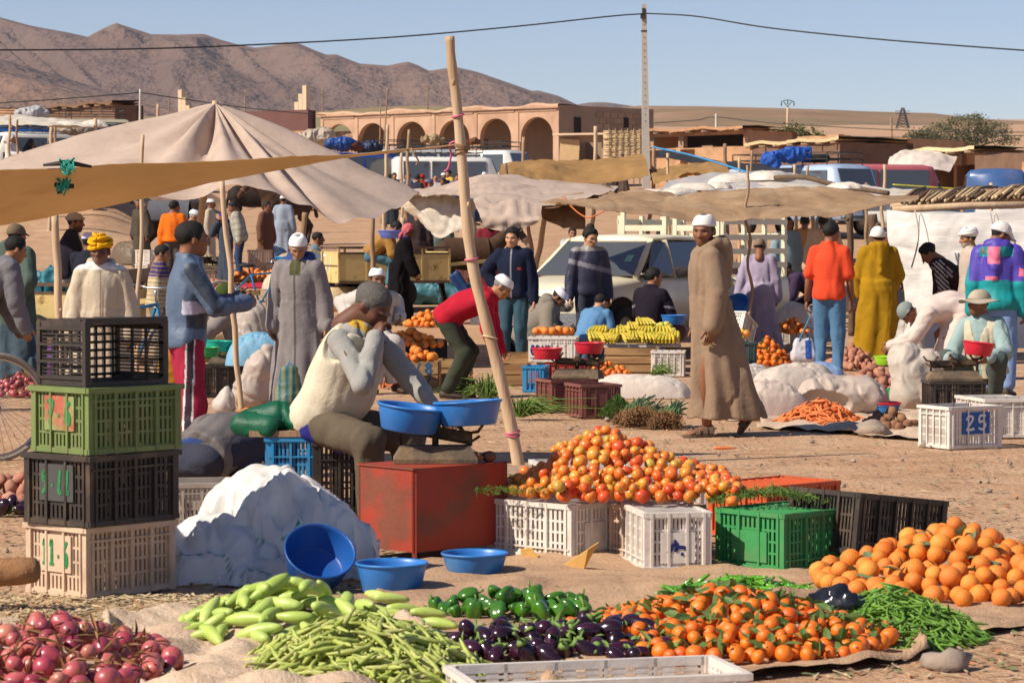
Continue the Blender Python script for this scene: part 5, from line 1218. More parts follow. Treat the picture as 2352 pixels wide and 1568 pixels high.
for x, y in ((1888, 1352), (1930, 1345), (1958, 1350), (2000, 1335), (2090, 1410)):
    g = gp(x, y); o = ob('orange', random.choice(ORG), None, (g.x, g.y, .047)); tag(o, 'stray large orange lying left of its heap', 'orange', 'stray oranges')
c = gp(105, 1590); pr = cone_prof(.42, .62, .14, 1.2); p_, q_ = pack(c.x-.04, c.y+.30, .02, pr, (.42, .62), .037, 400, 6000, 6)
put(ONI, p_, q_, .035, 'shiny red onion in the foreground heap', 'red onions heaped in the foreground', 'onion')
leaves('dry_leaves', 'dry papery stalks scattered over the red onions', (c.x-.04, c.y+.30), .05, pr, (.55, .62), 230, .10, STALK, 5, .03, .10)
# tomatoes on the crate table
TZ = .278; c = gp(1400, 1300); TC = (c.x, c.y+.76)
pr = lambda x, y: .225*(1-min(1, math.sqrt((x/.50)**2+(y/.62)**2)**1.1))+(.05 if abs(x-.18) < .42 and abs(y+.05) < .6 else 0)
p_, q_ = pack(TC[0], TC[1], TZ, pr, (.64, .66), .029, 900, 16000, 8, .2)
put(TOM, p_, q_, .029, 'orange red tomato in the heap on the crate table', 'tomatoes heaped on the crate table', 'tomato', stuff_label='tomatoes at the back of the crate table heap')
for x, y in ((1682, 1155), (1650, 1113), (1618, 1118), (1690, 1108)):
    g = gp(x, y+8, TZ); o = ob('tomato', TOM[1], None, (g.x, g.y, TZ+.026)); tag(o, 'tomato strayed to the right end of the crate table', 'tomato', 'stray tomatoes')
# pods, zucchini, peppers, eggplants, chilies, green beans
c = gp(815, 1590); pr = cone_prof(.46, .72, .19, 1.3); lay(FAV, (c.x, c.y+.42), .01, pr, (.5, .72), 1100, 'pale green bean pod in the foreground heap', 'bean pods in the foreground heap', 'bean pod', cap=300, thick=.022, layers=4, mass_label='lower layers of pale green bean pods', seed=2)
c = gp(660, 1480); pr = cone_prof(.42, .50, .17, 1.1); lay(ZUC, (c.x-.02, c.y+.30), .035, pr, (.42, .5), 110, 'plump pale green zucchini heaped behind the bean pods', 'pale zucchini heap', 'zucchini', layers=2, thick=.05, seed=3, sc=(.75, 1.1), tilt=.15)
for x, y in ((930, 1430), (985, 1440), (1010, 1465), (900, 1405), (870, 1400), (1000, 1500), (480, 1592*.92), (445, 1465)):
    g = gp(x, y); o = ob('zucchini', ZUC[0], None, (g.x, g.y, .055 if x > 600 else .04), (0, .1, random.uniform(-.7, .4)), .85); tag(o, 'pale zucchini rolled away from the zucchini heap', 'zucchini', 'loose zucchini')
c = gp(1175, 1428); pr = cone_prof(.30, .20, .07, 1.4); p_, q_ = pack(c.x, c.y+.14, .012, pr, (.3, .2), .036, 60, 1500, 9)
put(PEP, p_, q_, .038, 'glossy green bell pepper in front of the burlap', 'green bell peppers', 'bell pepper')
c = gp(1300, 1530); pr = cone_prof(.50, .30, .07, 1.5); p_, q_ = pack(c.x, c.y+.22, .012, pr, (.5, .3), .036, 110, 2500, 10)
put(EGG, p_, q_, .036, 'glossy dark purple eggplant with green cap', 'eggplants heaped in the foreground', 'eggplant')
leaves('eggplant_caps', 'pale green stalk ends among the eggplants', (c.x, c.y+.22), .05, pr, (.5, .3), 90, .06, CALYX, 8, .03, .3)
for x, y, rz in ((1335, 1500, .5), (1480, 1500, 2.), (1430, 1492, 1.2)):
    g = gp(x, y); o = ob('eggplant', EGGL[0], None, (g.x, g.y, .10), (1.1, rz, .4)); tag(o, 'long dark eggplant lying on top of the eggplant heap', 'eggplant', 'long eggplants')
c = gp(1700, 1378); pr = cone_prof(.34, .22, .07, 1.3); lay(CHI, (c.x+.02, c.y+.10), .014, pr, (.36, .24), 170, 'bright green long chili pepper behind the tangerines', 'green chili peppers', 'chili pepper', layers=2, thick=.02, seed=5)
c = gp(2070, 1478); pr = cone_prof(.36, .50, .17, 1.15); lay(GBN, (c.x, c.y+.30), .008, pr, (.36, .5), 1000, 'thin green bean in the heap beside the oranges', 'green beans beside the oranges', 'green bean', cap=300, thick=.014, layers=4, mass_label='lower layers of thin green beans', seed=6)
BAGB = M('black_plastic_film', (.012, .012, .015), .25, .2, 8, .5, 10, spec=.6, coat=.3)
g = gp(1955, 1462); sack('plastic_bag', 'crumpled black plastic bag lying on the green beans', (g.x, g.y+.12, 0.0), [((-.11, 0, .13), (0, -.04, .09), .03, .05), ((0, -.04, .09), (.11, -.02, .06), .05, .035), ((-.05, .0, .11), (-.02, .03, .16), .03, .012), ((.02, -.05, .05), (.06, -.06, .02), .04, .02)], (.02, .02, .025), 560, .022, 3, -1, mat=BAGB, cat='plastic bag', fq=13)
# ------------------------------------------------------------------ crates: left stack
BEI = plast('beige', 'c9ae94'); GRN = plast('olive', '6f7f4a'); BLK = plast('black', '3a332e'); WHT = plast('white', 'd8cfc4', .1); BRG = plast('bright_green', '3d8a50', .08); ORC = plast('orange_crate', 'c4562a'); BLU = plast('blue', '2b85b8', .1); MAR = plast('maroon', '7a4a42'); GRY = plast('grey', 'a69c90')
PGREEN = M('green_paint', H_('2c8048'), .85, .3, 30, 0); PRED = M('red_paint', H_('b8352c'), .7, .15, 30, 0); PBLUE = M('blue_paint', H_('2c5a80'), .7, .2, 30, 0); PWHITE = M('white_paint', H_('d8d8d4'), .7, .1, 30, 0); PINK = M('ink', H_('25306a'), .6, 0, bump=0)
g0 = gp(198, 1377); dl = Vector((.662, .75, 0)); ds = Vector((-.75, .662, 0)); rz0 = math.atan2(dl.y, dl.x)
def stackpos(off, L, W): return Vector((g0.x, g0.y, 0))+dl*(L/2+off[0])+ds*(W/2+off[1])
d1 = (.49, .39, .30)
crate('beige plastic crate painted green 11.6, bottom of the tall stack', stackpos((0, 0), .5, .4), rz0, d1, BEI, sign='11.6', signmat=PGREEN)
q = stackpos((-.02, -.03), .52, .42); q.z = .303; crate('dusty black plastic crate with green marks, second from bottom of the stack', q, rz0+.05, (.51, .40, .298), BLK, sign='g.ll', signmat=PGREEN, platemat=M('plate_grey', H_('4a4846'), .6, .1))
q = stackpos((.01, -.03), .5, .4); q.z = .604; crate('olive green plastic crate with red paint, third in the stack', q, rz0-.02, (.50, .38, .28), GRN, sign='7.6', signmat=PGREEN, platemat=M('plate_red', H_('a85a48'), .7, .2, 12, 0, col2=H_('8a9a62'), c2scale=9))
q = stackpos((.0, -.02), .5, .4); ry = Vector((.75, -.662, 0)); m_ = Matrix((tuple(dl), (0, 0, 1), tuple(ry))).transposed()
q = Vector((q.x, q.y, 0.886+.137))-ry*.17+dl*.0; crate('empty black plastic crate lying on its side atop the stack', q, 0, (.43, .268, .33), BLK, rot=m_.to_euler(), plate=False, style=(3, 4, 3), gap=.55)
# front table crates (upturned)
def tcrate(label, px, py, rz, dims, mat, **k):
    g = gp(px, py); L, W, H = dims; m = Matrix.Rotation(R(rz), 3, 'Z'); off = k.pop('corner'); v = m @ Vector((off[0]*L/2, off[1]*W/2, 0)); p = Vector((g.x, g.y, 0))+v
    if k.pop('up', True): p.z = H; return crate(label, p, 0, dims, mat, rot=(Matrix.Rotation(R(rz), 3, 'Z') @ Matrix.Rotation(PI, 3, 'X')).to_euler(), **k)
    return crate(label, p, R(rz), dims, mat, **k)
tcrate('dusty white upturned crate beside the red steel table', 1312, 1290, 137, (.56, .38, .265), WHT, corner=(1, -1))
tcrate('narrow beige upturned crate wedged between two white crates', 1470, 1294, 120, (.5, .36, .26), BEI, corner=(1, -1))
tcrate('white upturned crate with a blue scribble on its plate', 1632, 1310, 100, (.50, .305, .268), WHT, corner=(1, 1), sign='a', signmat=PINK, side=-1)
tcrate('bright green upturned crate in the front row', 1800, 1316, 42, (.52, .42, .268), BRG, corner=(1, -1) if False else (1, 1), side=-1)
tcrate('orange upturned crate behind the bright green crate', 1760, 1240, 42, (.55, .40, .268), ORC, corner=(1, 1), plate=False)
g = gp(1990, 1300); crate('tilted black upturned crate at the end of the row', (g.x+.04, g.y+.22, .315), 0, (.60, .44, .28), BLK, rot=(Matrix.Rotation(R(40), 3, 'Z') @ Matrix.Rotation(PI+.0, 3, 'X') @ Matrix.Rotation(R(-7), 3, 'Y')).to_euler(), plate=False, style=(3, 5, 3), gap=.55)
tcrate('white upturned crate under the middle of the tomato heap', 1420, 1180, 100, (.5, .40, .266), WHT, corner=(1, 1)); tcrate('white upturned crate under the back of the tomato heap', 1620, 1190, 95, (.5, .40, .266), WHT, corner=(1, 1)); tcrate('beige upturned crate under the left of the tomato heap', 1300, 1200, 95, (.5, .42, .266), BEI, corner=(1, 1))
# boards and greens on the table
HERB = MR('herb_green', [H_('4a6428'), H_('5f7a34'), H_('728a44')], .7, .3, 0, transl=.2)
leaves('dill_leaves', 'feathery green herbs lining the edge of the tomato heap', (TC[0], TC[1]-.42), TZ, lambda x, y: .03, (.62, .10), 900, .035, HERB, 11, .025, .12)
leaves('dill_leaves', 'feathery green herbs on the bright green crate', (gp(1780, 1160, TZ).x, gp(1780, 1160, TZ).y+.1), TZ, lambda x, y: .045*max(0, 1-abs(x)/.32), (.30, .14), 900, .045, HERB, 12, .03, .10)
leaves('tomato_leaves', 'ragged dark leaves at the left of the tomato heap', (TC[0]-.52, TC[1]), TZ, lambda x, y: .03, (.10, .25), 120, .06, HERB, 13, .03, .2)
# ------------------------------------------------------------------ red steel table, scale, basins
REDST = M('red_steel', H_('9a3a28'), .6, .16, 4, .2, 20, col2=H_('7a4432'), c2scale=3.2, c2lo=.5, c2hi=.62, spec=.35)
g = gp(950, 1291); la = Vector((-.27, .29, 0)); lb = Vector((.435, .40, 0)); root = empty('steel_table', (g.x, g.y, 0), 0, 'low red painted steel table with short legs', 'table')
ZT = .437
def quadbox(b, o, a, c_, z0, z1):
    o = Vector(o); b.add([tuple(o+Vector((0, 0, z0))), tuple(o+a+Vector((0, 0, z0))), tuple(o+a+c_+Vector((0, 0, z0))), tuple(o+c_+Vector((0, 0, z0))), tuple(o+Vector((0, 0, z1))), tuple(o+a+Vector((0, 0, z1))), tuple(o+a+c_+Vector((0, 0, z1))), tuple(o+c_+Vector((0, 0, z1)))],
                          [(3, 2, 1, 0), (4, 5, 6, 7), (0, 1, 5, 4), (1, 2, 6, 5), (2, 3, 7, 6), (3, 0, 4, 7)])
ua, ub = la.normalized(), lb.normalized()
for nm, o, a, c_ in (('side_panel', (0, 0, 0), la, ub*.006), ('front_panel', (0, 0, 0), lb, ua*.006), ('side_panel', lb, la, -ub*.006), ('rear_panel', la, lb, -ua*.006)):
    b = MB(); quadbox(b, Vector(o), a, c_, .045, ZT-.008); b.build(nm, REDST, root)
b = MB(); quadbox(b, -ua*.008-ub*.008, la+ua*.016, lb+ub*.016, ZT-.007, ZT); b.build('table_top', REDST, root)
for o in (Vector((0, 0, 0)), la, lb, la+lb):
    b = MB(); o2 = o+(la*.5+lb*.5-o)*.04; b.box((o2.x, o2.y, .23), (.022, .022, .46-.04)); b.build('leg', REDST, root)
sp = gp(1020, 1291); sc_c = Vector((g.x, g.y, 0))+la*.50+lb*.50; sc_c = Vector((at(1000, 1060, sc_c.y).x, sc_c.y, ZT+.002))
scale('iron balance scale on the red steel table', sc_c, R(3), .40, .18)
s0 = sc_c+Vector((-.168, 0, .0)); s1 = sc_c+Vector((.168, 0, 0))
basin('blue plastic basin on the left arm of the scale', at(938, 990, sc_c.y), .165, .125, BLUEP, (.02, .13, 0)); basin('blue plastic basin on the higher right arm of the scale', at(1077, 976, sc_c.y), .165, .118, BLUEP, (-.03, -.05, 0))
b = MB(); b.ell((0, 0, 0), (.07, .06, .07), 10, 8); 
for i, (x, y) in enumerate(((1090, 1068), (1123, 1062))):
    p = at(x, y, sc_c.y-.02+i*.05); p.z = ZT+.028; o = ob('potato', BPO[i % 2], None, p, (0, 0, i), (1., .9, .8)); tag(o, 'smaller brown potato on the red table' if i == 0 else 'larger brown potato on the corner of the red table', 'potato')
basin('blue basin standing on the burlap in front of the red table', gp(900, 1358), .155, .128, BLUEP); basin('blue basin half under the red table\'s right end', gp(1090, 1318), .150, .10, BLUEP)
DBLUE = M('deep_blue_plastic', H_('1a4f96'), .4, .06, 6, .03, 30, spec=.45)
gb = gp(722, 1352); basin('deep blue basin tipped against the white sacks', (gb.x, gb.y+.06, .075), .155, .13, DBLUE, (R(40), R(16), 0))
# ------------------------------------------------------------------ white sacks heap
g = gp(600, 1340)
def stripe(V, c):
    m = np.abs(vnoise(V*A3(3, 3, 3)+4)) < .018; c[m] = H_('3f9a78'); m = np.abs(vnoise(V*A3(2.6, 2.6, 2.6)+14)) < .02; c[m] = H_('d8bc6a'); return c
slump('plastic_sack', 'tall crumpled white plastic sack beside the red table', (g.x, g.y+.40, 0), [(.06, .08, .47, .36), (.24, .03, .36, .30), (-.12, .12, .40, .30), (.16, -.12, .26, .28), (.36, -.08, .25, .2), (-.02, -.06, .30, .28)], (.5, .5), (.80, .77, .72), 2, 100, stripe)
slump('plastic_sack', 'low white plastic sack slumped left of the tall one', (g.x-.28, g.y+.26, 0), [(-.10, .0, .22, .26), (.1, .06, .28, .26), (-.02, -.12, .14, .22), (.2, -.08, .18, .24)], (.4, .36), (.80, .77, .73), 9, 80, stripe)
slump('plastic_sack', 'flat white sack edge under the deep blue basin', (g.x+.02, g.y+.10, 0), [(-.05, .0, .10, .22), (.12, .02, .12, .22)], (.3, .22), (.76, .72, .66), 14, 50, stripe)
g = gp(720, 1215); crate('bright blue plastic crate stood on end as a seat', (gp(668, 1230).x, 14.25, .0), 0, (.245, .36, .50), BLU, plate=False, style=(4, 2, 3)); crate('black plastic crate stood on end beside the blue seat crate', (at(772, 1200, 14.2).x, 14.25, 0), R(8), (.26, .36, .48), BLK, plate=False, style=(4, 2, 3))
b = MB(); b.box((0, 0, 0), (.6, .4, .03)); tag(b.build('seat_board', WOOD, None, loc=(at(715, 1000, 14.25).x, 14.25, .517)), 'grey board laid across the two seat crates', 'board')
p = at(668, 975, 14.2)
def cl_col(V, c): c[V[:, 0] > .05] = H_('2c2f8c'); return c
sack('folded_jacket', 'green and blue jacket folded on the seat board', (p.x, 14.2, .53), [((-.22, 0, .05), (-.05, -.02, .08), .05, .06), ((-.05, -.02, .07), (.12, -.12, .02), .06, .05), ((.12, -.12, .0), (.26, -.2, -.08), .05, .04), ((-.25, -.05, .02), (-.1, -.12, .02), .045, .045)], H_('12694c'), 450, .014, 9, -1, cat='jacket', stripes=cl_col)
# crate lying by the camera, log end, stray bits
g = gp(1370, 1600); crate('out-of-focus white crate rim at the bottom edge', (g.x, g.y+.02, 0), R(14), (.92, .40, .09), WHT, plate=False, style=(2, 5, 1))
b = MB(); b.tube([(-.5, .05, 0), (-.1, .02, .03), (.0, 0, .035), (.06, -.005, .036), (.075, -.005, .036)], [.055, .058, .056, .05, .03], 14, jit=.03); tag(b.build('log', M('log_bark', H_('8a6444'), .95, .25, 9, .6, 30), None, loc=tuple(at(50, 1330, 11.2)), rot=(0, -.05, 0)), 'brown log end jutting in beside the 11.6 crate', 'log')
CARD = M('card', H_('c49a58'), .85, .1, 6, .1, 20)
def flap(label, pts, Y0=None):
    b = MB(); P = [Vector(p) for p in pts]; c = P[0].copy(); b.add([tuple(p-c) for p in P]+[tuple(p-c+Vector((0, .004, .003))) for p in P], [tuple(range(len(P))), tuple(range(len(P), 2*len(P)))[::-1]]+[(i, (i+1) % len(P), len(P)+(i+1) % len(P), len(P)+i) for i in range(len(P))]); tag(b.build('cardboard_piece', CARD, None, loc=c), label, 'cardboard')
a = gp(1300, 1300); flap('torn cardboard flap standing on the burlap', [gp(1290, 1300), gp(1340, 1312), at(1375, 1245, 12.4), at(1350, 1262, 12.45)]); flap('folded cardboard piece lying by the white crate', [gp(1325, 1308), gp(1440, 1298), gp(1450, 1285), gp(1345, 1282), ]); flap('cardboard scrap against the white crate', [gp(1200, 1285), gp(1245, 1295), at(1222, 1258, 12.9), at(1195, 1262, 13.0)])
# ------------------------------------------------------------------ awnings and tents
CANVAS = M('canvas', (.60, .475, .39), .9, .1, 2.2, .5, 7, spec=.1, transl=.3, col2=(.52, .40, .32), c2scale=1.4, c2lo=.52, c2hi=.66)
TANC = M('tan_canvas', (.62, .45, .26), .85, .10, 1.5, .45, 9, spec=.1, transl=.5, col2=(.54, .38, .21), c2scale=3, c2lo=.5, c2hi=.7)
NETC = M('brown_net', (.42, .275, .165), .95, .16, 3., .6, 30, spec=.05, transl=.35, col2=(.50, .35, .22), c2scale=2.)
WHITEC = M('white_sheeting', (.72, .66, .57), .8, .1, 3, .5, 9, spec=.2, transl=.3, col2=(.62, .50, .36), c2scale=2.4, c2lo=.52, c2hi=.66)
GOLDC = M('gold_sacking', (.40, .235, .095), .9, .16, 2.5, .5, 12, spec=.08, transl=.3)
GREYC = M('grey_sheeting', (.46, .43, .42), .8, .12, 3, .4, 9, spec=.2, transl=.2)
BLACKC = M('black_sheeting', (.03, .028, .027), .7, .2, 3, .3, 9)
ROPE = M('rope', (.30, .17, .09), .95, .2, 40, .4, 90); PINKR = M('pink_cord', H_('c8607a'), .7, .1); TEALR = M('teal_twine', H_('2f9a86'), .7, .15, 30); BLUER = M('blue_cord', H_('3a86b8'), .7, .1); ORR = M('orange_cord', H_('c86a3a'), .7, .1)
def tent():
    pk = np.array(at(495, 236, 34.5)); per = [(-90, 400, 33), (180, 440, 31.2), (420, 450, 30.6), (590, 432, 30.8), (700, 480, 31), (805, 512, 31.4), (900, 478, 33), (965, 443, 35), (900, 420, 36.2), (760, 384, 37), (450, 360, 37), (150, 385, 36.4), (-90, 400, 33)]
    pp = catmull([tuple(at(*q)) for q in per], np.linspace(0, 1, 97)); nt = 40; P = np.zeros((nt, 97, 3)); k = np.arange(97)
    for i, t in enumerate(np.linspace(.012, 1, nt)):
        P[i] = pk+(pp-pk)*t; P[i, :, 2] = pk[2]+(pp[:, 2]-pk[2])*(t**.86)
        a = k/96*2*PI; pl = (np.sin(a*9+1.5*t)+.8*np.sin(a*14+2))*t*math.exp(-t*3.0)*.62
        P[i, :, 2] += pl+.030*fbm(P[i]*A3(1.3, 1.3, .5)+3, 4)*t+.05*(np.abs(vnoise(np.stack([a*5, 0*a+t*2, 0*a], -1)))-.3)*t*(1-t)*2
    b = MB(); b.grid(P); o = b.build('peaked_tent', CANVAS); tag(o, 'large peaked off-white canvas tent behind the tan awning', 'tent')
    return pk
pk = tent()
p0 = gx(420, 34.5); b = MB(); b.tube([(0, 0, 0), (pk[0]-p0.x, 0, pk[2]+.02)], [.05, .04], 8); tag(b.build('tent_pole', PALE, None, loc=(p0.x, pk[1], 0)), 'centre pole holding up the peaked tent', 'post')
near = [(-160, 399, 17.1), (140, 386, 17.3), (330, 376, 17.5), (590, 367, 17.8), (800, 355, 18.15), (945, 343, 18.4)]
far = [(-160, 548, 18.3), (120, 499, 18.5), (330, 458, 18.6), (545, 411, 18.55), (740, 373, 18.5), (945, 344.5, 18.45)]
mid = [((a[0]+c_[0])/2, (a[1]+c_[1])/2+4, (a[2]+c_[2])/2) for a, c_ in zip(near, far)]
o = drape('tan_awning', 'taut tan canvas awning tied to the tall bent pole', [[at(*q) for q in r_] for r_ in (near, mid, far)], 16, 80, TANC, .006, 2., thick=.003)
def tie(label, pts, r, mat, name='cord', cat='cord'):
    b = MB(); P = catmull([tuple(p) for p in pts], np.linspace(0, 1, max(12, len(pts)*6))); b.tube(P, r, 6); o = b.build(name, mat); tag(o, label, cat)
tie('brown rope tying the tan awning to the bent pole', [at(935, 345, 18.4), at(990, 340, 18.38), at(1050, 332, 18.33), at(1066, 325, 18.28), at(1072, 335, 18.3), at(1058, 337, 18.28)], .008, ROPE)
tie('end of brown rope hanging from the awning knot', [at(945, 340, 18.38), at(950, 352, 18.36), at(960, 368, 18.37), at(956, 380, 18.38)], .006, ROPE)
tie('pink cord looped from the bent pole to the tarpaulins', [at(1064, 322, 18.3), at(1034, 330, 18.35), at(1036, 355, 18.38), at(1030, 385, 18.4), at(1020, 395, 18.4)], .007, PINKR)
for k, (x, y) in enumerate(((155, 383), (148, 428))):
    root = empty('awning_toggle', at(x, y, 17.28+k*.25), 0, 'black plastic toggle with teal twine on the tan awning' if k == 0 else 'lower black toggle with frayed teal twine under the tan awning', 'fastener')
    b = MB(); L = .15-.09*k; b.tube([(-L, 0, .01), (0, -.01, .025-.02*k), (L, 0, .0)], [.008, .02, .008] if k == 0 else [.016]*3, 7); b.build('toggle', BLACKC, root)
    for j in range(9):
        b = MB(); b.tube([(random.uniform(-.05, .05), -.025, random.uniform(-.06, .06)) for _ in range(4)], .007, 5); b.build('twine', TEALR, root)
# the tall bent pole
def bent_pole():
    px = [(1033, 84), (1038, 150), (1048, 230), (1058, 330), (1066, 430), (1074, 530), (1092, 640), (1122, 760), (1152, 880), (1178, 1000), (1193, 1078)]; g = gp(1193, 1078)
    Y = lambda i: g.y; pts = catmull([tuple(at(x, y, g.y)-g) for x, y in px][::-1], np.linspace(0, 1, 60)); rr = np.interp(np.linspace(0, 1, 60), [0, .5, 1], [.040, .036, .029])
    b = MB(); b.tube(pts, rr*(1+.05*np.sin(np.arange(60)*1.1)), 14, jit=.02); b.ell(tuple(pts[50]+A3(-.005, -.026, 0)), (.012, .01, .022), 8, 6); b.ell(tuple(pts[33]+A3(.02, -.026, 0)), (.012, .01, .02), 8, 6)
    root = empty('bent_pole', g, 0, 'tall crooked debarked wooden pole leaning in the centre', 'post'); b.build('shaft', PALE, root)
    for i, m_, n in ((45, PINKR, 1), (40, ROPE, 4), (26, PINKR, 1), (17, STRAW, 1), (6, PINKR, 2)):
        for j in range(n):
            a = np.linspace(0, 2*PI, 17); c = pts[i]+A3(0, 0, .018*j); b = MB(); b.tube([c+A3((rr[i]+.006)*math.cos(x), (rr[i]+.006)*math.sin(x), .01*math.sin(x+i+j)) for x in a], .006, 5); b.build('binding', m_, root)
bent_pole()
# support posts
pole(148, 1000, 126, 494, None, .030, .028, PALE, 'pale post under the left end of the tan awning', knots=2)
pole(314, 905, 328, 310, None, .022, .019, PALE, 'thin grey post in front of the peaked tent'); pole(556, 960, 509, 412, None, .024, .022, PALE, 'slanting post between the boy and the grey robed man')
pole(857, 600, 855, 472, 47, .045, .04, WOOD, 'dark post beside the tan jacketed man'); pole(688, 560, 700, 488, 49, .05, .045, WOOD, 'leaning post by the seated plaid shirt'); pole(925, 590, 925, 500, 52, .05, .05, PALE, 'post behind the pink headscarf')
pole(1178, 640, 1169, 440, 41, .04, .035, PALE, 'post bound with teal twine under the centre awning'); pole(1208, 640, 1250, 505, 42, .045, .04, PALE, 'slanting post left of the pickup'); pole(1238, 640, 1212, 500, 43, .035, .03, WOOD, 'darker slanting post left of the pickup')
pole(1722, 832, 1716, 380, None, .022, .014, WOOD, 'thin crooked post in front of the lavender robe', wob=.06, knots=3); pole(1958, 700, 1951, 490, 41, .055, .05, DARKW, 'thick dark post behind the orange polo shirt', knots=2); pole(1884, 700, 1866, 495, 47, .04, .03, WOOD, 'crooked post before the tan robes', wob=.06); pole(2020, 690, 2003, 492, 42.5, .09, .08, DARKW, 'stout forked dark trunk left of the white sheet', knots=3)
for i, (x0, x1, y1, Y, r_, l) in enumerate(((880, 890, 287, 70, .05, 'knotty post left of the white vans'), (930, 940, 298, 72, .05, 'pale post before the white vans'), (922, 922, 352, 66, .04, 'thin post before the white vans'), (1182, 1203, 315, 66, .05, 'leaning pale post by the gold awning'), (1356, 1368, 290, 66, .055, 'forked grey post above the gold awning'),
        (1488, 1502, 335, 62, .05, 'post with teal twine by the concrete pole'), (1533, 1534, 352, 60, .04, 'short post right of the concrete pole'), (1672, 1665, 330, 62, .05, 'post rising right of the pink cloth'), (1700, 1698, 362, 58, .04, 'post tip left of the blue van'), (1718, 1727, 345, 56, .03, 'forked stick left of the blue van'), (1838, 1825, 378, 54, .035, 'left stick of the crossed pair before the blue van'), (1842, 1856, 380, 54, .03, 'right stick of the crossed pair before the blue van'),
        (2020, 2032, 378, 56, .04, 'post in front of the pink van'), (1992, 1990, 420, 60, .04, 'short post before the pink van'), (2288, 2276, 420, 58, .045, 'post standing before the dark blue van'), (1180, 1160, 375, 60, .05, 'stub post at the left of the gold awning'), (112, 118, 292, 80, .06, 'post before the minibus'), (122, 126, 292, 80, .05, 'twin post before the minibus'), (20, 22, 263, 82, .05, 'post at the left edge by the bus'), (32, 40, 275, 82, .04, 'leaning post at the left edge'), (218, 219, 272, 84, .06, 'knobbly post at the end of the bus awning'))):
    pole(x0, 560, x1, y1, Y, r_, r_*.8, (PALE, WOOD)[i % 2], l, wob=.05, knots=1)
# centre and right awnings, from far to near
D = lambda name, label, rows, nu, nv, mat, amp=.03, fq=1.6, seed=0, **k: drape(name, label, [[at(*q) for q in r_] for r_ in rows], nu, nv, mat, amp, fq, seed=seed, **k)
D('cloth_awning', 'sun-bleached cloth stretched over the parked bus', [[(-60, 262, 88), (30, 260, 88), (120, 272, 87), (215, 287, 86)], [(-60, 300, 84), (20, 282, 84), (120, 284, 83), (215, 290, 83)]], 14, 40, WHITEC, .06, 1.)
D('gold_awning', 'sagging gold brown awning with pale edge in the distance', [[(1150, 372, 66), (1240, 362, 66), (1340, 367, 66), (1470, 352, 66)], [(1150, 385, 62), (1240, 378, 62), (1340, 384, 62), (1482, 362, 62)], [(1145, 398, 60), (1240, 405, 60), (1330, 420, 60), (1490, 398, 60)]], 20, 50, GOLDC, .05, 1.2, 3)
D('sack_awning', 'orange brown sacking awning right of the concrete pole', [[(1490, 385, 64), (1600, 372, 64), (1660, 366, 64)], [(1500, 415, 58), (1580, 400, 58), (1680, 396, 58)]], 16, 30, GOLDC, .08, 1.4, 5)
D('dark_awning', 'black sheet sloping down behind the sacking awning', [[(1500, 342, 68), (1580, 352, 68), (1700, 372, 68), (1830, 385, 68)], [(1510, 352, 64), (1580, 368, 64), (1700, 392, 64), (1830, 392, 64)]], 12, 30, BLACKC, .05, 1.2, 7)
D('grey_awning', 'pale grey plastic awning heaped with scraps', [[(1540, 412, 56), (1640, 396, 56), (1760, 392, 56), (1880, 405, 56)], [(1520, 432, 50), (1640, 422, 50), (1760, 414, 50), (1900, 420, 50)], [(1540, 445, 48), (1640, 440, 48), (1760, 432, 48), (1900, 432, 48)]], 20, 40, GREYC, .035, 1.6, 9)
D('white_awning', 'long dirty white awning behind the brown net canopy', [[(1690, 412, 52), (1800, 405, 52), (1960, 425, 52), (2110, 435, 52)], [(1690, 440, 46), (1800, 436, 46), (1960, 446, 46), (2140, 452, 46)]], 16, 40, WHITEC, .05, 1.4, 11)
D('beige_awning', 'wide wrinkled beige awning right of the peaked tent', [[(900, 440, 46), (1020, 425, 46), (1120, 396, 46), (1260, 412, 46), (1420, 428, 46)], [(915, 446, 42), (1020, 436, 42), (1130, 424, 41), (1260, 436, 41), (1400, 440, 41)], [(930, 452, 39), (1030, 447, 38), (1120, 458, 38), (1240, 466, 38), (1330, 458, 38)]], 30, 90, CANVAS, .028, 1.5, 13)
D('white_flap', 'ragged white fringed sheet hanging by the yellow cart', [[(905, 450, 39.5), (980, 446, 39), (1050, 452, 38.5), (1100, 462, 38.3)], [(930, 480, 39.3), (990, 480, 38.8), (1040, 490, 38.4), (1080, 495, 38.2)], [(975, 520, 39.1), (1005, 547, 38.8), (1035, 535, 38.5), (1062, 522, 38.2)]], 26, 40, WHITEC, .04, 2.5, 15)
D('canvas_flap', 'shaded canvas flap under the beige awning', [[(1085, 456, 38), (1160, 462, 38), (1245, 470, 38)], [(1100, 490, 37.6), (1170, 498, 37.5), (1240, 500, 37.5)], [(1120, 520, 37.6), (1170, 530, 37.5), (1232, 512, 37.5)]], 16, 24, CANVAS, .05, 2.2, 17)
D('brown_flap', 'brown sacking flap hanging left of the pickup', [[(1240, 468, 39), (1290, 462, 39), (1345, 470, 39)], [(1250, 500, 38.6), (1300, 500, 38.6), (1345, 505, 38.6)], [(1290, 520, 38.5), (1320, 526, 38.5), (1345, 528, 38.5)]], 14, 20, NETC, .05, 2.2, 19)
D('sacking_awning', 'torn brown sacking awning in front of the pickup rack', [[(1235, 462, 41), (1340, 444, 41), (1480, 430, 41), (1590, 432, 41)], [(1240, 470, 38), (1340, 462, 38), (1480, 456, 38), (1600, 455, 38)]], 16, 40, NETC, .06, 2., 21)
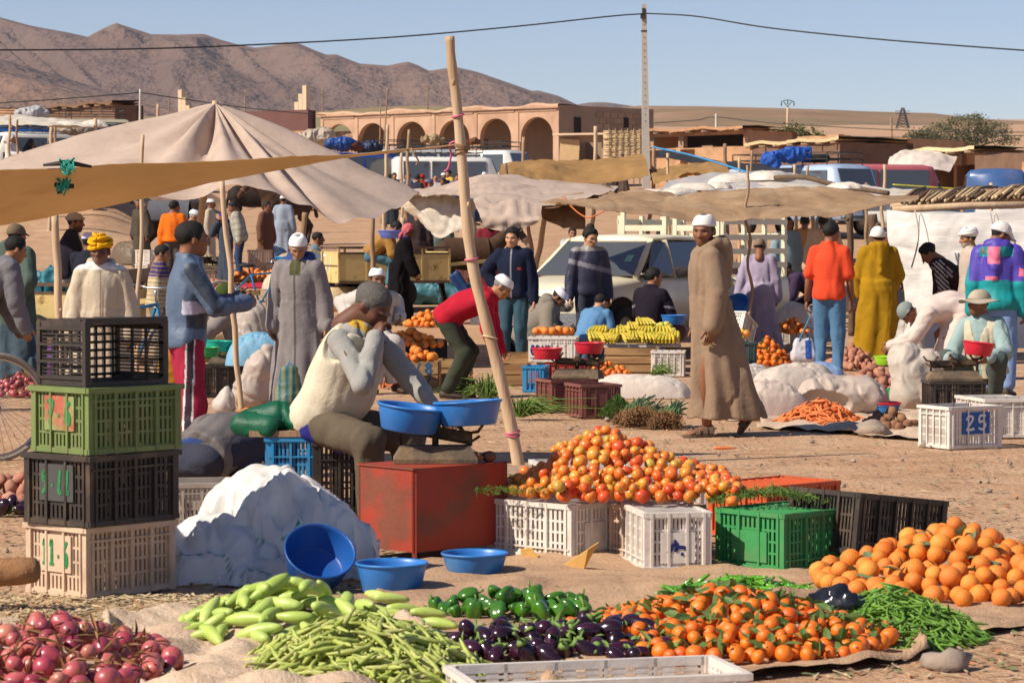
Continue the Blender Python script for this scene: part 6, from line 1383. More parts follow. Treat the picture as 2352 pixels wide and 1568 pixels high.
D('net_canopy', 'long sagging brown net canopy over the stalls', [[(1262, 458, 34.2), (1420, 448, 34.2), (1560, 447, 34.2), (1720, 432, 34.2), (1900, 432, 34.2), (2110, 452, 34.2)], [(1290, 464, 33.4), (1420, 468, 33.4), (1560, 470, 33.4), (1720, 460, 33.4), (1900, 462, 33.4), (2110, 456, 33.6)], [(1325, 470, 32.8), (1460, 487, 32.6), (1600, 501, 32.6), (1750, 500, 32.6), (1920, 490, 32.6), (2105, 458, 33)]], 30, 110, NETC, .028, 1.6, 23)
SCRAP = M('scrap_plastic', (.66, .62, .56), .6, .15, 6, .4, 14, spec=.3)
for i, (x, y, Y, w) in enumerate(((1590, 428, 43, .34), (1560, 440, 40, .3), (1650, 425, 44, .3), (1940, 425, 44, .3), (1500, 440, 40.5, .25), (1700, 408, 50, .5), (1770, 402, 50, .5), (215, 283, 85, .6), (150, 285, 85, .5))):
    p = at(x, y, Y); pillow('plastic_bundle', ['crumpled plastic bundle on the awning ridge', 'dusty plastic bundle on the sacking awning', 'grey plastic bundle above the net canopy', 'knotted cloth ball on the white awning', 'bundle of torn sacking by the knots', 'white plastic heap left of the blue van', 'white plastic heap beside the blue van\'s post', 'bundle on the minibus awning end', 'bundle tied to the bus awning'][i], (p.x, p.y, p.z-w*.2), w*2.1, w*1.5, w*.36, (.70, .65, .58), i*.7, i, 'bundle')
tie('crooked dark branch lying over the white awning', [at(1780, 408, 47), at(1850, 408, 46.5), at(1920, 425, 46), at(2040, 444, 45)], .045, DARKW, 'branch', 'branch'); tie('dark branch sagging in front of the sacking awning', [at(1385, 425, 44), at(1440, 452, 43.5), at(1520, 455, 43), at(1610, 440, 43)], .035, DARKW, 'branch', 'branch')
tie('orange cord drooping from the sacking awning', [at(1290, 452, 38), at(1330, 490, 37.5), at(1360, 498, 37.2), at(1412, 470, 37)], .009, ORR); tie('thin orange cord from the net canopy to a crate', [at(1715, 440, 37), at(1700, 560, 36.5), at(1680, 650, 36), at(1660, 790, 35.5)], .006, ORR)
tie('blue cord stretched across the distant awnings', [at(1500, 338, 60), at(1600, 360, 58), at(1760, 410, 54), at(1800, 425, 52)], .02, BLUER); tie('yellow cord stretched before the dark blue van', [at(2050, 424, 70), at(2200, 434, 70), at(2380, 446, 70)], .02, M('yellow_cord', H_('b8b23c'), .7, .1))
# reed roof and white sheet at the right
def stall_roof():
    root = empty('reed_roof', at(2200, 470, 36), 0, 'flat roof of poles and cut reeds above the white sheet', 'roof'); c = Vector(root.location)
    for k, (a, e, r_, m_) in enumerate(((at(2050, 482, 35.2), at(2400, 470, 35), .045, PALE), (at(2045, 472, 36), at(2400, 455, 35.6), .04, PALE), (at(2080, 455, 37), at(2400, 436, 36.6), .04, WOOD))):
        b = MB(); b.tube([Vector(p)-c for p in (a, a.lerp(e, .5)+Vector((0, 0, .02)), e)], r_, 8, jit=.06); b.build('roof_pole', m_, root)
    for k in range(70):
        f = k/69; a = at(2070+f*300, 466-f*16, 35.4)-c; e = at(2120+f*300, 440-f*10, 39)-c; b = MB(); w = random.uniform(-.03, .05); b.tube([a+Vector((random.uniform(-.04, .04), -.1, w)), a.lerp(e, .5)+Vector((0, 0, .04+w)), e+Vector((0, 0, w))], random.uniform(.018, .03), 5); b.build('reed', (DARKW, WOOD, STRAW)[k % 3], root)
stall_roof()
WSHEET = M('white_woven_sheet', (.80, .77, .73), .7, .05, 2, .5, 4.5, spec=.25, transl=.12, stretch=(.5, .5, 3))
D('white_sheet', 'large white woven sheet hung as a stall wall', [[(2035, 482, 35.2), (2120, 490, 34.9), (2230, 488, 34.7), (2400, 474, 34.5)], [(2040, 560, 35.2), (2120, 570, 34.9), (2230, 565, 34.7), (2400, 560, 34.5)], [(2075, 660, 35.2), (2140, 670, 34.9), (2230, 670, 34.75), (2400, 670, 34.6)], [(2080, 800, 35.2), (2140, 800, 34.95), (2230, 800, 34.8), (2400, 800, 34.7)]], 40, 50, WSHEET, .02, 2.4, 31)
for i, x in enumerate((2118, 2290)):
    tie('looped grey cord hanging on the white sheet, '+('nearer the mustard robe' if i == 0 else 'nearer the purple jacket'), [at(x-16, 484, 34.5), at(x-8, 540, 34.5), at(x-20, 600, 34.5), at(x-24, 612, 34.5), at(x-10, 560, 34.5), at(x-5, 490, 34.5), at(x+10, 530, 34.5), at(x+16, 580, 34.5), at(x+2, 606, 34.5)], .008, GREYPOLE)
# ------------------------------------------------------------------ vehicles
def paint(name, h, r=.35): return M('paint_'+name, H_(h), r, .05, 3, .03, 20, spec=.5, coat=.15, col2=tuple(np.array(H_(h))*.75+np.array((.3, .2, .12))*.25), c2scale=2.5, c2lo=.5, c2hi=.75)
GLASS = M('window_glass', (.07, .075, .08), .05, 0, bump=0, spec=.8, coat=.5); TYRE = M('tyre', (.02, .019, .018), .9, .2, 20, .2, 60); RIMM = M('rim', (.32, .31, .29), .5, .1, 8, .1, metal=.4); CHROME = M('chrome', (.5, .5, .5), .25, .05, metal=1.); LAMP = M('lamp_glass', (.55, .5, .42), .15, 0, bump=0, spec=.7)
def wheel(root, x, y, r, w=.2, nm='wheel'):
    b = MB(); b.lathe([(r*.62, -w/2), (r*.93, -w/2), (r, -w*.3), (r, w*.3), (r*.93, w/2), (r*.62, w/2)], 24, (0, 0, 0), (PI/2, 0, 0), closed=True); o = b.build(nm, TYRE, root, loc=(x, y, r))
    b = MB(); b.lathe([(.01, -w*.30), (r*.25, -w*.33), (r*.5, -w*.25), (r*.63, -w*.42), (r*.63, w*.42), (r*.3, w*.3), (.01, w*.3)], 20, (0, 0, 0), (PI/2, 0, 0)); b.build('rim', RIMM, o)
def loft(b, st, closed=True):
    "st: list of (x, [(y,z)...half profile from bottom outwards to top centre])"
    rings = []
    for x, hp in st: rings.append([(x, y, z) for y, z in hp]+[(x, -y, z) for y, z in hp[::-1]])
    n = len(rings[0]); k = len(rings); V = [p for r_ in rings for p in r_]
    Fc = [(i*n+j, i*n+(j+1) % n, (i+1)*n+(j+1) % n, (i+1)*n+j) for i in range(k-1) for j in range(n)]+[tuple(range(n))[::-1], tuple((k-1)*n+j for j in range(n))]
    b.add(V, Fc, True)
def pane(root, pts, mat=None, nm='window', off=0.012, parent=None):
    P = [Vector(p) for p in pts]; n = (P[1]-P[0]).cross(P[2]-P[0]).normalized(); b = MB(); b.add([tuple(p+n*off) for p in P]+[tuple(p-n*.004) for p in P], [tuple(range(len(P))), tuple(range(len(P), 2*len(P)))[::-1]]+[(i, len(P)+i, len(P)+(i+1) % len(P), (i+1) % len(P)) for i in range(len(P))]); return b.build(nm, mat or GLASS, root)
def pickup():
    C = paint('cream', 'd8d0b4'); th = math.atan2(-.819, -.574); root = empty('pickup_truck', (1.53, 35.33, gz(35.3)), th, 'cream pickup truck with a tall slatted cargo rack', 'truck')
    S = lambda w, top, bot=.36, cr=.03: [(w*.93, bot), (w, bot+.14), (w*1.01, (bot+top)/2), (w*.985, top-.07), (w*.93, top-.015), (w*.6, top+cr*.6), (.001, top+cr)]
    b = MB(); loft(b, [(2.32, S(.70, .80, .46)), (2.28, S(.78, .86, .42)), (2.0, S(.81, .92)), (1.2, S(.825, .985)), (.95, S(.83, 1.0, .36, .0)), (-.80, S(.83, 1.0, .36, 0))]); b.build('body', C, root)
    b = MB(); loft(b, [(-.84, S(.83, .98, .42, 0)), (-2.55, S(.83, .98, .42, 0))]); b.build('cargo_bed', C, root)
    b = MB(); G_ = lambda w, z: [(w*.95, z), (w, z+.02), (w*.97, z+.05), (w*.8, z+.075), (.001, z+.085)]
    loft(b, [(.56, G_(.58, 1.40)), (.50, G_(.62, 1.425)), (.0, G_(.65, 1.44)), (-.55, G_(.64, 1.43)), (-.66, G_(.60, 1.40))]); b.build('roof', C, root)
    for s_ in (-1, 1):
        for a, e, w in (((1.10, .74*s_, .985), (.53, .61*s_, 1.44), .06), ((-.58, .76*s_, .98), (-.56, .63*s_, 1.45), .10), ((-.74, .74*s_, .98), (-.62, .60*s_, 1.44), .07), ((.26, .775*s_, .98), (.30, .655*s_, 1.45), .035)):
            b = MB(); b.bar(a, e, w, .06); b.build('pillar', C, root)
        pane(root, [(.90, .785*s_, 1.0), (.30, .79*s_, 1.0), (.32, .665*s_, 1.42), (.58, .64*s_, 1.42)][::s_], nm='side_window'); pane(root, [(.25, .79*s_, 1.0), (-.55, .785*s_, 1.0), (-.53, .66*s_, 1.42), (.28, .67*s_, 1.42)][::s_], nm='side_window')
        b = MB(); b.box((1.02, .93*s_, 1.03), (.09, .16, .14)); b.box((.98, .84*s_, 1.0), (.03, .1, .03)); b.build('wing_mirror', BLACKC, root)
        b = MB(); b.box((-.38, .845*s_, .90), (.16, .02, .04)); b.build('door_handle', CHROME, root); b = MB(); b.box((.93, .836*s_, .68), (.012, .012, .55)); b.box((-.66, .838*s_, .72), (.012, .012, .5)); b.build('door_seam', DARKIN, root)
        for x in (1.55, -1.62):
            b = MB(); b.lathe([(.001, 0), (.40, 0), (.41, .02), (.38, .03)], 24, (x, .825*s_, .36), (-PI/2*s_, 0, 0)); b.build('wheel_arch', DARKIN, root); wheel(root, x, .80*s_, .33, .22)
        b = MB(); b.lathe([(.001, .0), (.09, 0), (.10, .03), (.0, .05)], 14, (2.30, .55*s_, .70), (0, PI/2, 0)); b.build('headlight', LAMP, root)
    pane(root, [(1.12, -.72, 1.01), (1.12, .72, 1.01), (.56, .60, 1.42), (.56, -.60, 1.42)], nm='windscreen'); pane(root, [(-.74, .68, 1.02), (-.74, -.68, 1.02), (-.63, -.57, 1.40), (-.63, .57, 1.40)], nm='rear_window')
    b = MB(); b.box((.85, .50, 1.22), (.02, .10, .12), (0, -.9, 0)); b.build('windscreen_sticker', M('sticker', H_('7ab0a0'), .6, .1), root)
    b = MB(); b.box((2.36, 0, .50), (.10, 1.6, .16)); b.build('bumper', CHROME, root); b = MB(); b.box((2.33, 0, .70), (.03, 1.1, .16)); b.build('grille', BLACKC, root)
    for s_ in (-1, 1):
        for i, x in enumerate((-.92, -1.45, -1.98, -2.50)):
            b = MB(); b.box((x, .78*s_, 1.36), (.06, .05, .80)); b.build('rack_post', C, root)
        for z in (1.12, 1.30, 1.48, 1.68): b = MB(); b.box((-1.71, .80*s_, z), (1.64, .03, .07)); b.build('rack_rail', C, root)
    for y in (-.72, -.08, .08, .72): b = MB(); b.box((-.90, y, 1.42), (.05, .06, .98)); b.build('rack_post', C, root)
    for s_ in (-1, 1):
        for z in (1.38, 1.60, 1.84): b = MB(); b.box((-.90, s_*.40, z), (.04, .62, .075)); b.build('rack_rail', C, root)
        b = MB(); b.box((-2.5, s_*.4, 1.5), (.04, .6, .07)); b.build('rack_rail', C, root)
    return root
pickup()
def van(label, px, Y, face, L, W, H, mat, roofy=None, hood=.0, wins=3, rack=False, load=None, glass=None, name='van', cat='van', two=None, nose=.35, dz=0.):
    "roofy: pixel row of the roof (checks the height); face: heading in degrees, 0 towards the viewer, 90 to the right"
    g = gx(px, Y); g.z += dz; a = R(face); th = math.atan2(-math.cos(a), math.sin(a)); root = empty(name, g, th, label, cat); w = W/2; z1 = H; zb = .42; belt = H*.52
    S = lambda w_, top, bot=zb: [(w_*.95, bot), (w_, bot+.15), (w_*1.0, top*.5), (w_*.95, top-.14), (w_*.86, top-.03), (w_*.5, top+.01), (.001, top+.02)]
    b = MB(); st = [(L/2, S(w*.9, belt*.9)), (L/2-.08, S(w*.97, belt)), (L/2-hood, S(w, belt+.05)), (L/2-hood-nose, S(w*.99, z1-.04)), (L/2-hood-nose-.25, S(w, z1)), (-L/2+.15, S(w, z1)), (-L/2, S(w*.96, z1-.12))]
    loft(b, st); b.build('body', mat, root)
    gl = glass or GLASS; x0 = L/2-hood-.02; zz = belt+.10; zt = z1-.20
    k = .95*w+.0
    pane(root, [(x0+.01, -w*.82, zz), (x0+.01, w*.82, zz), (x0-nose*.82, w*.78, zt+.06), (x0-nose*.82, -w*.78, zt+.06)], gl, 'windscreen', .03)
    xa, xb = x0-nose-.12, -L/2+.25; n = wins
    for s_ in (-1, 1):
        for i in range(n):
            p, q = xa+(xb-xa)*i/n-.06, xa+(xb-xa)*(i+1)/n+.06; pane(root, [(p, s_*w*.995, zz), (q, s_*w*.995, zz), (q, s_*w*.955, zt+.02), (p, s_*w*.955, zt+.02)][::s_], gl, 'side_window', .022)
        for x in (L/2-.75, -L/2+.85): wheel(root, x, s_*(w-.08), .34, .2)
        b = MB(); b.box((L/2-.02, s_*w*.66, belt*.78), (.06, .24, .2)); b.build('headlight', LAMP, root)
        b = MB(); b.box((x0-.25, s_*(w+.1), belt+.2), (.08, .14, .2)); b.build('wing_mirror', BLACKC, root)
    for s_ in (-1, 1): pane(root, [(-L/2+.0, s_*.06, zz), (-L/2+.0, s_*w*.80, zz), (-L/2+.10, s_*w*.76, zt), (-L/2+.10, s_*.06, zt)][::-s_], gl, 'rear_window', .03)
    if two:
        b = MB(); b.box((0, w+.01, H*.84), (L*.9, .02, .14)); b.build('stripe', two, root); b = MB(); b.box((0, -w-.01, H*.84), (L*.9, .02, .14)); b.build('stripe', two, root)
    if rack:
        r0 = H+.16; b = MB(); xs = np.linspace(-L/2+.2, L/2-hood-nose-.3, 9)
        for x in xs: b.bar((x, -w*.85, r0), (x, w*.85, r0), .03)
        for z in (r0, r0+.18):
            for s_ in (-1, 1): b.bar((xs[0], s_*w*.85, z), (xs[-1], s_*w*.85, z), .03)
            for x in (xs[0], xs[-1]): b.bar((x, -w*.85, z), (x, w*.85, z), .03)
        for x in xs[::2]:
            for s_ in (-1, 1): b.bar((x, s_*w*.85, H-.02), (x, s_*w*.85, r0+.18), .025)
        b.build('roof_rack', IRON, root)
    return root
def bank():
    X, Y = np.meshgrid(np.linspace(-26, -10, 40), np.linspace(74, 114, 50), indexing='ij'); Z = np.vectorize(gz)(Y)+.95*sstep(76, 88, Y)*sstep(114, 107, Y)*sstep(-10.5, -12.5, X)-.03
    b = MB(); b.grid(np.stack([X, Y, Z], -1)[::-1]); tag(b.build('earth_bank', DIRT), 'low earth bank where the bus is parked', kind='structure')
bank()
WV = paint('white', 'd4d2cc'); LB = paint('light_blue', '9fb2cc'); DB = paint('dark_blue', '3d5a8a'); PKV = paint('faded_red', 'b05a62', .6); BLV = paint('cobalt', '23489a'); GCAR = paint('grey_car', 'b4b4b0'); CREAMV = paint('cream_bus', 'd0c4a4')
van('white minibus with a roof rack under the bus awning', 120, 90, -62, 4.9, 1.75, 2.0, WV, hood=.3, rack=True, name='minibus', dz=.95)
van('cream bus with a blue stripe at the left edge', 20, 99, -75, 8.5, 2.3, 2.45, CREAMV, wins=7, rack=True, two=M('blue_stripe', H_('2a6ac0'), .5, .05), name='bus', cat='bus', dz=.95)
van('white off-road wagon with a loaded rack behind the bent pole', 985, 114, 118, 5.0, 1.85, 2.15, WV, hood=.9, rack=True, name='wagon'); van('second white wagon with a silver rack nearer the crowd', 1045, 106, 100, 4.8, 1.8, 1.95, WV, hood=.8, rack=True, name='wagon'); van('white van with dark windscreen in front of the arcade', 1128, 115, 60, 4.6, 1.8, 2.1, WV, hood=.7, rack=True, name='van')
van('cobalt blue van with a blue covered load behind the tent', 800, 106, 120, 5.2, 1.9, 2.1, BLV, hood=.6, rack=True); van('light blue van with blue tarpaulin and spare tyre on its rack', 1845, 82, 40, 4.8, 1.75, 2.05, LB, hood=.1, rack=True)
van('faded pink and red van behind the small grey car', 2000, 92, 110, 4.6, 1.7, 1.9, PKV, hood=.05, wins=2); van('small grey saloon car before the pink van', 2110, 79, 25, 4.0, 1.6, 1.42, GCAR, hood=.9, wins=2, name='car', cat='car', nose=.5); van('dark blue van seen from behind at the right', 2282, 84, 172, 4.4, 1.75, 1.86, DB, hood=.3); van('white car cut off at the right edge', 2372, 80, 20, 4.0, 1.6, 1.45, WV, hood=.9, wins=2, name='car', cat='car', nose=.5)
TARPB = M('blue_tarp', H_('1f4fa0'), .6, .2, 4, .5, 8, spec=.3)
p = at(1815, 372, 81); sack('tarp_load', 'blue tarpaulin bundle on the light blue van', (p.x, p.y, gz(81)+2.2), [((-.6, -.3, .1), (.5, .2, .2), .2, .24), ((-.7, -.4, .0), (-.5, -.5, -.1), .2, .15)], H_('2050a8'), 80, .06, 4, -9, cat='load', mat=M('blue_tarp_attr', H_('1f4fa0'), .6, .2, 4, .5, 8))
b = MB(); a_ = np.linspace(0, 2*PI, 25); b.tube([(.36*math.cos(x), .36*math.sin(x), 0) for x in a_], .12, 8, cap=False); tag(b.build('spare_tyre', TYRE, None, loc=tuple(at(1870, 364, 82))), 'spare tyre lying on the light blue van', 'tyre')
for i, (x, y, Y, col, w, l) in enumerate(((790, 333, 95, '2a56a8', .7, 'blue sheet load on the cobalt van'), (815, 338, 95, '6a3424', .4, 'rust brown sack on the cobalt van'), (850, 340, 96, '24365e', .6, 'navy bundle on the cobalt van'), (995, 322, 100, 'b09a74', .5, 'straw coloured load on the white wagon'), (1085, 326, 100, '7a4a30', .35, 'rope tied sack on the white wagon'), (75, 262, 98, 'c8ccd4', .7, 'white bundle on the bus roof'), (190, 298, 89, 'b4aca0', .6, 'grey bundle on the minibus rack'), (160, 296, 89, 'c8c0b4', .5, 'pale bundle on the minibus rack'))):
    p = at(x, y, Y); sack('roof_load', l, p, [((-w*.6, 0, 0), (w*.2, 0, .05), w*.3, w*.35), ((0, 0, 0), (w*.6, .1, 0), w*.35, w*.25)], H_(col), 80, .05, i+2, -9, cat='load')
p = at(730, 322, 100); sack('white_cover', 'cream covered load with blue patch left of the cobalt van', p, [((-.7, 0, 0), (.3, 0, .15), .28, .32)], (.6, .52, .42), 80, .05, 41, -9, cat='load')
# bicycles
CYC = M('bicycle_paint', H_('2a7ea8'), .4, .1, 8, 0, metal=.3)
def cyc_wheel(parent, c, r, rx=0):
    b = MB(); a = np.linspace(0, 2*PI, 49); b.tube([(c[0]+r*math.cos(t), c[1], c[2]+r*math.sin(t)) for t in a], r*.055, 10, cap=False); o = b.build('wheel', M('grey_tyre', H_('8a8378'), .9, .2, 30, .3, 60), parent)
    b = MB(); b.tube([(c[0]+r*.93*math.cos(t), c[1], c[2]+r*.93*math.sin(t)) for t in a], r*.028, 6, cap=False); b.build('rim', CHROME, o)
    for k in range(32):
        t = 2*PI*k/32; b = MB(); b.tube([(c[0]+.02*math.cos(t+1.2), c[1]+(.02 if k % 2 else -.02), c[2]+.02*math.sin(t+1.2)), (c[0]+r*.92*math.cos(t), c[1], c[2]+r*.92*math.sin(t))], .0016, 4); b.build('spoke', CHROME, o)
    b = MB(); b.lathe([(.018, -.04), (.018, .04)], 10, c, (PI/2, 0, 0)); b.build('hub', CHROME, o)
def bike(label, loc, rz, r=.34):
    root = empty('bicycle', loc, rz, label, 'bicycle'); cyc_wheel(root, (0, 0, r), r); cyc_wheel(root, (-1.05, 0, r), r)
    b = MB()
    for a, e in (((0, 0, r), (-.16, 0, .86)), ((-.18, 0, .80), (-.45, 0, .32)), ((-.16, 0, .84), (-.60, 0, .80)), ((-.45, 0, .32), (-.62, 0, .90)), ((-.45, 0, .32), (-1.05, 0, r)), ((-.60, 0, .78), (-1.05, 0, r))): b.tube([a, e], .016, 8)
    b.build('frame', CYC, root); b = MB(); b.tube([(-.16, 0, .86), (-.18, 0, .98)], .013, 8); b.tube([(-.30, -.3, 1.0), (-.2, -.26, 1.04), (-.15, -.1, 1.0), (-.15, .1, 1.0), (-.2, .26, 1.04), (-.30, .3, 1.0)], .012, 8); b.build('handlebar', CHROME, root)
    b = MB(); b.ell((-.66, 0, .95), (.14, .09, .035), 12, 8); b.build('saddle', BLACKC, root)
g = gp(30, 1056); bike('bicycle cut off at the left edge, front wheel showing', (at(-12, 1056, g.y).x, g.y+.02, 0), R(24) , .355)
g = gx(300, 27.5); bike('bicycle with chrome handlebar behind the turbaned man', (g.x+.35, 27.5, 0), R(60), .33); g = gx(560, 45); bike('bicycle standing behind the checked jacket', (g.x+.75, 44.5, gz(44.5)), R(10), .35)
# carts
YEL = M('yellow_sheet_metal', H_('c8b074'), .6, .12, 3, .15, 20, spec=.3, col2=H_('8a6a3c'), c2scale=5, c2lo=.58, c2hi=.68)
def cart(label, px, Y, rz, L=2.2, W=1.15, H=.58, z0=.48, sign=None):
    g = gx(px, Y); root = empty('cart', g, rz, label, 'cart')
    for s_ in (-1, 1):
        for k in range(4): b = MB(); b.box((-L/2+L*(k+.5)/4, s_*W/2, z0+H/2-.05), (L/4-.012, .02, H-.12)); b.build('side_panel', YEL, root)
        b = MB(); b.bar((-L/2, s_*W/2, z0+H), (L/2, s_*W/2, z0+H), .05, .04); b.bar((-L/2, s_*W/2, z0+H-.1), (L/2, s_*W/2, z0+H-.1), .03, .03); b.bar((-L/2, s_*W/2, z0), (L/2, s_*W/2, z0), .05, .05); b.build('side_rail', DARKW, root)
        for k in range(5): b = MB(); x = -L/2+L*k/4; b.bar((x, s_*W/2, z0), (x, s_*W/2, z0+H), .035); b.build('post', YEL, root)
        wheel(root, .05, s_*(W/2+.14), .30, .16); b = MB(); b.bar((L/2, s_*W*.42, z0+.3), (L/2+1.5, s_*W*.38, z0+.42), .06); b.build('shaft', YEL, root)
    for x in (-L/2, L/2): b = MB(); b.box((x, 0, z0+H/2-.04), (.02, W-.04, H-.06)); b.build('end_panel', YEL, root)
    b = MB(); b.bar((-L/2, -W/2, z0+H), (-L/2, W/2, z0+H), .05); b.bar((-L/2-.012, -W/2, z0+H*.48), (-L/2-.012, W/2, z0+H*.48), .02); b.build('end_rail', DARKW, root)
    b = MB(); b.box((0, 0, z0), (L, W, .04)); b.build('floor', WOOD, root); b = MB(); b.bar((.05, -W/2-.1, .30), (.05, W/2+.1, .30), .07); b.build('axle', IRON, root)
    if sign: marks(root, sign, .6, .36, .035, PWHITE, (-L/2-.014, 0, z0+H*.5), (0, 0, -PI/2))
    return root
cart('yellow metal donkey cart with chalked marks beside the black dress', 880, 49.3, R(22), 2.05, 1.2, .60, .50, 'N/')
cart('yellow cart behind the pale awning post at the left', 118, 33, R(-14), 1.9, 1.1, .52, .42)
# ------------------------------------------------------------------ mules and donkeys
FUR = M('fur', rough=.85, attr=True, var=.2, scale=10, bump=.3, bscale=60, spec=.2)
def equine(label, px, Y, face, h=1.4, col='2a2019', head='down', dark='17110d', pale=None, s=80, name='mule', blanket=None, cat=None):
    g = gx(px, Y); root = empty(name, g, R(face)+PI, label, cat or name, None, h/1.4); fd = Field((-.35, -1.0, -.02), (.35, 1.35, 1.95), min(max(1.25/(s*.435), .014), .03)*1.4/h)
    fd.ell((0, .30, 1.08), (.25, .36, .32), .1); fd.ell((0, -.10, 1.05), (.25, .5, .30), .1); fd.ell((0, -.50, 1.12), (.24, .30, .30), .1)
    for s_ in (-1, 1):
        x = s_*.14; fd.cone((x, .42, 1.0), (x, .40, .62), .13, .065, .06); fd.cone((x, .40, .62), (x, .42, .14), .055, .038, .03); fd.cone((x, .42, .14), (x, .45, .05), .045, .055, .02)
        fd.cone((x, -.56, 1.08), (x, -.48, .72), .17, .10, .06); fd.cone((x, -.48, .72), (x, -.68, .50), .09, .055, .04); fd.cone((x, -.68, .50), (x, -.60, .14), .05, .038, .03); fd.cone((x, -.60, .14), (x, -.57, .05), .045, .055, .02)
    fd.cone((0, -.76, 1.25), (0, -.86, .75), .045, .05, .03)
    if head == 'down': n0, n1, n2, n3 = (0, .45, 1.22), (0, .86, .92), (0, .98, .78), (0, 1.10, .36)
    else: n0, n1, n2, n3 = (0, .45, 1.25), (0, .82, 1.58), (0, .92, 1.66), (0, 1.22, 1.30)
    fd.cone(n0, n1, .19, .12, .08); fd.cone(n1, n2, .12, .11, .04); fd.cone(n2, n3, .105, .068, .04); fd.cone(n3, (n3[0], n3[1]+.02, n3[2]-.05), .07, .06, .03)
    for s_ in (-1, 1): fd.cone((s_*.06, n2[1]-.04, n2[2]+.09), (s_*.11, n2[1]-.10, n2[2]+.32), .035, .012, .02)
    fd.disp(lambda P: .008*vnoise(P*9)); V, Fc = fd.mesh(); V = fd.smooth(V, Fc, 1); c = np.tile(np.array(H_(col)), (len(V), 1)); lo = sstep(.75, .35, V[:, 2])[:, None]; c = c*(1-lo)+np.array(H_(dark))*lo
    if pale: q = (sstep(.25, .08, np.linalg.norm(V-np.array(n3), axis=1)))[:, None]; c = c*(1-q)+np.array(H_(pale))*q
    ob('body', to_mesh('body', V, Fc, (FUR,), cols=c), root)
    if blanket:
        a = np.linspace(-1.9, 1.9, 15); Pt = [[(.285*math.sin(t)*1.05, y, 1.08+.345*math.cos(t) if abs(t) < 1.5 else 1.10-.30*(abs(t)-1.5)-.0) for t in a] for y in np.linspace(-.62, .32, 10)]; b = MB(); b.grid(Pt); b.grid(np.array(Pt)[:, ::-1]*A3(1.05, 1, 1.0)+A3(0, 0, .02)); b.build('blanket', M('blanket_'+blanket, H_(blanket), .95, .2, 5, .5, 20), root)
    b = MB(); hn = [np.array(n2), np.array(n3)]; 
    for f, r_ in ((.25, .112), (.7, .088)):
        c0 = hn[0]*(1-f)+hn[1]*f; dd = hn[1]-hn[0]; dd /= np.linalg.norm(dd); u = np.cross(dd, (1, 0, 0)); b.tube([c0+A3(1, 0, 0)*r_*math.cos(t)+u*r_*math.sin(t) for t in np.linspace(0, 2*PI, 15)], .012, 5)
    b.build('halter', ROPE, root); return root
equine('black mule with a grey blanket grazing behind the orange shirt', 405, 66, 88, 1.45, '2c211a', 'down', '18120e', '5a4a3c', blanket='5a5a60', s=95)
equine('brown mule behind the checked jacket, legs showing', 655, 76, -70, 1.45, '4a3526', 'up', '2a1e16', blanket='3c2c28'); equine('dark mule standing beside the tent edge', 585, 84, 100, 1.4, '2c2420', 'up', '1a1410')
equine('far grey mule beyond the earth track', 225, 86, 90, 1.4, '3c332c', 'up', '241d18'); equine('brown mule standing next to the far grey mule', 262, 88, -80, 1.4, '4a3a2c', 'up', '2c2018')
equine('dark brown donkey hitched in front of the left yellow cart', 322, 38, 80, 1.08, '33261e', 'down', '1e1612', s=160, name='donkey'); equine('brown donkey harnessed to the yellow metal cart', 1085, 50.5, 100, 1.2, '463426', 'up', '2a2018', 'b4a48c', s=130, name='donkey', blanket='4a3424')
equine('grey faced donkey looking out from under the brown flap', 1378, 53, -8, 1.15, '54473c', 'down', '3a3028', 'b8ac9c', s=120, name='donkey')
# ------------------------------------------------------------------ middle ground stalls
def near_crate(label, px, py, rz, dims, mat, **k): g = gp(px, py); return crate(label, (g.x, g.y, gz(g.y)), R(rz), dims, mat, **k)
def spot(px, py, dy=0., z=0.): g = gp(px, py, z); return g.x, g.y+dy
def heap(meshes, px, py, rx, ry, h, r, r0, n, label, group, cat, z0=.0, seed=1, pw=1.2, cull=.06, cap=300, dy=None):
    x, y = spot(px, py, ry*.8 if dy is None else dy, z0); p_, q_ = pack(x, y, z0+gz(y), cone_prof(rx, ry, h, pw), (rx, ry), r, n, n*14, seed)
    put(meshes, p_, q_, r0, label, group, cat, cull=cull, cap=cap); return (x, y)
# left: onions, tomatoes, lemons, potatoes
near_crate('white crate of tomatoes behind the red onions at left', 75, 868, 8, (.50, .36, .26), WHT, plate=False); near_crate('pale crate of lemons at the left edge', 2, 862, 8, (.36, .36, .26), WHT, plate=False)
heap(TOM, 85, 812, .26, .22, .13, .032, .029, 120, 'red tomato in the white crate at the left', 'tomatoes in the left white crate', 'tomato', .24, 21); heap(LEM, 10, 812, .26, .22, .12, .032, .032, 90, 'yellow lemon in the crate at the left edge', 'lemons at the left edge', 'lemon', .24, 22)
xy = heap(ONI, 30, 912, .36, .5, .16, .034, .036, 220, 'dull red onion in the heap behind the bicycle wheel', 'onions behind the bicycle wheel', 'onion', 0, 23); leaves('dry_leaves', 'dry onion stalks over the onions by the bicycle', xy, .04, cone_prof(.36, .5, .16), (.36, .5), 120, .12, STALK, 25, .03, .08)
heap(POT, 25, 1165, .32, .3, .12, .042, .036, 80, 'knobbly potato in the small heap left of the crate stack', 'potatoes left of the crate stack', 'potato', .0, 24)
p_ = spot(50, 1180); heap(EGG, 50, 1185, .2, .12, .05, .036, .036, 14, 'eggplant lying below the left potatoes', 'eggplants left of the crate stack', 'eggplant', 0, 26)
g = gp(60, 752); basin('green basin hung on a scale at the left', (at(95, 760, 30.6).x, 30.6, at(95, 760, 30.6).z), .13, .10, BRG); g = gp(500, 800); 
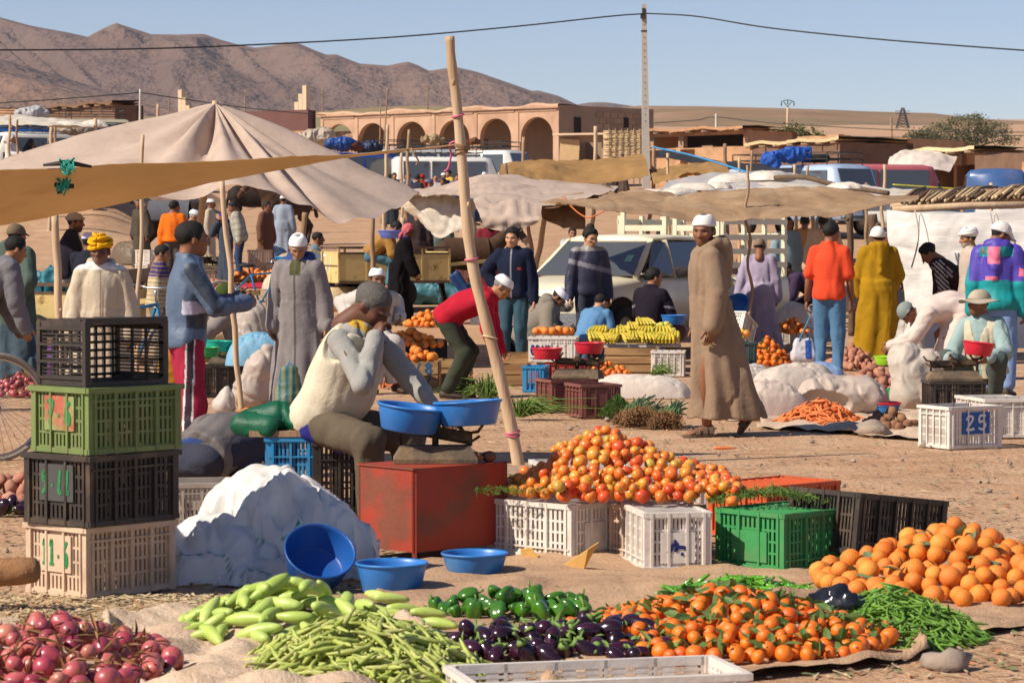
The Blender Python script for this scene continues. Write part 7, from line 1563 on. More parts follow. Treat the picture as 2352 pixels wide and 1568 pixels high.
scale('dark scale under the left green basin', (at(95, 800, 30.6).x, 30.6, .36), 0., .3); crate('dark crate under the left scale', (at(95, 800, 30.6).x, 30.6, 0), R(10), (.5, .36, .31), BLK, plate=False);
g = gp(118, 875); sack('blue_bag', 'blue and purple woven bag by the tomato crate', (g.x, g.y, 0), [((0, 0, .1), (.02, 0, .34), .09, .06)], H_('3a62b0'), 260, .01, 3, 0, cat='bag', stripes=lambda V, c: np.where(np.abs(V[:, 0:1]) < .03, np.array(H_('7a3f8e')), c))
# far left-centre: oranges, potatoes, crate with scale
near_crate('weathered pale crate carrying a scale near the tracksuit', 488, 652, 20, (.52, .38, .30), BEI, plate=True)
g = gp(488, 652); scale('black scale with dark pans on the pale crate', (g.x, g.y, gz(g.y)+.305), .2, .42); 
for i, x in enumerate((472, 512)): p = at(x, 612, g.y); basin('black pan on the %s arm of the far scale' % ('left' if i == 0 else 'right'), (p.x, p.y, gz(p.y)+.305+.17), .15, .09, M('black_pan', H_('2c2a2c'), .5, .1))
heap(POT, 478, 668, .45, .5, .18, .05, .036, 120, 'pink potato in the heap below the pale crate', 'potatoes below the pale crate', 'potato', 0, 31); heap(ORG, 575, 652, .55, .6, .24, .052, .041, 170, 'orange in the far heap right of the potatoes', 'far heap of oranges', 'orange', 0, 32); heap(TOM, 632, 648, .42, .5, .22, .05, .029, 130, 'tomato in the far heap on red cloth', 'far tomatoes on red cloth', 'tomato', 0, 33)
g = gp(620, 660); pillow('red_cloth', 'red cloth folded under the far tomatoes', (g.x, g.y, gz(g.y)), 1.3, 0.5, 0.1, H_('b02a40'), 0, 19)
# around the grey robe
g = gp(545, 905); sack('white_sack', 'bulging white sack between the boy and the grey robe', (at(575, 905, 24).x, 24.6, 0), [((-.05, 0, .14), (.05, 0, .34), .17, .14), ((.05, 0, .34), (.1, .02, .5), .14, .07)], (.66, .58, .52), 270, .02, 7, 0); sack('white_sack', 'small knotted white bag on the ground by the dark crate', (at(515, 900, 24).x, 24, 0), [((0, 0, .06), (.02, 0, .12), .10, .07), ((.02, 0, .12), (.03, 0, .2), .05, .02)], (.72, .68, .64), 270, .012, 8, 0)
pillow('blue_sack', 'light blue plastic sack behind the green basins', (at(590, 760, 26).x, 26.2, .3), 0.6, 0.42, 0.3, H_('7aaccc'), 0, 17); sack('grey_sack', 'tall grey white sack behind the slanting post', (at(570, 700, 27).x, 27.4, 0), [((0, 0, .3), (0, 0, .72), .2, .16)], (.62, .56, .50), 240, .02, 10, 0)
sack('woven_basket', 'dark woven basket bag with yellow trim by the grey robe', (at(590, 905, 24.6).x, 25.2, .0), [((-.12, 0, .12), (.1, 0, .16), .16, .17)], H_('3c3a36'), 250, .006, 11, 0, cat='basket', stripes=lambda V, c: np.where((np.sin(V[:, 0:1]*90) > .3) & (np.abs(V[:, 2:3]-.24) < .02), np.array(H_('b8a440')), c))
near_crate('dark grey crate under the turquoise basin', 492, 910, 12, (.50, .36, .30), BLK, plate=False); g = gp(492, 910); scale('iron scale on the dark grey crate', (at(535, 800, g.y).x, g.y, .305), .1, .46)
basin('turquoise basin on the scale beside the red trousers', (at(502, 800, g.y).x, g.y-.02, .43), .135, .10, TURQ, (0, .05, 0)); basin('green basin on the scale left of the grey robe', (at(582, 790, g.y).x, g.y-.02, .46), .135, .10, GREENP); basin('green basin edge behind the red trousers', (at(470, 800, 25).x, 25.2, .42), .12, .09, GREENP)
basin('blue basin by the green capped man', (at(485, 690, 29).x, 29, .82-.14), .18, .12, BLUEP); sack('yellow_sack', 'orange yellow sack behind the crate stack', (at(385, 880, 21).x, 21.2, 0), [((0, 0, .2), (0, 0, .55), .12, .09)], H_('c88a20'), 300, .014, 12, 0)
heap(ORG, 552, 1050, .2, .35, .3, .043, .041, 120, 'orange half hidden behind the squatting man', 'oranges behind the squatting man', 'orange', 0, 41, 1.); near_crate('grey lidless crate in front of the squatting man', 462, 1218, 8, (.44, .34, .26), GRY, plate=False); g = gp(575, 1120); sack('mauve_sack', 'mauve grey sack beside the squatting man', (g.x, g.y+.2, 0), [((-.1, 0, .14), (.1, 0, .16), .17, .16)], H_('8f7c76'), 380, .012, 14, 0)
# orange stall in the middle
for i, (x, y, rz) in enumerate(((905, 838, 14), (975, 828, 18))): near_crate(('tilted black crate of oranges behind the seated man', 'black crate of oranges next to the red jacket')[i], x, y, rz, (.46, .36, .26), BLK, plate=False)
MC = gp(905, 838); heap(ORG, 935, 800, .42, .3, .16, .045, .041, 150, 'orange with leaves in the middle crates', 'oranges in the middle crates', 'orange', .22, 51); leaves('fallen_leaves', 'green leaves among the middle oranges', spot(935, 800, .24, .22), .25, cone_prof(.42, .3, .16), (.42, .3), 70, .08)
g = gp(962, 890); wcrate('pale wooden crate painted with blue digits', (g.x, g.y+.18, 0), R(-3), (.40, .36, .27), '8/8|/N/', PBLUE, 2); heap(ORG, 962, 832, .2, .18, .10, .045, .041, 40, 'orange on the painted wooden crate', 'oranges on the painted wooden crate', 'orange', .25, 52); g = gp(1020, 885); wcrate('brown slatted wooden crate beside the green trousers', (g.x+.1, g.y+.22, 0), R(-3), (.34, .36, .26))
heap(CAR, 905, 890, .14, .12, .05, .02, .02, 24, 'carrot on the ground beside the painted crate', 'carrots by the painted crate', 'carrot', 0, 53, cull=.02); heap(ORG, 985, 752, .4, .4, .2, .047, .041, 90, 'orange in the heap behind the red jacket', 'oranges behind the red jacket', 'orange', 0, 54); basin('dark green basin under the donkey', (at(1025, 690, 46).x, 46, gz(46)+.02), .17, .12, DGREEN); leaves('dark_herbs', 'dark bundles of herbs by the black dress', spot(950, 745, .3), .02, cone_prof(.6, .4, .15), (.6, .4), 700, .09, HERB, 55, .03, .12)
# green onions at the bent pole
def tuft(label, px, py, n, L, spread, seed, name='green_onion_bundle', lean=(0, 0), root=False, mat=None, z0=0.):
    g = gp(px, py); rg = random.Random(seed); b = MB()
    for i in range(n):
        a = rg.uniform(0, 2*PI); r_ = abs(rg.gauss(0, spread)); l = L*rg.uniform(.55, 1.1); ex = lean[0]*l+math.cos(a)*r_; ey = lean[1]*l+math.sin(a)*r_*.7; hz = l*rg.uniform(.35, .8)
        b.tube([(math.cos(a)*.03, math.sin(a)*.03, z0+.02), (ex*.45, ey*.45, z0+hz*.75), (ex, ey, z0+max(.02, hz*rg.uniform(.25, .9)))], [.006, .005, .002], 4, cap=False)
    o = b.build(name, mat or HERB, None, loc=(g.x, g.y, 0)); return tag(o, label, 'vegetable bundle')
tuft('sprouting green onion bundle standing by the bent pole', 1120, 925, 190, .42, .17, 61); tuft('green onion tops spilling right of the bent pole', 1195, 962, 150, .34, .2, 62, lean=(.5, 0)); tuft('loose green stalks on the ground behind the pole', 1080, 912, 90, .30, .2, 63)
SCALL = M('scallion', H_('4f6a3c'), .6, .2, 10, 0); ROOTS = M('root_mass', H_('9a7450'), .95, .25, 16, .8, 60)
for i, (x, y, w) in enumerate(((1470, 984, .13), (1530, 985, .10), (1442, 975, .08))):
    g = gp(x, y); rg = random.Random(i); root = empty('scallion_bundle', (g.x, g.y+w, 0), 0, ('large bundle of scallions with bushy brown roots', 'scallion bundle beside the brown robe\'s hem', 'small scallion bundle at the left of the roots')[i], 'vegetable bundle'); b = MB()
    for k in range(620):
        a = rg.uniform(0, 2*PI); u = rg.uniform(0, 1)**.5; bx, by, bz = math.cos(a)*w*u*1.25, -w*.5*u-.03, abs(math.sin(a))*w*1.25*u+.01; b.tube([(bx, by, bz), (bx+rg.gauss(0, .02), by-rg.uniform(.01, .05), max(.004, bz+rg.gauss(0, .02))), (bx+rg.gauss(0, .03), by-rg.uniform(.03, .08), max(.004, bz-.02+rg.gauss(0, .02)))], .0022, 3, cap=False)
    b.build('roots', ROOTS, root); b = MB()
    for k in range(60):
        a = rg.uniform(0, PI); u = rg.random(); b.tube([(math.cos(a)*w*u, -.02, math.sin(a)*w*u*1.1+.02), (math.cos(a)*w*u*.8+.05, .12, .1+.05*rg.random()), (rg.gauss(.12, .06), .34+rg.gauss(0, .05), .06+.16*rg.random())], [.007, .009, .004], 5)
    b.build('stalks', SCALL, root)
leaves('dill_leaves', 'dark feathery dill heap left of the scallion roots', spot(1420, 962, .12), .01, cone_prof(.16, .2, .17), (.16, .2), 1500, .05, HERB, 64, .02, .1)
# maroon crate with scale, blue crate 13, red basins
near_crate('maroon crate under the red basin scale', 1300, 942, 22, (.42, .36, .275), MAR, plate=False, style=(4, 4, 4)); near_crate('maroon crate with a plain end on the right of the pair', 1362, 955, 108, (.40, .34, .275), MAR); g = gp(1300, 942); scale('wooden based scale on the maroon crates', (at(1310, 860, g.y).x+.06, g.y-.02, .28), .05, .44)
basin('red basin on the left arm above the maroon crates', (at(1257, 824, g.y).x, g.y-.02, .445), .135, .10, REDP); basin('red basin on the right arm above the maroon crates', (at(1354, 812, g.y).x, g.y+.05, .49), .135, .10, REDP); weight('square iron weight on the maroon crate', (at(1372, 872, g.y-.3).x, g.y-.1, .28), 1.3)
near_crate('blue crate painted with a red 13', 1230, 898, 82, (.36, .20, .25), BLU, sign='13', signmat=PRED); near_crate('red crate beside the blue 13 crate', 1300, 880, -4, (.40, .3, .25), plast('red_crate', 'a83a34'), plate=False); g = gp(1272, 888); crate('white crate lettered GSIM full of oranges', (g.x, g.y+.12, .253), R(-6), (.46, .36, .25), WHT, plate=False, style=(3, 5, 2))
gs = [o_ for o_ in COL.objects if o_.get('label') == 'white crate lettered GSIM full of oranges'][0]; marks(gs, 'GSIM', .20, .11, .016, PINK, (-.12, -.198, .12))
b = MB(); b.box((-.12, -.188, .12), (.21, .012, .15)); b.build('label_plate', WHT, gs)
heap(ORG, 1272, 770, .2, .15, .05, .042, .041, 40, 'orange in the white lettered crate', 'oranges in the lettered crate', 'orange', .253+.2, 71, dy=.16)
g = gp(1180, 885); wcrate('shadowed wooden crate behind the bent pole', (g.x, g.y+.2, 0), 0, (.34, .4, .33)); g = gp(1455, 855); wcrate('long wooden crate with faded red print under the bananas', (g.x, g.y+.25, 0), R(-4), (.60, .4, .28)); near_crate('blue and white crate under the bananas', 1535, 862, -6, (.34, .34, .27), WHT, plate=False); near_crate('narrow blue crate end left of the white crate', 1517, 858, 84, (.34, .06, .26), BLU, plate=False)
xy = heap(MAN, 1385, 866, .30, .3, .13, .036, .031, 130, 'leafy mandarin behind the right red basin', 'mandarins behind the red basins', 'mandarin', 0, 72); leaves('fallen_leaves', 'leaves among the mandarins behind the red basins', xy, .03, cone_prof(.3, .3, .13), (.3, .3), 90, .07)
# bananas and apples
def bunch(label, p, rz, n=7, sc=1., group=None, tilt=0.):
    root = empty('banana_bunch', p, rz, label, 'bananas', group, sc)
    for k in range(n):
        for r_ in range(2):
            a = (k-(n-1)/2)*.17; b = MB(); x = .05*(k-(n-1)/2)*.75; z = .03+.03*r_
            b.tube([(x*.4, .06, z+.05), (x*.7, .0, z+.05), (x, -.06, z+.025), (x*1.15, -.11, z-.01+.0*a), (x*1.2, -.135, z)], [.007, .016, .0185, .015, .006], 7); b.build('banana', BANANA, root)
    b = MB(); b.tube([(0, .05, .09), (0, .09, .12)], .016, 6); b.build('stem', BANANA, root); return root
BL = gp(1450, 855).y+.25
for i, (x, y) in enumerate(((1365, 785), (1392, 790), (1380, 768), (1415, 775), (1410, 795), (1440, 790), (1432, 768), (1462, 782), (1490, 790), (1455, 760), (1482, 768), (1510, 785), (1530, 795), (1520, 768), (1545, 782), (1475, 750))):
    z = .29+.11*((800-y)/50); p = at(x, y, BL+(795-y)*.008); bunch('bunch of ripe bananas on the wooden crates', (p.x, p.y, max(z, p.z-.02)), random.uniform(-.8, .8), 6, 1., 'banana bunches on the stall')
for i in range(14):
    x, y = 1508+random.uniform(-18, 40), 752+random.uniform(-8, 10); p = at(x, y, BL+.45); o = ob('apple', APP[0], None, (p.x, p.y, p.z), None, 1.1); tag(o, 'yellow apple behind the bananas', 'apple', 'yellow apples behind the bananas')
b = MB(); b.box((0, 0, 0), (.9, .6, .02)); tag(b.build('stall_board', WHT, None, loc=(at(1470, 790, BL+.2).x, BL+.25, .285)), 'white covered board under the bananas', 'board'); b = MB(); b.box((0, 0, 0), (.5, .35, .30)); tag(wcrate('crate raising the back row of bananas', (at(1500, 780, BL+.5).x, BL+.62, .0), 0, (.6, .36, .40)), None)
for i, x in enumerate((1662, 1690)): bunch('bunch of greenish bananas right of the brown robe', tuple(at(x, 778, BL+.3)), random.uniform(-.5, .5), 6, 1., 'green bananas right of the robe')
near_crate('dark crate painted with a white 9', 1703, 845, -80, (.36, .26, .30), plast('slate', '3c5a5a'), sign='9', signmat=PWHITE, side=-1); basin('blue basin edge behind the walking man', tuple(at(1548, 745, 32)), .15, .11, BLUEP)
g = gp(1690, 800); crate('white crate tipped to show red tomatoes', (at(1675, 760, 33).x, 33.2, .3), 0, (.5, .36, .26), WHT, rot=(R(-28), 0, R(-30)), plate=False); heap(TOM, 1690, 775, .16, .12, .04, .04, .029, 10, 'red tomato in the tipped white crate', 'tomatoes in the tipped crate', 'tomato', .42, 74)
xy = heap(MAN, 1768, 840, .28, .4, .30, .036, .031, 240, 'mandarin in the leafy heap right of the thin post', 'mandarins right of the thin post', 'mandarin', 0, 75, 1.1); leaves('fallen_leaves', 'leaves among the mandarins by the thin post', xy, .03, cone_prof(.28, .4, .3, 1.1), (.28, .4), 160, .07)
near_crate('grey crate of oranges behind the shopping bag', 1822, 790, 40, (.5, .36, .28), GRY, plate=False); heap(ORG, 1822, 768, .26, .24, .16, .042, .041, 70, 'orange in the crate behind the shopping bag', 'oranges behind the shopping bag', 'orange', .22, 76); near_crate('black crate further behind the shopping bag', 1850, 745, 30, (.5, .36, .30), BLK, plate=False)
pillow('white_sack', 'torn white plastic sack behind the lavender robe', (at(1810, 690, 37).x, 37, .3), 0.9, 0.5, 0.34, (.60, .55, .48), 0.4, 15); leaves('green_herbs', 'green herbs on the ground by the dark post', spot(1835, 655, .3), .02+gz(spot(1835, 655, .3)[1]), cone_prof(.5, .5, .16), (.5, .5), 900, .10, HERB, 77, .04, .1)
heap(POT, 1800, 672, .5, .4, .15, .045, .036, 70, 'pale onion in the heap under the net canopy', 'pale onions under the net canopy', 'onion', 0, 78)
# sacks on the ground right of the robe, carrots, potatoes
pillow('white_sack', 'long white sack on the ground behind the scallions', (*spot(1470, 915, .2), 0), 0.95, 0.36, 0.22, (.66, .60, .54), 0, 3); pillow('white_sack', 'stuffed white sack behind the walking man\'s hem', (*spot(1760, 965, .3), 0), 0.75, 0.5, 0.32, (.60, .51, .45), 0.3, 5)
pillow('grey_sack', 'grey white sack lying behind the carrots', (*spot(1840, 925, .5), 0), 0.85, 0.5, 0.34, (.56, .50, .45), 0.2, 7); pillow('blue_sack', 'blue end of a sack lying behind the carrots', (*spot(1900, 890, .5), 0), 0.5, 0.34, 0.24, H_('7f9cc4'), -0.3, 9); pillow('white_sack', 'pale sack behind the walking man\'s heel', (*spot(1722, 900, .4), 0), 0.6, 0.4, 0.26, (.64, .58, .53), 0.5, 11)
sack('carrot_sack', 'open white sack spilling carrots', (*spot(1945, 960, .42), 0), [((-.22, -.05, .14), (.22, .05, .14), .17, .18), ((-.1, .1, .2), (.2, .15, .18), .14, .14)], (.70, .60, .53), 280, .018, 20, 0, mouth=((-.2, -.3, .08), (.34, .26, .16)))
def heap_long(meshes, px, py, rx, ry, h, n, label, group, cat, seed, dy=None, **k): x, y = spot(px, py, ry*.8 if dy is None else dy); lay(meshes, (x, y), .016, cone_prof(rx, ry, h, 1.2), (rx, ry), n, label, group, cat, seed=seed, **k)
heap_long(CAR, 1895, 978, .36, .42, .17, 330, 'carrot spilled in front of the white sack', 'carrots spilled from the sack', 'carrot', 81, layers=2, thick=.03)
mat_sheet('pale cloth under the carrots and brown potatoes', [[(1740, 982), (1900, 990), (2000, 1000), (2130, 1008)], [(1760, 960), (1900, 965), (2010, 965), (2130, 970)], [(1790, 945), (1900, 940), (2010, 940), (2130, 940)]], 16, 50, BURL2, .02, 83, 5.)
heap(POT, 2015, 908, .36, .5, .19, .046, .036, 190, 'pink potato in the heap below the lime basin', 'pink potatoes below the lime basin', 'potato', 0, 82); heap(BPO, 2055, 992, .20, .3, .12, .043, .04, 80, 'brown potato in front of the black crate', 'brown potatoes by the numbered crate', 'potato', 0, 83)
heap(POT, 1965, 850, .3, .4, .2, .045, .036, 90, 'potato in the heap behind the jeans', 'potatoes behind the jeans', 'potato', 0, 84); basin('red rim basin stacked over a blue one by the carrots', (*spot(2035, 955, .15), .06), .15, .05, REDP); basin('small blue basin under the red rimmed one', (*spot(2035, 955, .15), 0), .14, .09, BLUEP); basin('green basin tilted beside the white crate', (*spot(2078, 930, .2), .03), .15, .10, GREENP, (R(-20), 0, .2))
basin('lime green basin of potatoes held by the bent man', (at(2036, 838, 29).x, 29, at(2036, 838, 29).z), .135, .095, LIMEP); near_crate('white and blue crate painted with 25', 2205, 1025, -62, (.36, .46, .30), WHT, sign='25', signmat=PWHITE, platemat=M('dark_blue_plate', H_('2a5aa0'), .5, .1), style=(4, 4, 4), side=1); near_crate('white crate of red tomatoes at the right edge', 2318, 1000, 10, (.52, .4, .29), WHT, plate=False, style=(4, 5, 4)); near_crate('white crate with red produce behind the 25 crate', 2270, 985, 10, (.4, .36, .26), WHT, plate=False)
g = gp(2190, 955); crate('black crate under the right-hand scale', (g.x, g.y, 0), R(4), (.46, .34, .30), BLK, plate=False); scale('wooden based scale in front of the hatted man', (g.x, g.y, .30), .0, .46, -.05); basin('red basin on the scale before the hatted man', (at(2245, 845, g.y).x, g.y, .30+.21), .135, .115, REDP, (0, .12, 0)); sack('white_sack', 'big white sack slumped before the hatted man', (*spot(2110, 945, .45), 0), [((0, 0, .15), (-.05, 0, .42), .2, .16), ((.1, .05, .2), (.15, 0, .4), .16, .12)], (.74, .68, .60), 260, .016, 21, 0)
heap(TOM, 2345, 790, .3, .4, .35, .04, .029, 90, 'tomato in the heap at the right edge', 'tomatoes at the right edge', 'tomato', 0, 85); g = gp(2110, 700); sack('grey_bundle', 'pale cloth bundle beside the bent pale robe', (at(2090, 800, 31).x, 31, 0), [((0, 0, .2), (0, 0, .5), .2, .14)], (.6, .56, .52), 200, .02, 22, 0)
# yellow sacks on the ground, ribs
for i, (x, y) in enumerate(((1465, 890), (1440, 885))): g = gp(x, y); sack('yellow_cloth', ('yellow plastic sheet lying behind the white sack', 'small yellow fold beside the yellow sheet')[i], (g.x, g.y, 0), [((-.16+i*.1, 0, .01), (.16-i*.1, .03, .02), .03, .035)], H_('d0a050'), 280, .012, 30+i, -.02, cat='sheet')
tuft('pink root onions with green tops behind the yellow sheet', 1500, 872, 60, .3, .12, 65, lean=(.6, -.2))
# carts' goods, reed baskets under the tent
p = gx(760, 47); b = MB(); b.lathe([(.22, 0), (.30, .35), (.36, .62), (.33, .62), (.27, .35), (.2, .03)], 18); tag(b.build('rubber_bin', M('black_rubber', (.02, .02, .02), .8, .2, 6, .3), None, loc=(at(815, 560, 50).x, 50, gz(50))), 'tall black rubber bin under the tent edge', 'bin')
for i, (x, Y) in enumerate(((752, 49.5), (775, 49))): b = MB(); b.lathe([(.25, 0), (.34, .2), (.36, .42), (.33, .42), (.3, .2), (.2, .03)], 18); tag(b.build('basket', STRAW, None, loc=(at(x, 560, Y).x, Y, gz(Y))), ('straw pannier basket beside the plaid shirt', 'second straw pannier next to the black bin')[i], 'basket')
sack('floral_bundle', 'red floral cloth bundle left of the plaid shirt', (at(660, 560, 50).x, 50, gz(50)), [((0, 0, .2), (0, 0, .6), .22, .18)], H_('b02838'), 130, .02, 23, 0, stripes=lambda V, c: np.where(vnoise(V*9)[:, None] > .35, np.array((.7, .5, .45)), c)); pillow('white_sack', 'white sack under the tan jacketed man', (at(855, 590, 48).x, 48.5, gz(48)), 1.2, 0.6, 0.42, (.62, .56, .5), 0, 13); basin('periwinkle blue basin by the pink headscarf', tuple(at(908, 548, 47)), .30, .14, M('periwinkle', H_('6a80d8'), .4, .05))
p = gx(1045, 47); sack('blue_board', 'tilted blue sheet metal plate near the cart', (at(1052, 640, 46).x, 46, gz(46)+.5), [((-.1, 0, .22), (.12, 0, -.12), .05, .05), ((-.02, 0, .28), (.2, 0, -.06), .05, .05)], H_('2c4f8c'), 140, .002, 25, -2, cat='plate'); sack('teal_bundle', 'teal plastic bundles on the ground behind the headscarf', (at(1005, 560, 51).x, 51, gz(51)), [((-.5, 0, .2), (.5, 0, .2), .24, .2), ((0, 0, .35), (.3, 0, .4), .15, .12)], H_('5a9ab0'), 120, .04, 26, 0)
heap(CAR, 1335, 632, .5, .6, .3, .06, .02, 120, 'carrot in the far heap left of the pickup', 'far carrots left of the pickup', 'carrot', 0, 86, cull=.1)
sack('blue_tarp_bundle', 'turquoise tarpaulin bundle on the left yellow cart', (at(80, 600, 33).x, 33.4, .9), [((-.2, 0, .0), (.3, 0, .06), .16, .2), ((-.3, 0, -.05), (.1, 0, -.1), .2, .2)], H_('3a8aa0'), 180, .04, 28, -9)
# litter, straw and stones on the ground
LIT = M('straw_litter', (.50, .38, .22), .95, .3, 30, 0); LIT2 = M('green_litter', (.16, .19, .07), .95, .3, 30, 0); STONE = M('stone', (.30, .23, .18), .95, .2, 9, .4, 30, rand=.2)
def litter(name, label, n, mat, seed, rng, L=(.03, .12), w=.004):
    rg = np.random.default_rng(seed); V = []; Fc = []
    for i in range(n):
        px, py = rg.uniform(*rng[0]), rng[1][0]+(rng[1][1]-rng[1][0])*rg.random()**1.2; g = gp(px, py) if i % 1 == 0 else g; a = rg.uniform(0, PI); l = rg.uniform(*L)*.5; ww = w*rg.uniform(.5, 1.5); bx, by = math.cos(a)*l, math.sin(a)*l; k = 4*i; z = .004+.006*rg.random()
        V += [(g.x-bx-by/l*ww, g.y-by+bx/l*ww, z), (g.x-bx+by/l*ww, g.y-by-bx/l*ww, z), (g.x+bx+by/l*ww, g.y+by-bx/l*ww, z+.008*rg.random()), (g.x+bx-by/l*ww, g.y+by+bx/l*ww, z+.008*rg.random())]; Fc.append((k, k+1, k+2, k+3))
    tag(ob(name, to_mesh(name, V, np.array(Fc), (mat,), smooth=False)), label, kind='stuff')
litter('straw_litter', 'bits of straw trodden into the earth', 3600, LIT, 1, ((-20, 2370), (700, 1560))); litter('straw_litter', 'thick straw litter in front of the crate stack', 1500, LIT, 2, ((0, 560), (1370, 1470)), (.02, .1)); litter('leaf_litter', 'green scraps trodden into the earth', 700, LIT2, 3, ((-20, 2370), (760, 1560)), (.02, .07), .007); litter('carrot_litter', 'orange vegetable scraps on the earth', 260, CARROT, 4, ((-20, 2370), (860, 1560)), (.012, .035), .008); litter('dark_litter', 'dark crumbs of earth and dung', 3400, M('dark_crumb', (.16, .10, .065), .95, .3, 30, 0), 5, ((-20, 2370), (680, 1560)), (.01, .05), .010)
SM = [sph_mesh('stone', STONE, .05, .6, 9, 6, .4, i) for i in range(4)]
for i, (x, y, s_) in enumerate(((2128, 1025, 1.), (2000, 1000, 2.6), (1450, 972, .9), (1665, 1035, .0), (2420/1., 1500, 1.), (2180, 1535, 1.6), (1395, 965, .6), (1690, 1000, .5), (1770, 1110, .4), (2270, 1130, .5), (1960, 1060, .4), (1310, 985, .5), (700, 1390, .5))):
    if s_ == 0: g = gp(x, y); o = ob('carrot', CAR[0], None, (g.x, g.y, .02), None, 1.1); tag(o, 'lone carrot dropped on the open ground', 'carrot'); continue
    g = gp(x, y); o = ob('stone', SM[i % 4], None, (g.x, g.y, .012*s_), (0, 0, i), s_); tag(o, 'loose stone lying on the bare ground', 'stone', 'loose stones')
rgs = np.random.default_rng(77); pv = [gp(rgs.uniform(0, 2352), 640+900*rgs.random()**1.3) for _ in range(700)]
merge_stuff(SM, [(p.x, p.y, .003) for p in pv], rgs.uniform(.06, .32, 700), None, 'small pebbles scattered over the earth', 'pebble')

for i, (x, Y, w, c, l) in enumerate(((620, 64, 1.0, '3a4a6a', 'blue sack heap behind the checked jacket'), (668, 62, .9, 'b8a890', 'pale sack heap near the floral bundle'), (700, 66, .8, '8a3a34', 'red sack behind the plaid shirt'), (470, 62, .9, 'a89878', 'straw coloured sack by the grazing mule'), (300, 66, 1.1, '6a5a4a', 'brown sack heap behind the thin grey post'), (255, 58, .8, 'c0b4a0', 'cream sack behind the cart riders'), (1000, 60, 1.0, '4a7a90', 'blue plastic heap behind the pink headscarf'), (1085, 58, .9, '7a6a58', 'grey brown sack behind the donkey'), (1290, 56, .8, '9a8a70', 'tan sack in the shade left of the pickup'), (640, 56, .7, 'c8bca8', 'white sack right of the checked jacket'), (905, 58, .8, '5a4a40', 'dark sack behind the tan jacket'))):
    pillow('market_sack', l, (*gx(x, Y)[:2], gz(Y)), w, w*.7, w*.5, H_(c), i*.6, i+40)
for i, (x, Y, c) in enumerate(((596, 60, BEI), (668, 57, BLU), (345, 60, WHT), (1060, 55, MAR), (980, 57, WHT), (770, 55, BEI))):
    for k in range(2): g = gx(x, Y); crate(('lower', 'upper')[k]+' of two far crates '+('behind the checked jacket', 'left of the plaid shirt', 'beside the thin grey post', 'behind the harnessed donkey', 'behind the pink headscarf', 'near the straw panniers')[i], (g.x, g.y, g.z+.31*k), R(i*25+k*8), (.52, .38, .30), c, plate=False, style=(3, 3, 2))
# ------------------------------------------------------------------ the people of the market
def folk(px, Y, face, H, label, dz=0., **k):
    g = gx(px, Y); g.z += dz; return person(g, face, H, F_PX/Y, label, **k)
T = lambda c, **k: dict(k='top', c=H_(c) if isinstance(c, str) else c, **k)
PT = lambda c, **k: dict(k='pants', c=H_(c), **k)
RB = lambda c, **k: dict(k='robe', c=H_(c) if isinstance(c, str) else c, **k)
VS = lambda c, **k: dict(k='vest', c=H_(c), **k)
SIT = dict(fl=(-.13, .38, .08, 8, 0), fr=(.13, .38, .08, -8, 0))
SQUAT = dict(fl=(-.13, .12, .08, 10, 0), fr=(.13, .12, .08, -10, 0), seated=True)
def sleeves(main, arm, extra=None):
    m, a = np.array(H_(main)), np.array(H_(arm))
    def f(V, G):
        d = np.full(len(V), 9.)
        for q in (0, 1):
            sh = (G['shl'], G['shr'])[q]; d = np.minimum(d, np.minimum(rcone(V, sh+(G['el'][q]-sh)*.25, G['el'][q], .07, .07), rcone(V, G['el'][q], G['wr'][q], .07, .07)))
        c = np.where((d < 0.012)[:, None], a, m); return extra(V, G, c) if extra else c
    return f
def loc_(V, G): Q = V-G['pel']; return Q @ G['rt'], Q @ G['ft'], Q @ G['ut']
def band(main, items):
    "items: (colour, test(x,y,z))"
    def f(V, G):
        x, y, z = loc_(V, G); c = np.tile(np.array(H_(main)), (len(V), 1))
        for col, t in items: c[t(x, y, z)] = H_(col)
        return c
    return f
def plaid(a, b, e=None, f_=22):
    def f(V, G):
        x, y, z = loc_(V, G); c = np.tile(np.array(H_(a)), (len(V), 1)); m = (np.sin(x*f_*2.2) > .55) | (np.sin(z*f_*2.2) > .65); c[m] = H_(b); return c
    return f
WHITE_BEARD = (.45, .42, .40, .6); STUB = (.03, .025, .02, .35); BEARD = (.02, .016, .013, .75)
# --- near people
folk(1632, 21.15, -78, 1.71, 'walking man in a long brown hooded robe and white skullcap', wear=[RB(band('8a745f', [('5f4c3e', lambda x, y, z: (np.abs(x) < .008) & (y > 0) & (z > -.2))]), hood=1, hem=.13, rx=.17, ry=.13, folds=6, flare=.02, fit=.018)], hat=('kufi', H_('dedad6')), hairc=(.05, .045, .04), skin='brown', beard=STUB, lean=4, hy=52, hp=8, fl=(-.09, .05, .08, 6, 0), fr=(.09, -.30, .17, -4, 52), hl=(-.25, .06, .74), hr=(.25, .02, .74), barefoot='sandal', shoes=(.16, .11, .08), kr=(0, 1, .2), curl=.45)
folk(752, 14.2, 58, 1.74, 'seated man resting his chin on his hand beside the scale', pel=(0, -.02, .57), lean=27, hp=42, hy=10, fl=(-.16, .36, .08, 12, 0), fr=(.12, .34, .08, 0, 0), kl=(-.5, 1, .6), kr=(.3, 1, .6), hr=(.10, .36, .98), er=(.6, .1, -1), hl=(-.16, .60, .58), el=(-.8, -.2, -.5), skin='dark', hair='crop', hairc=(.10, .09, .08), beard=STUB, curl=(.3, .9), wear=[PT('5c5244', fit=.022), T('97958f', fit=.008), VS('c9bfa8', fit=.040, hem=.06, belly=.02, open=0), dict(k='top', c=H_('b8923c'), fit=.006, hem=-.505, sl=0, collar=1, n='collar')])
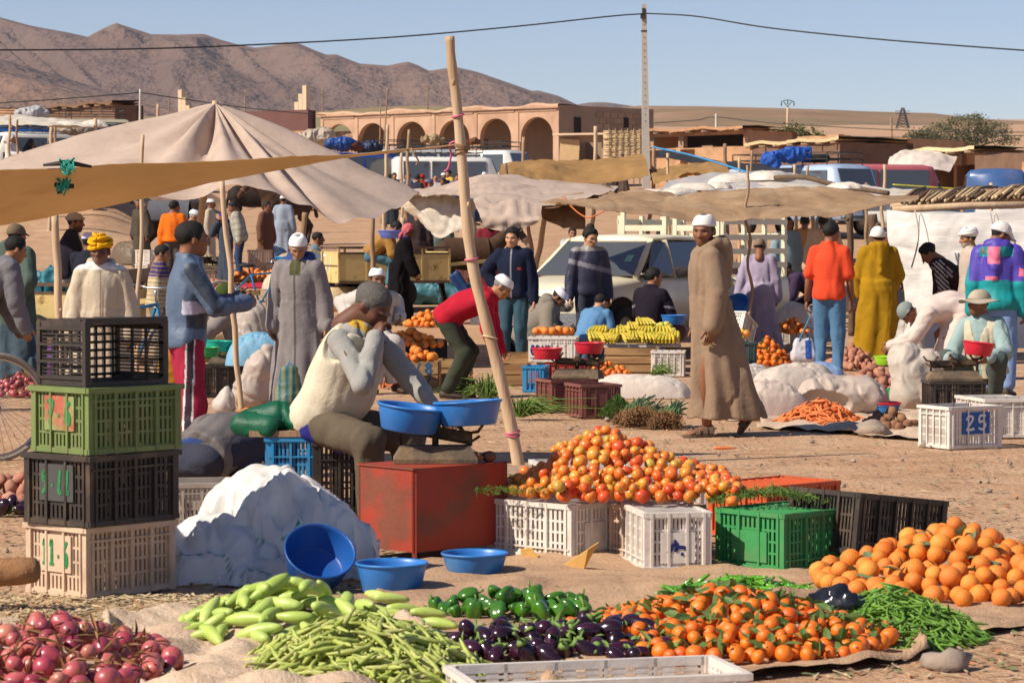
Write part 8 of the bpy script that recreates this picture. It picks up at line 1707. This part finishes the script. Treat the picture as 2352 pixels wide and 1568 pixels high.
folk(690, 23.3, -14, 1.57, 'old man in a long grey zipped robe and white skullcap', wear=[RB(band('807a79', [('4a4c2a', lambda x, y, z: (y > .03) & (np.abs(x) < .30-(.62-z)*.9+.0) & (z > .40) & (np.abs(x) < .055)), ('3a4a7a', lambda x, y, z: z > .53), ('55504f', lambda x, y, z: (np.abs(x) < .008) & (y > 0))]), hood=1, hem=.08, rx=.22, ry=.17, fit=.022, flare=.02)], hat=('kufi', H_('e4e2de')), hairc=(.3, .29, .28), beard=WHITE_BEARD[:3]+(.35,), skin='tan', hp=26, hy=14, lean=6, shoes=(.03, .025, .02))
def track(V, G):
    x, y, z = loc_(V, G); c = np.tile(np.array(H_('4f6078')), (len(V), 1)); ar = np.minimum(rcone(V, G['shr'], G['el'][1], .085, .085), np.minimum(rcone(V, G['el'][1], G['wr'][1], .085, .085), rcone(V, G['el'][0], G['wr'][0], .085, .085))) < 0
    k = z-.27+x*.35; c[(y > -.02) & (z > .08) & (k < 0) & ~ar] = H_('2c3140'); c[(np.abs(k) < .045) & (y > -.05) & ~ar] = H_('b8b4c4')
    
    d = np.minimum(rcone(V, G['shr'], G['el'][1], .0, .0), rcone(V, G['shl'], G['el'][0], .0, .0)); sh = np.abs((V-G['shr']) @ G['ft'])
    c[(rcone(V, G['shr']+A3(.05, 0, 0)*0+G['rt']*.05, G['el'][1]+G['rt']*.05, .05, .04) < .0)] = H_('333c4a'); c[z < .0] = H_('566880'); return c
folk(425, 17.3, 104, 1.64, 'young man in a blue grey tracksuit top and red trousers', wear=[dict(k='pants', fit=.024, c=band('9a2a40', [('3a3038', lambda x, y, z: (x > .09) & (np.abs(y-.01) < .022)), ('d0c8c8', lambda x, y, z: (x > .09) & (np.abs(np.abs(y-.01)-.026) < .005))])), T(track, fit=.022, hem=.06, collar=1, mat=SHINY)], hair='short', skin='brown', hl=(-.05, .36, 1.16), hr=(.06, .38, 1.14), el=(-.6, -.4, -.8), er=(.8, -.5, -.8), hp=2, hy=12, lean=2, curl=.8)
folk(232, 21.6, 6, 1.53, 'dark skinned man in a yellow turban and beige robe', wear=[RB(band('bcae98', [('8a7c6a', lambda x, y, z: (np.abs(x) < .008) & (y > 0) & (z > .0)), ('d8d4cc', lambda x, y, z: (z > .5) & (y > 0))]), hood=1, hem=.09, fit=.03, rx=.25)], hat=('turban', H_('d8a018')), skin='dark', hy=-12, hp=2, beard=(.3, .28, .26, .25))
folk(452, 15.3, 152, 1.7, 'squatting man in a grey vest seen from behind', pel=(0, 0, .28), lean=74, hp=85, **SQUAT, kl=(-.3, 1, .5), kr=(.3, 1, .5), hl=(-.12, .5, .25), hr=(.2, .5, .3), wear=[PT('3a3c48'), T('3c5088', fit=.02), VS('6e6866', fit=.05, open=0, belly=.03)], up_neck=.1)
# --- right side
folk(1905, 29.6, 163, 1.69, 'boy in a bright orange polo shirt and jeans seen from behind', wear=[PT('4f7292', fit=.014, n='jeans'), T('d4492c', sl=-.85, hem=.07, fit=.014, collar=1)], skin='brown', hair='short', hy=-22, hr=(.24, .08, .80), hl=(-.26, .02, .74), shoes=(.25, .2, .12))
folk(2018, 32.4, 183, 1.64, 'man in a mustard yellow hooded robe seen from behind', wear=[RB('9a7416', hood=1, hem=.03, rx=.25, ry=.2, fit=.03, flare=.02), dict(k='top', c=H_('9ab4cc'), fit=.0, hem=-.40, sl=0, collar=1, n='collar')], hat=('knit', H_('dcd8d0')), skin='brown', hair='crop', hl=(-.16, .22, .86), hr=(.16, .22, .88), el=(-1, -.3, -.2), er=(1, -.3, -.2))
def ski(V, G):
    x, y, z = loc_(V, G); c = np.tile(np.array(H_('0b8a8c')), (len(V), 1)); c[(z > .20) & (np.abs(x) < .26)] = H_('4a3a9a'); c[(z > .43) & (y < -.05) & (np.abs(x) < .16)] = H_('0b8a8c'); c[(z > .36) & (z < .53) & (y < -.06) & (np.abs(x+.01) < .06)] = H_('e0708c')
    c[(z > .20) & (z < .235) & (np.abs(x+.03) < .06) & (y < 0)] = H_('e0708c'); c[(z > .52)] = H_('4a3a9a'); c[(x > .22) & (z > .24) & (z < .32)] = H_('e0708c'); return c
folk(2292, 26.2, 160, 1.68, 'man in a purple and teal ski jacket and white cap', wear=[PT('7f98c0', n='jeans', fit=.03), T(ski, fit=.05, hem=.08, hood=1, mat=SHINY)], hat=('cap', H_('d8d4cc')), skin='brown', hy=-55, hp=28, hair='short')
folk(2198, 33.6, -98, 1.66, 'man in a brown striped tracksuit top bending forward', wear=[PT('5a4c40'), T(sleeves('3c2a22', '3c2a22', lambda V, G, c: np.where(((np.abs(np.sin(((V-G['shl']) @ G['ft'])*75)) > .94) & (((V-G['pel']) @ G['rt']) < -.17))[:, None], np.array((.75, .72, .70)), c)), fit=.03, hem=.06)], lean=46, hp=45, hair='curly', skin='brown', pel=(0, -.1, .88), hl=(-.16, .22, .66), hr=(.16, .25, .62))
folk(2234, 32.9, -82, 1.62, 'white turbaned old man in a pale robe before the white sheet', wear=[RB('b4a498', hem=.08, fit=.02)], hat=('turban', H_('e0dcd6')), skin='tan', beard=WHITE_BEARD, hp=8)
folk(2196, 29.4, -86, 1.66, 'man in a pale robe bent low over the potatoes', wear=[RB('c8b6ac', hem=.12, rx=.24, ry=.22, fit=.035, flare=.0), dict(k='top', c=H_('9098a0'), fit=.012, hem=.0, sl=1., n='shirt')], hat=('knit', H_('7c8480')), lean=88, hp=72, pel=(0, -.12, .74), skin='brown', hl=(-.12, .72, .36), hr=(.14, .66, .3), up_neck=.2, fl=(-.13, -.05, .08, 8, 0), fr=(.12, .1, .08, -8, 0))
folk(2268, 25.4, -32, 1.70, 'seated man in a brimmed hat and beige vest behind the red basin', pel=(0, 0, .27), lean=14, hp=2, hy=-28, **SQUAT, kl=(-.5, 1, .9), kr=(.5, 1, .9), hl=(-.2, .45, .42), hr=(.18, .42, .40), wear=[PT('4c5450'), T('8fa4a2', fit=.026, collar=1), VS('c0b49a', fit=.042)], hat=('hat', H_('a89c88')), skin='brown', beard=STUB)
folk(1744, 34.9, 172, 1.50, 'stooped man in a lavender robe carrying a blue basin', wear=[RB('9d92a8', hem=.08, rx=.23, fit=.028)], hat=('knit', H_('7a6a5c')), skin='brown', hp=28, hr=(.26, .05, .72), hl=(-.30, .02, .70), lean=8)
# --- by the pickup
folk(1352, 32.9, 14, 1.63, 'young man in a navy jacket with grey chest band by the pickup', wear=[PT('3a3c48'), T(band('2e2e42', [('7c7880', lambda x, y, z: (np.abs(z-.30-x*.25) < .03) & (y > 0)), ('8a8680', lambda x, y, z: (z > .49))]), fit=.036, hem=.06, collar=1, mat=SHINY)], hair='curly', skin='light', hy=18, hp=12)
folk(1180, 31.3, -14, 1.63, 'young man in a dark navy jacket with one hand on his hip', wear=[PT('36505c', n='jeans'), T(band('1c2236', [('8a8c94', lambda x, y, z: (np.abs(x) < .01) & (y > 0)), ('a84038', lambda x, y, z: (np.abs(x+.1) < .02) & (np.abs(z-.3) < .012) & (y > 0))]), fit=.036, hem=.06, collar=1)], hair='curly', skin='light', hr=(.20, -.02, .95), er=(1, -.3, 0), hy=-6, hp=6)
folk(1040, 26.0, 84, 1.58, 'man in a red jacket bending over the green onions', wear=[PT('3c4034', fit=.026), T('a81e30', fit=.036, hem=.10)], hat=('kufi', H_('e0ddd8')), skin='tan', lean=60, hp=40, pel=(0, -.05, .80), hl=(-.1, .50, .38), hr=(.12, .46, .40), up_neck=.4, hairc=(.2, .19, .18), fl=(-.12, .02, .08, 10, 0), fr=(.12, -.05, .08, -6, 0))
folk(1228, 32.3, 80, 1.66, 'crouching man in a grey hooded jacket and white cap', pel=(0, -.12, .34), lean=42, hp=50, **SQUAT, kl=(-.3, 1, .8), kr=(.3, 1, .8), hl=(-.1, .42, .4), hr=(.12, .42, .42), wear=[PT('6a655c'), T('7e766c', fit=.045, hood=1, hem=.1)], hat=('kufi', H_('d8d8e0')), skin='brown')
folk(1352, 32.0, 150, 1.45, 'crouching boy in a denim blue shirt seen from behind', pel=(0, -.05, .36), lean=38, hp=25, hy=-15, **SQUAT, kl=(-.3, 1, .8), kr=(.3, 1, .8), hl=(-.1, .4, .4), hr=(.14, .42, .42), wear=[PT('4a5a70'), T('5a82a8', fit=.034, hem=.08)], hair='crop', skin='light')
folk(1488, 32.6, 148, 1.66, 'man in a black polo shirt crouching beside the pickup door', pel=(0, 0, .40), lean=10, hy=-35, **SQUAT, kl=(-.3, 1, .8), kr=(.4, 1, .6), hl=(-.15, .4, .5), hr=(.2, .38, .45), wear=[PT('5a3c3c'), T(band('221c26', [('8a8690', lambda x, y, z: (np.abs(x) > .19) & (np.abs(z-.30) < .012))]), sl=-.9, fit=.026, hem=.06, collar=1)], hair='short', skin='tan')
folk(1645, 41.5, -85, 1.62, 'man in an ochre brown robe behind the pickup bed', wear=[RB('6a4a1c', hem=.08)], hat=('kufi', H_('d8d4c8')), skin='tan', hp=10)
folk(1518, 42, 175, 1.6, 'person in a speckled white shirt behind the pickup rack', wear=[PT('4a4440'), T('b8b0a4', fit=.04)], skin='tan')
# --- under the net canopy
folk(1806, 47.4, 20, 1.72, 'man in a light blue robe under the net canopy', wear=[RB('7f98a4', hem=.08, rx=.25)], skin='brown'); folk(1848, 48.6, 170, 1.72, 'person in a tan robe under the net canopy', wear=[RB('b08a5c', hem=.08, rx=.3)], skin='brown'); folk(1893, 47.0, 190, 1.75, 'person in a wide beige robe behind the orange polo shirt', wear=[RB('b89a7c', hem=.08, rx=.33, ry=.25, fit=.06)], skin='brown')
folk(1872, 42.4, -82, 1.55, 'dark haired person in purple black reaching to the ground', wear=[PT('2e2630'), T('40324a', fit=.035, hem=.08)], lean=50, hp=35, pel=(0, 0, .62), hl=(-.14, .6, .22), hr=(.14, .62, .24), hair='short', skin='brown', **{k: v for k, v in SQUAT.items() if k != 'seated'})
folk(2036, 40.6, 10, 1.63, 'boy in a black shirt at the left end of the white sheet', wear=[PT('3a3a40'), T('26242a')], skin='brown'); 
# --- left middle
folk(30, 27.3, 152, 1.66, 'man in a dark green robe seen from behind at the left', wear=[RB(band('4c5a50', [('42525c', lambda x, y, z: z < -.25)]), hem=.06, hood=1, rx=.26, fit=.035)], hat=('cap', H_('6a5c4a')), skin='brown', hl=(-.06, -.16, .88), hr=(.10, -.16, .90), el=(-1, -.2, -.4), er=(1, -.2, -.4))
folk(-62, 24.2, 120, 1.68, 'man in a grey sweater bending at the left edge', wear=[PT('26262c'), T('6e6c70', fit=.045)], lean=38, hp=20, skin='tan', hl=(-.1, .45, .62), hr=(.2, .42, .62))
folk(166, 33.1, 88, 1.7, 'man in a dark jacket and rolled cap sitting on the left cart', dz=.02, pel=(0, -.05, 1.0), fl=(-.12, .45, .62, 0, 0), fr=(.12, .45, .60, 0, 0), lean=6, hl=(-.12, .35, 1.1), hr=(.12, .35, 1.1), wear=[PT('a8a89c'), T(band('24222c', [('c8c4b4', lambda x, y, z: (np.abs(x) < .035) & (y > .06))]), fit=.036)], hat=('pakol', H_('9a8a78')), skin='brown', beard=BEARD, feet=False)
folk(204, 32.2, 160, 1.62, 'man in a white skullcap and dark shirt sitting on the cart', dz=.0, pel=(0, -.05, .86), fl=(-.12, .40, .5, 0, 0), fr=(.12, .40, .5, 0, 0), wear=[PT('9aa09c'), T('23242e', fit=.03)], hat=('kufi', H_('b8b8d0')), skin='dark', hl=(-.15, .3, .9), hr=(.15, .3, .9), feet=False)
folk(362, 29.6, 92, 1.45, 'boy in a purple and cream sweater beside the handlebar', wear=[PT('6a6458'), T(band('b8a888', [('4a3a68', lambda x, y, z: z > .36), ('8a7a5c', lambda x, y, z: np.abs(np.sin(z*60)) > .9)]), fit=.03)], hair='crop', skin='tan', hp=12)
folk(398, 56.5, 172, 1.79, 'man in a bright orange shirt near the grazing mule', wear=[PT('4a4644'), T('d8691c', fit=.04)], skin='brown', headscale=1.12, hy=-30); folk(440, 51.5, 96, 1.76, 'grey haired man in white skullcap and dark jacket', wear=[RB('8a8078', hem=.06), VS('2a262c', fit=.06, open=0)], hat=('kufi', H_('d8d8dc')), hairc=(.3, .3, .3), skin='tan', hp=20)
folk(552, 59.5, -82, 1.72, 'man in a pale checked jacket looking down', wear=[PT('34405c'), T(plaid('a8a494', '8a887c'), fit=.05, hem=.14)], lean=12, hp=25, skin='brown'); folk(518, 57.5, -60, 1.52, 'woman in a purple headscarf with her hand at her mouth', wear=[RB('3c4450', hem=.08)], hat=('scarf', H_('5a2a7c')), skin='brown', hr=(.02, .2, 1.42), er=(.6, 0, -1))
folk(566, 28.4, -96, 1.68, 'seated man in grey with a green knitted cap', pel=(0, .02, .30), lean=18, hp=15, **SQUAT, kl=(-.3, 1, .7), kr=(.3, 1, .7), hl=(-.15, .6, .55), hr=(.2, .4, .4), wear=[PT('5a5a34'), T(sleeves('8c8480', '6a5238'), fit=.045)], hat=('knit', H_('3c4a22')), skin='dark')
folk(858, 27.2, 20, 1.6, 'man whose white skullcap shows behind the seated man', pel=(0, 0, .52), lean=10, **SIT, wear=[RB('b8b0a8')], seated=True, hat=('kufi', H_('e2e0dc')), skin='brown')
folk(918, 44.6, 96, 1.66, 'woman in a long black dress with floral sleeves and pink scarf', wear=[RB(sleeves('100e12', 'b0a090', lambda V, G, c: np.where(((vnoise(V*22) > .35) & (c[:, 0] > .2))[:, None], np.array(H_('a86a60')), c)), hem=.04, rx=.24, ry=.22, fit=.03), dict(k='top', c=H_('2c4278'), fit=.012, hem=-.38, sl=0, collar=1, n='neck_scarf')], hat=('scarf', H_('b8606a')), skin='dark', lean=12, hp=8, hl=(-.16, .22, .86), hr=(.18, .26, .78))
folk(722, 49.5, 98, 1.7, 'man in a blue plaid shirt sitting under the tent', pel=(0, -.1, .62), **SIT, lean=14, wear=[PT('5a7088', n='jeans'), T(plaid('5c7084', '8a7a58'), fit=.036)], skin='brown', hl=(-.12, .4, .75), hr=(.12, .4, .75), hair='short'); folk(858, 47.5, 94, 1.7, 'man in a tan jacket stooping over a blue basin', dz=.22, pel=(0, -.05, .80), lean=44, hp=35, fl=(-.12, .25, .30, 0, 0), fr=(.12, .25, .30, 0, 0), hl=(-.1, .55, .75), hr=(.12, .55, .75), wear=[PT('4a7080'), T('96703a', fit=.05, collar=1)], skin='brown', feet=False)
folk(958, 53, 185, 1.76, 'person in a dark brown robe behind the white flap', wear=[RB('3a2c2c', hem=.08)], skin='brown'); folk(1312, 53.5, 10, 1.66, 'man in a white shirt sitting in the shade left of the pickup', pel=(0, 0, .6), **SIT, lean=10, wear=[PT('6a6860'), T('a8b0b4', fit=.04)], skin='tan', hl=(-.05, .35, .7), hr=(.05, .35, .7)); folk(1348, 52.5, 30, 1.72, 'person in a green shirt beside the grey donkey', pel=(0, 0, .65), **SIT, lean=10, wear=[PT('8a8070'), T('2a6a44', fit=.045)], skin='tan')
folk(1122, 52.5, 178, 1.6, 'person in dark red behind the harnessed donkey', wear=[RB('6a2028', hem=.06)], hat=('scarf', H_('5a2024')), skin='brown')
# --- far crowd
CR = [(893, 88, '3a4048', None, 'dark coated man at the left of the far crowd'), (905, 93, '4a5058', None, 'grey coated man in the far crowd'), (940, 90, '3c4a62', None, 'man in a blue coat in the far crowd'), (957, 86, '2c2c38', None, 'small dark haired figure in the far crowd'), (985, 85, '6a5a5a', ('knit', H_('4a4a6a')), 'figure with a grey woollen cap in the far crowd'), (1000, 88, 'b0a8a4', None, 'bald man in a pale coat in the far crowd'), (1018, 91, '3a3a44', ('kufi', H_('d8d4d0')), 'man with a white skullcap in the far crowd'), (1034, 93, 'c09a4a', None, 'person in a yellow shirt in the far crowd'), (968, 92, '7a2420', ('cap', H_('b02a24')), 'person in a red cap in the far crowd'), (1090, 90, '3a4658', None, 'dark haired man right of the bent pole'), (1112, 92, '6a6a70', ('kufi', H_('dcdcdc')), 'white capped man right of the bent pole'), (1048, 87, '2f4a8a', None, 'figure in a blue top next to the bent pole'), (1022, 86, '8a8078', None, 'grey robed figure low in the far crowd')]
for i, (x, Y, c, h, l) in enumerate(CR): folk(x, Y, (170, 20, -60, 140, 90)[i % 5], 1.62+.04*(i % 4), l, wear=[RB(c, hem=.1)] if i % 3 == 0 else [PT('3a3a40'), T(c, fit=.04)], hat=h, skin=('brown', 'tan')[i % 2], hands=False, hair='short' if 'bald' not in l else None)
folk(1410, 128, 10, 1.70, 'left of two dark heads above the gold awning', wear=[RB('4a3c38')]); folk(1430, 128, -20, 1.80, 'right of two dark heads above the gold awning', wear=[RB('5a4a40')]); folk(766, 188, 170, 1.95, 'man in a lilac shirt before the blocked arch', wear=[PT('4a4a50'), T('9a92a8', fit=.04)])
m1 = equine('mule ridden by the white hooded man', 30, 84, 60, 1.5, '3a2e26', 'up', '241c16'); m2 = equine('mule under the man in the dark sweater', 82, 85, 30, 1.5, '463628', 'up', '241c16')
for m_ in (m1, m2): m_.location.z += .62
folk(28, 84, 60, 1.75, 'man in a white hooded robe riding at the left edge', dz=.62, pel=(0, -.05, 1.48), fl=(-.32, .15, .75, 0, 0), fr=(.32, .15, .75, 0, 0), wear=[RB('c8c4c4', hem=.3)], seated=True, hat=('hood', H_('c8c4c4')), skin='tan', hl=(-.1, .35, 1.65), hr=(.1, .35, 1.65)); folk(72, 85, 30, 1.7, 'man in a dark sweater holding his chin at the left', dz=.62, pel=(0, -.05, 1.42), fl=(-.32, .15, .75, 0, 0), fr=(.32, .15, .75, 0, 0), wear=[PT('3a3a3a'), T('30363a', fit=.05)], skin='tan', hr=(.02, .2, 1.95), hl=(-.15, .3, 1.6))
# --- things they carry
basin('blue basin carried by the lavender robed man', at(1697, 712, 34.7), .17, .13, BLUEP, (R(40), R(-30), 0))
def bag(label, px, py, Y, w, h, col, hand, name='shopping_bag', seed=0, stripes=None):
    p = at(px, py, Y); root = empty(name, p, 0, label, 'bag')
    fd = Field((-w/2-.05, -.12, -.05), (w/2+.05, .12, h+.05), .012)
    for x in (-.32, 0, .32): fd.cone((x*w, 0, .07), (x*w*.9, 0, h*.8), .075, .035, .05)
    fd.disp(lambda P: .008*(np.abs(vnoise(P*14+seed))*2-.6)); V, Fc = fd.mesh(); c = np.tile(np.array(H_(col)), (len(V), 1)); c = stripes(V, c) if stripes else c
    ob('body', to_mesh('body', V, Fc, (SACKM,), cols=c), root)
    for q in (-.03, .03):
        hd = Vector(hand)-p; b = MB(); b.tube([(-w*.22, q, h*.8), (hd.x-.01, hd.y, hd.z), (w*.22, q, h*.8)], .007, 6); b.build('handle', BLUER, root)
bag('white shopping bag with blue handles held by the boy in orange', 1846, 832, 29.7, .24, .28, 'd0ccd0', at(1866, 718, 29.7), seed=2, stripes=lambda V, c: np.where(((np.abs(V[:, 0]-.05) < .035) & (V[:, 1] < 0) & (np.abs(V[:, 2]-.14) < .1))[:, None], np.array(H_('2a4f9c')), c))
bag('striped blue and green bag hanging by the grey robe', 664, 935, 22.9, .15, .38, '4a7a94', at(668, 830, 22.9), seed=4, stripes=lambda V, c: np.where((np.sin(V[:, 0:1]*110) > .2), np.array(H_('8a8a54')), np.where((np.sin(V[:, 0:1]*110) < -.6), np.array(H_('2c6a6a')), c)))

for i, (x, Y, f, c, l) in enumerate(((610, 61, 60, '6a4a3a', 'man in a russet robe among the far sacks'), (650, 66, 170, '8a94a0', 'man in a grey blue robe behind the far sacks'), (325, 63, -40, '4a4238', 'dark robed man behind the thin grey post'), (480, 63, 80, 'b8aa94', 'man in a cream robe near the grazing mule'), (1010, 58, 175, '54605a', 'man in a green grey robe behind the pink headscarf'), (1075, 60, -60, 'a08a70', 'man in a tan robe behind the harnessed donkey'))): folk(x, Y, f, 1.66, l, wear=[RB(c, hem=.08)], hat=(None, ('kufi', H_('d8d4d0')))[i % 2], skin='brown')
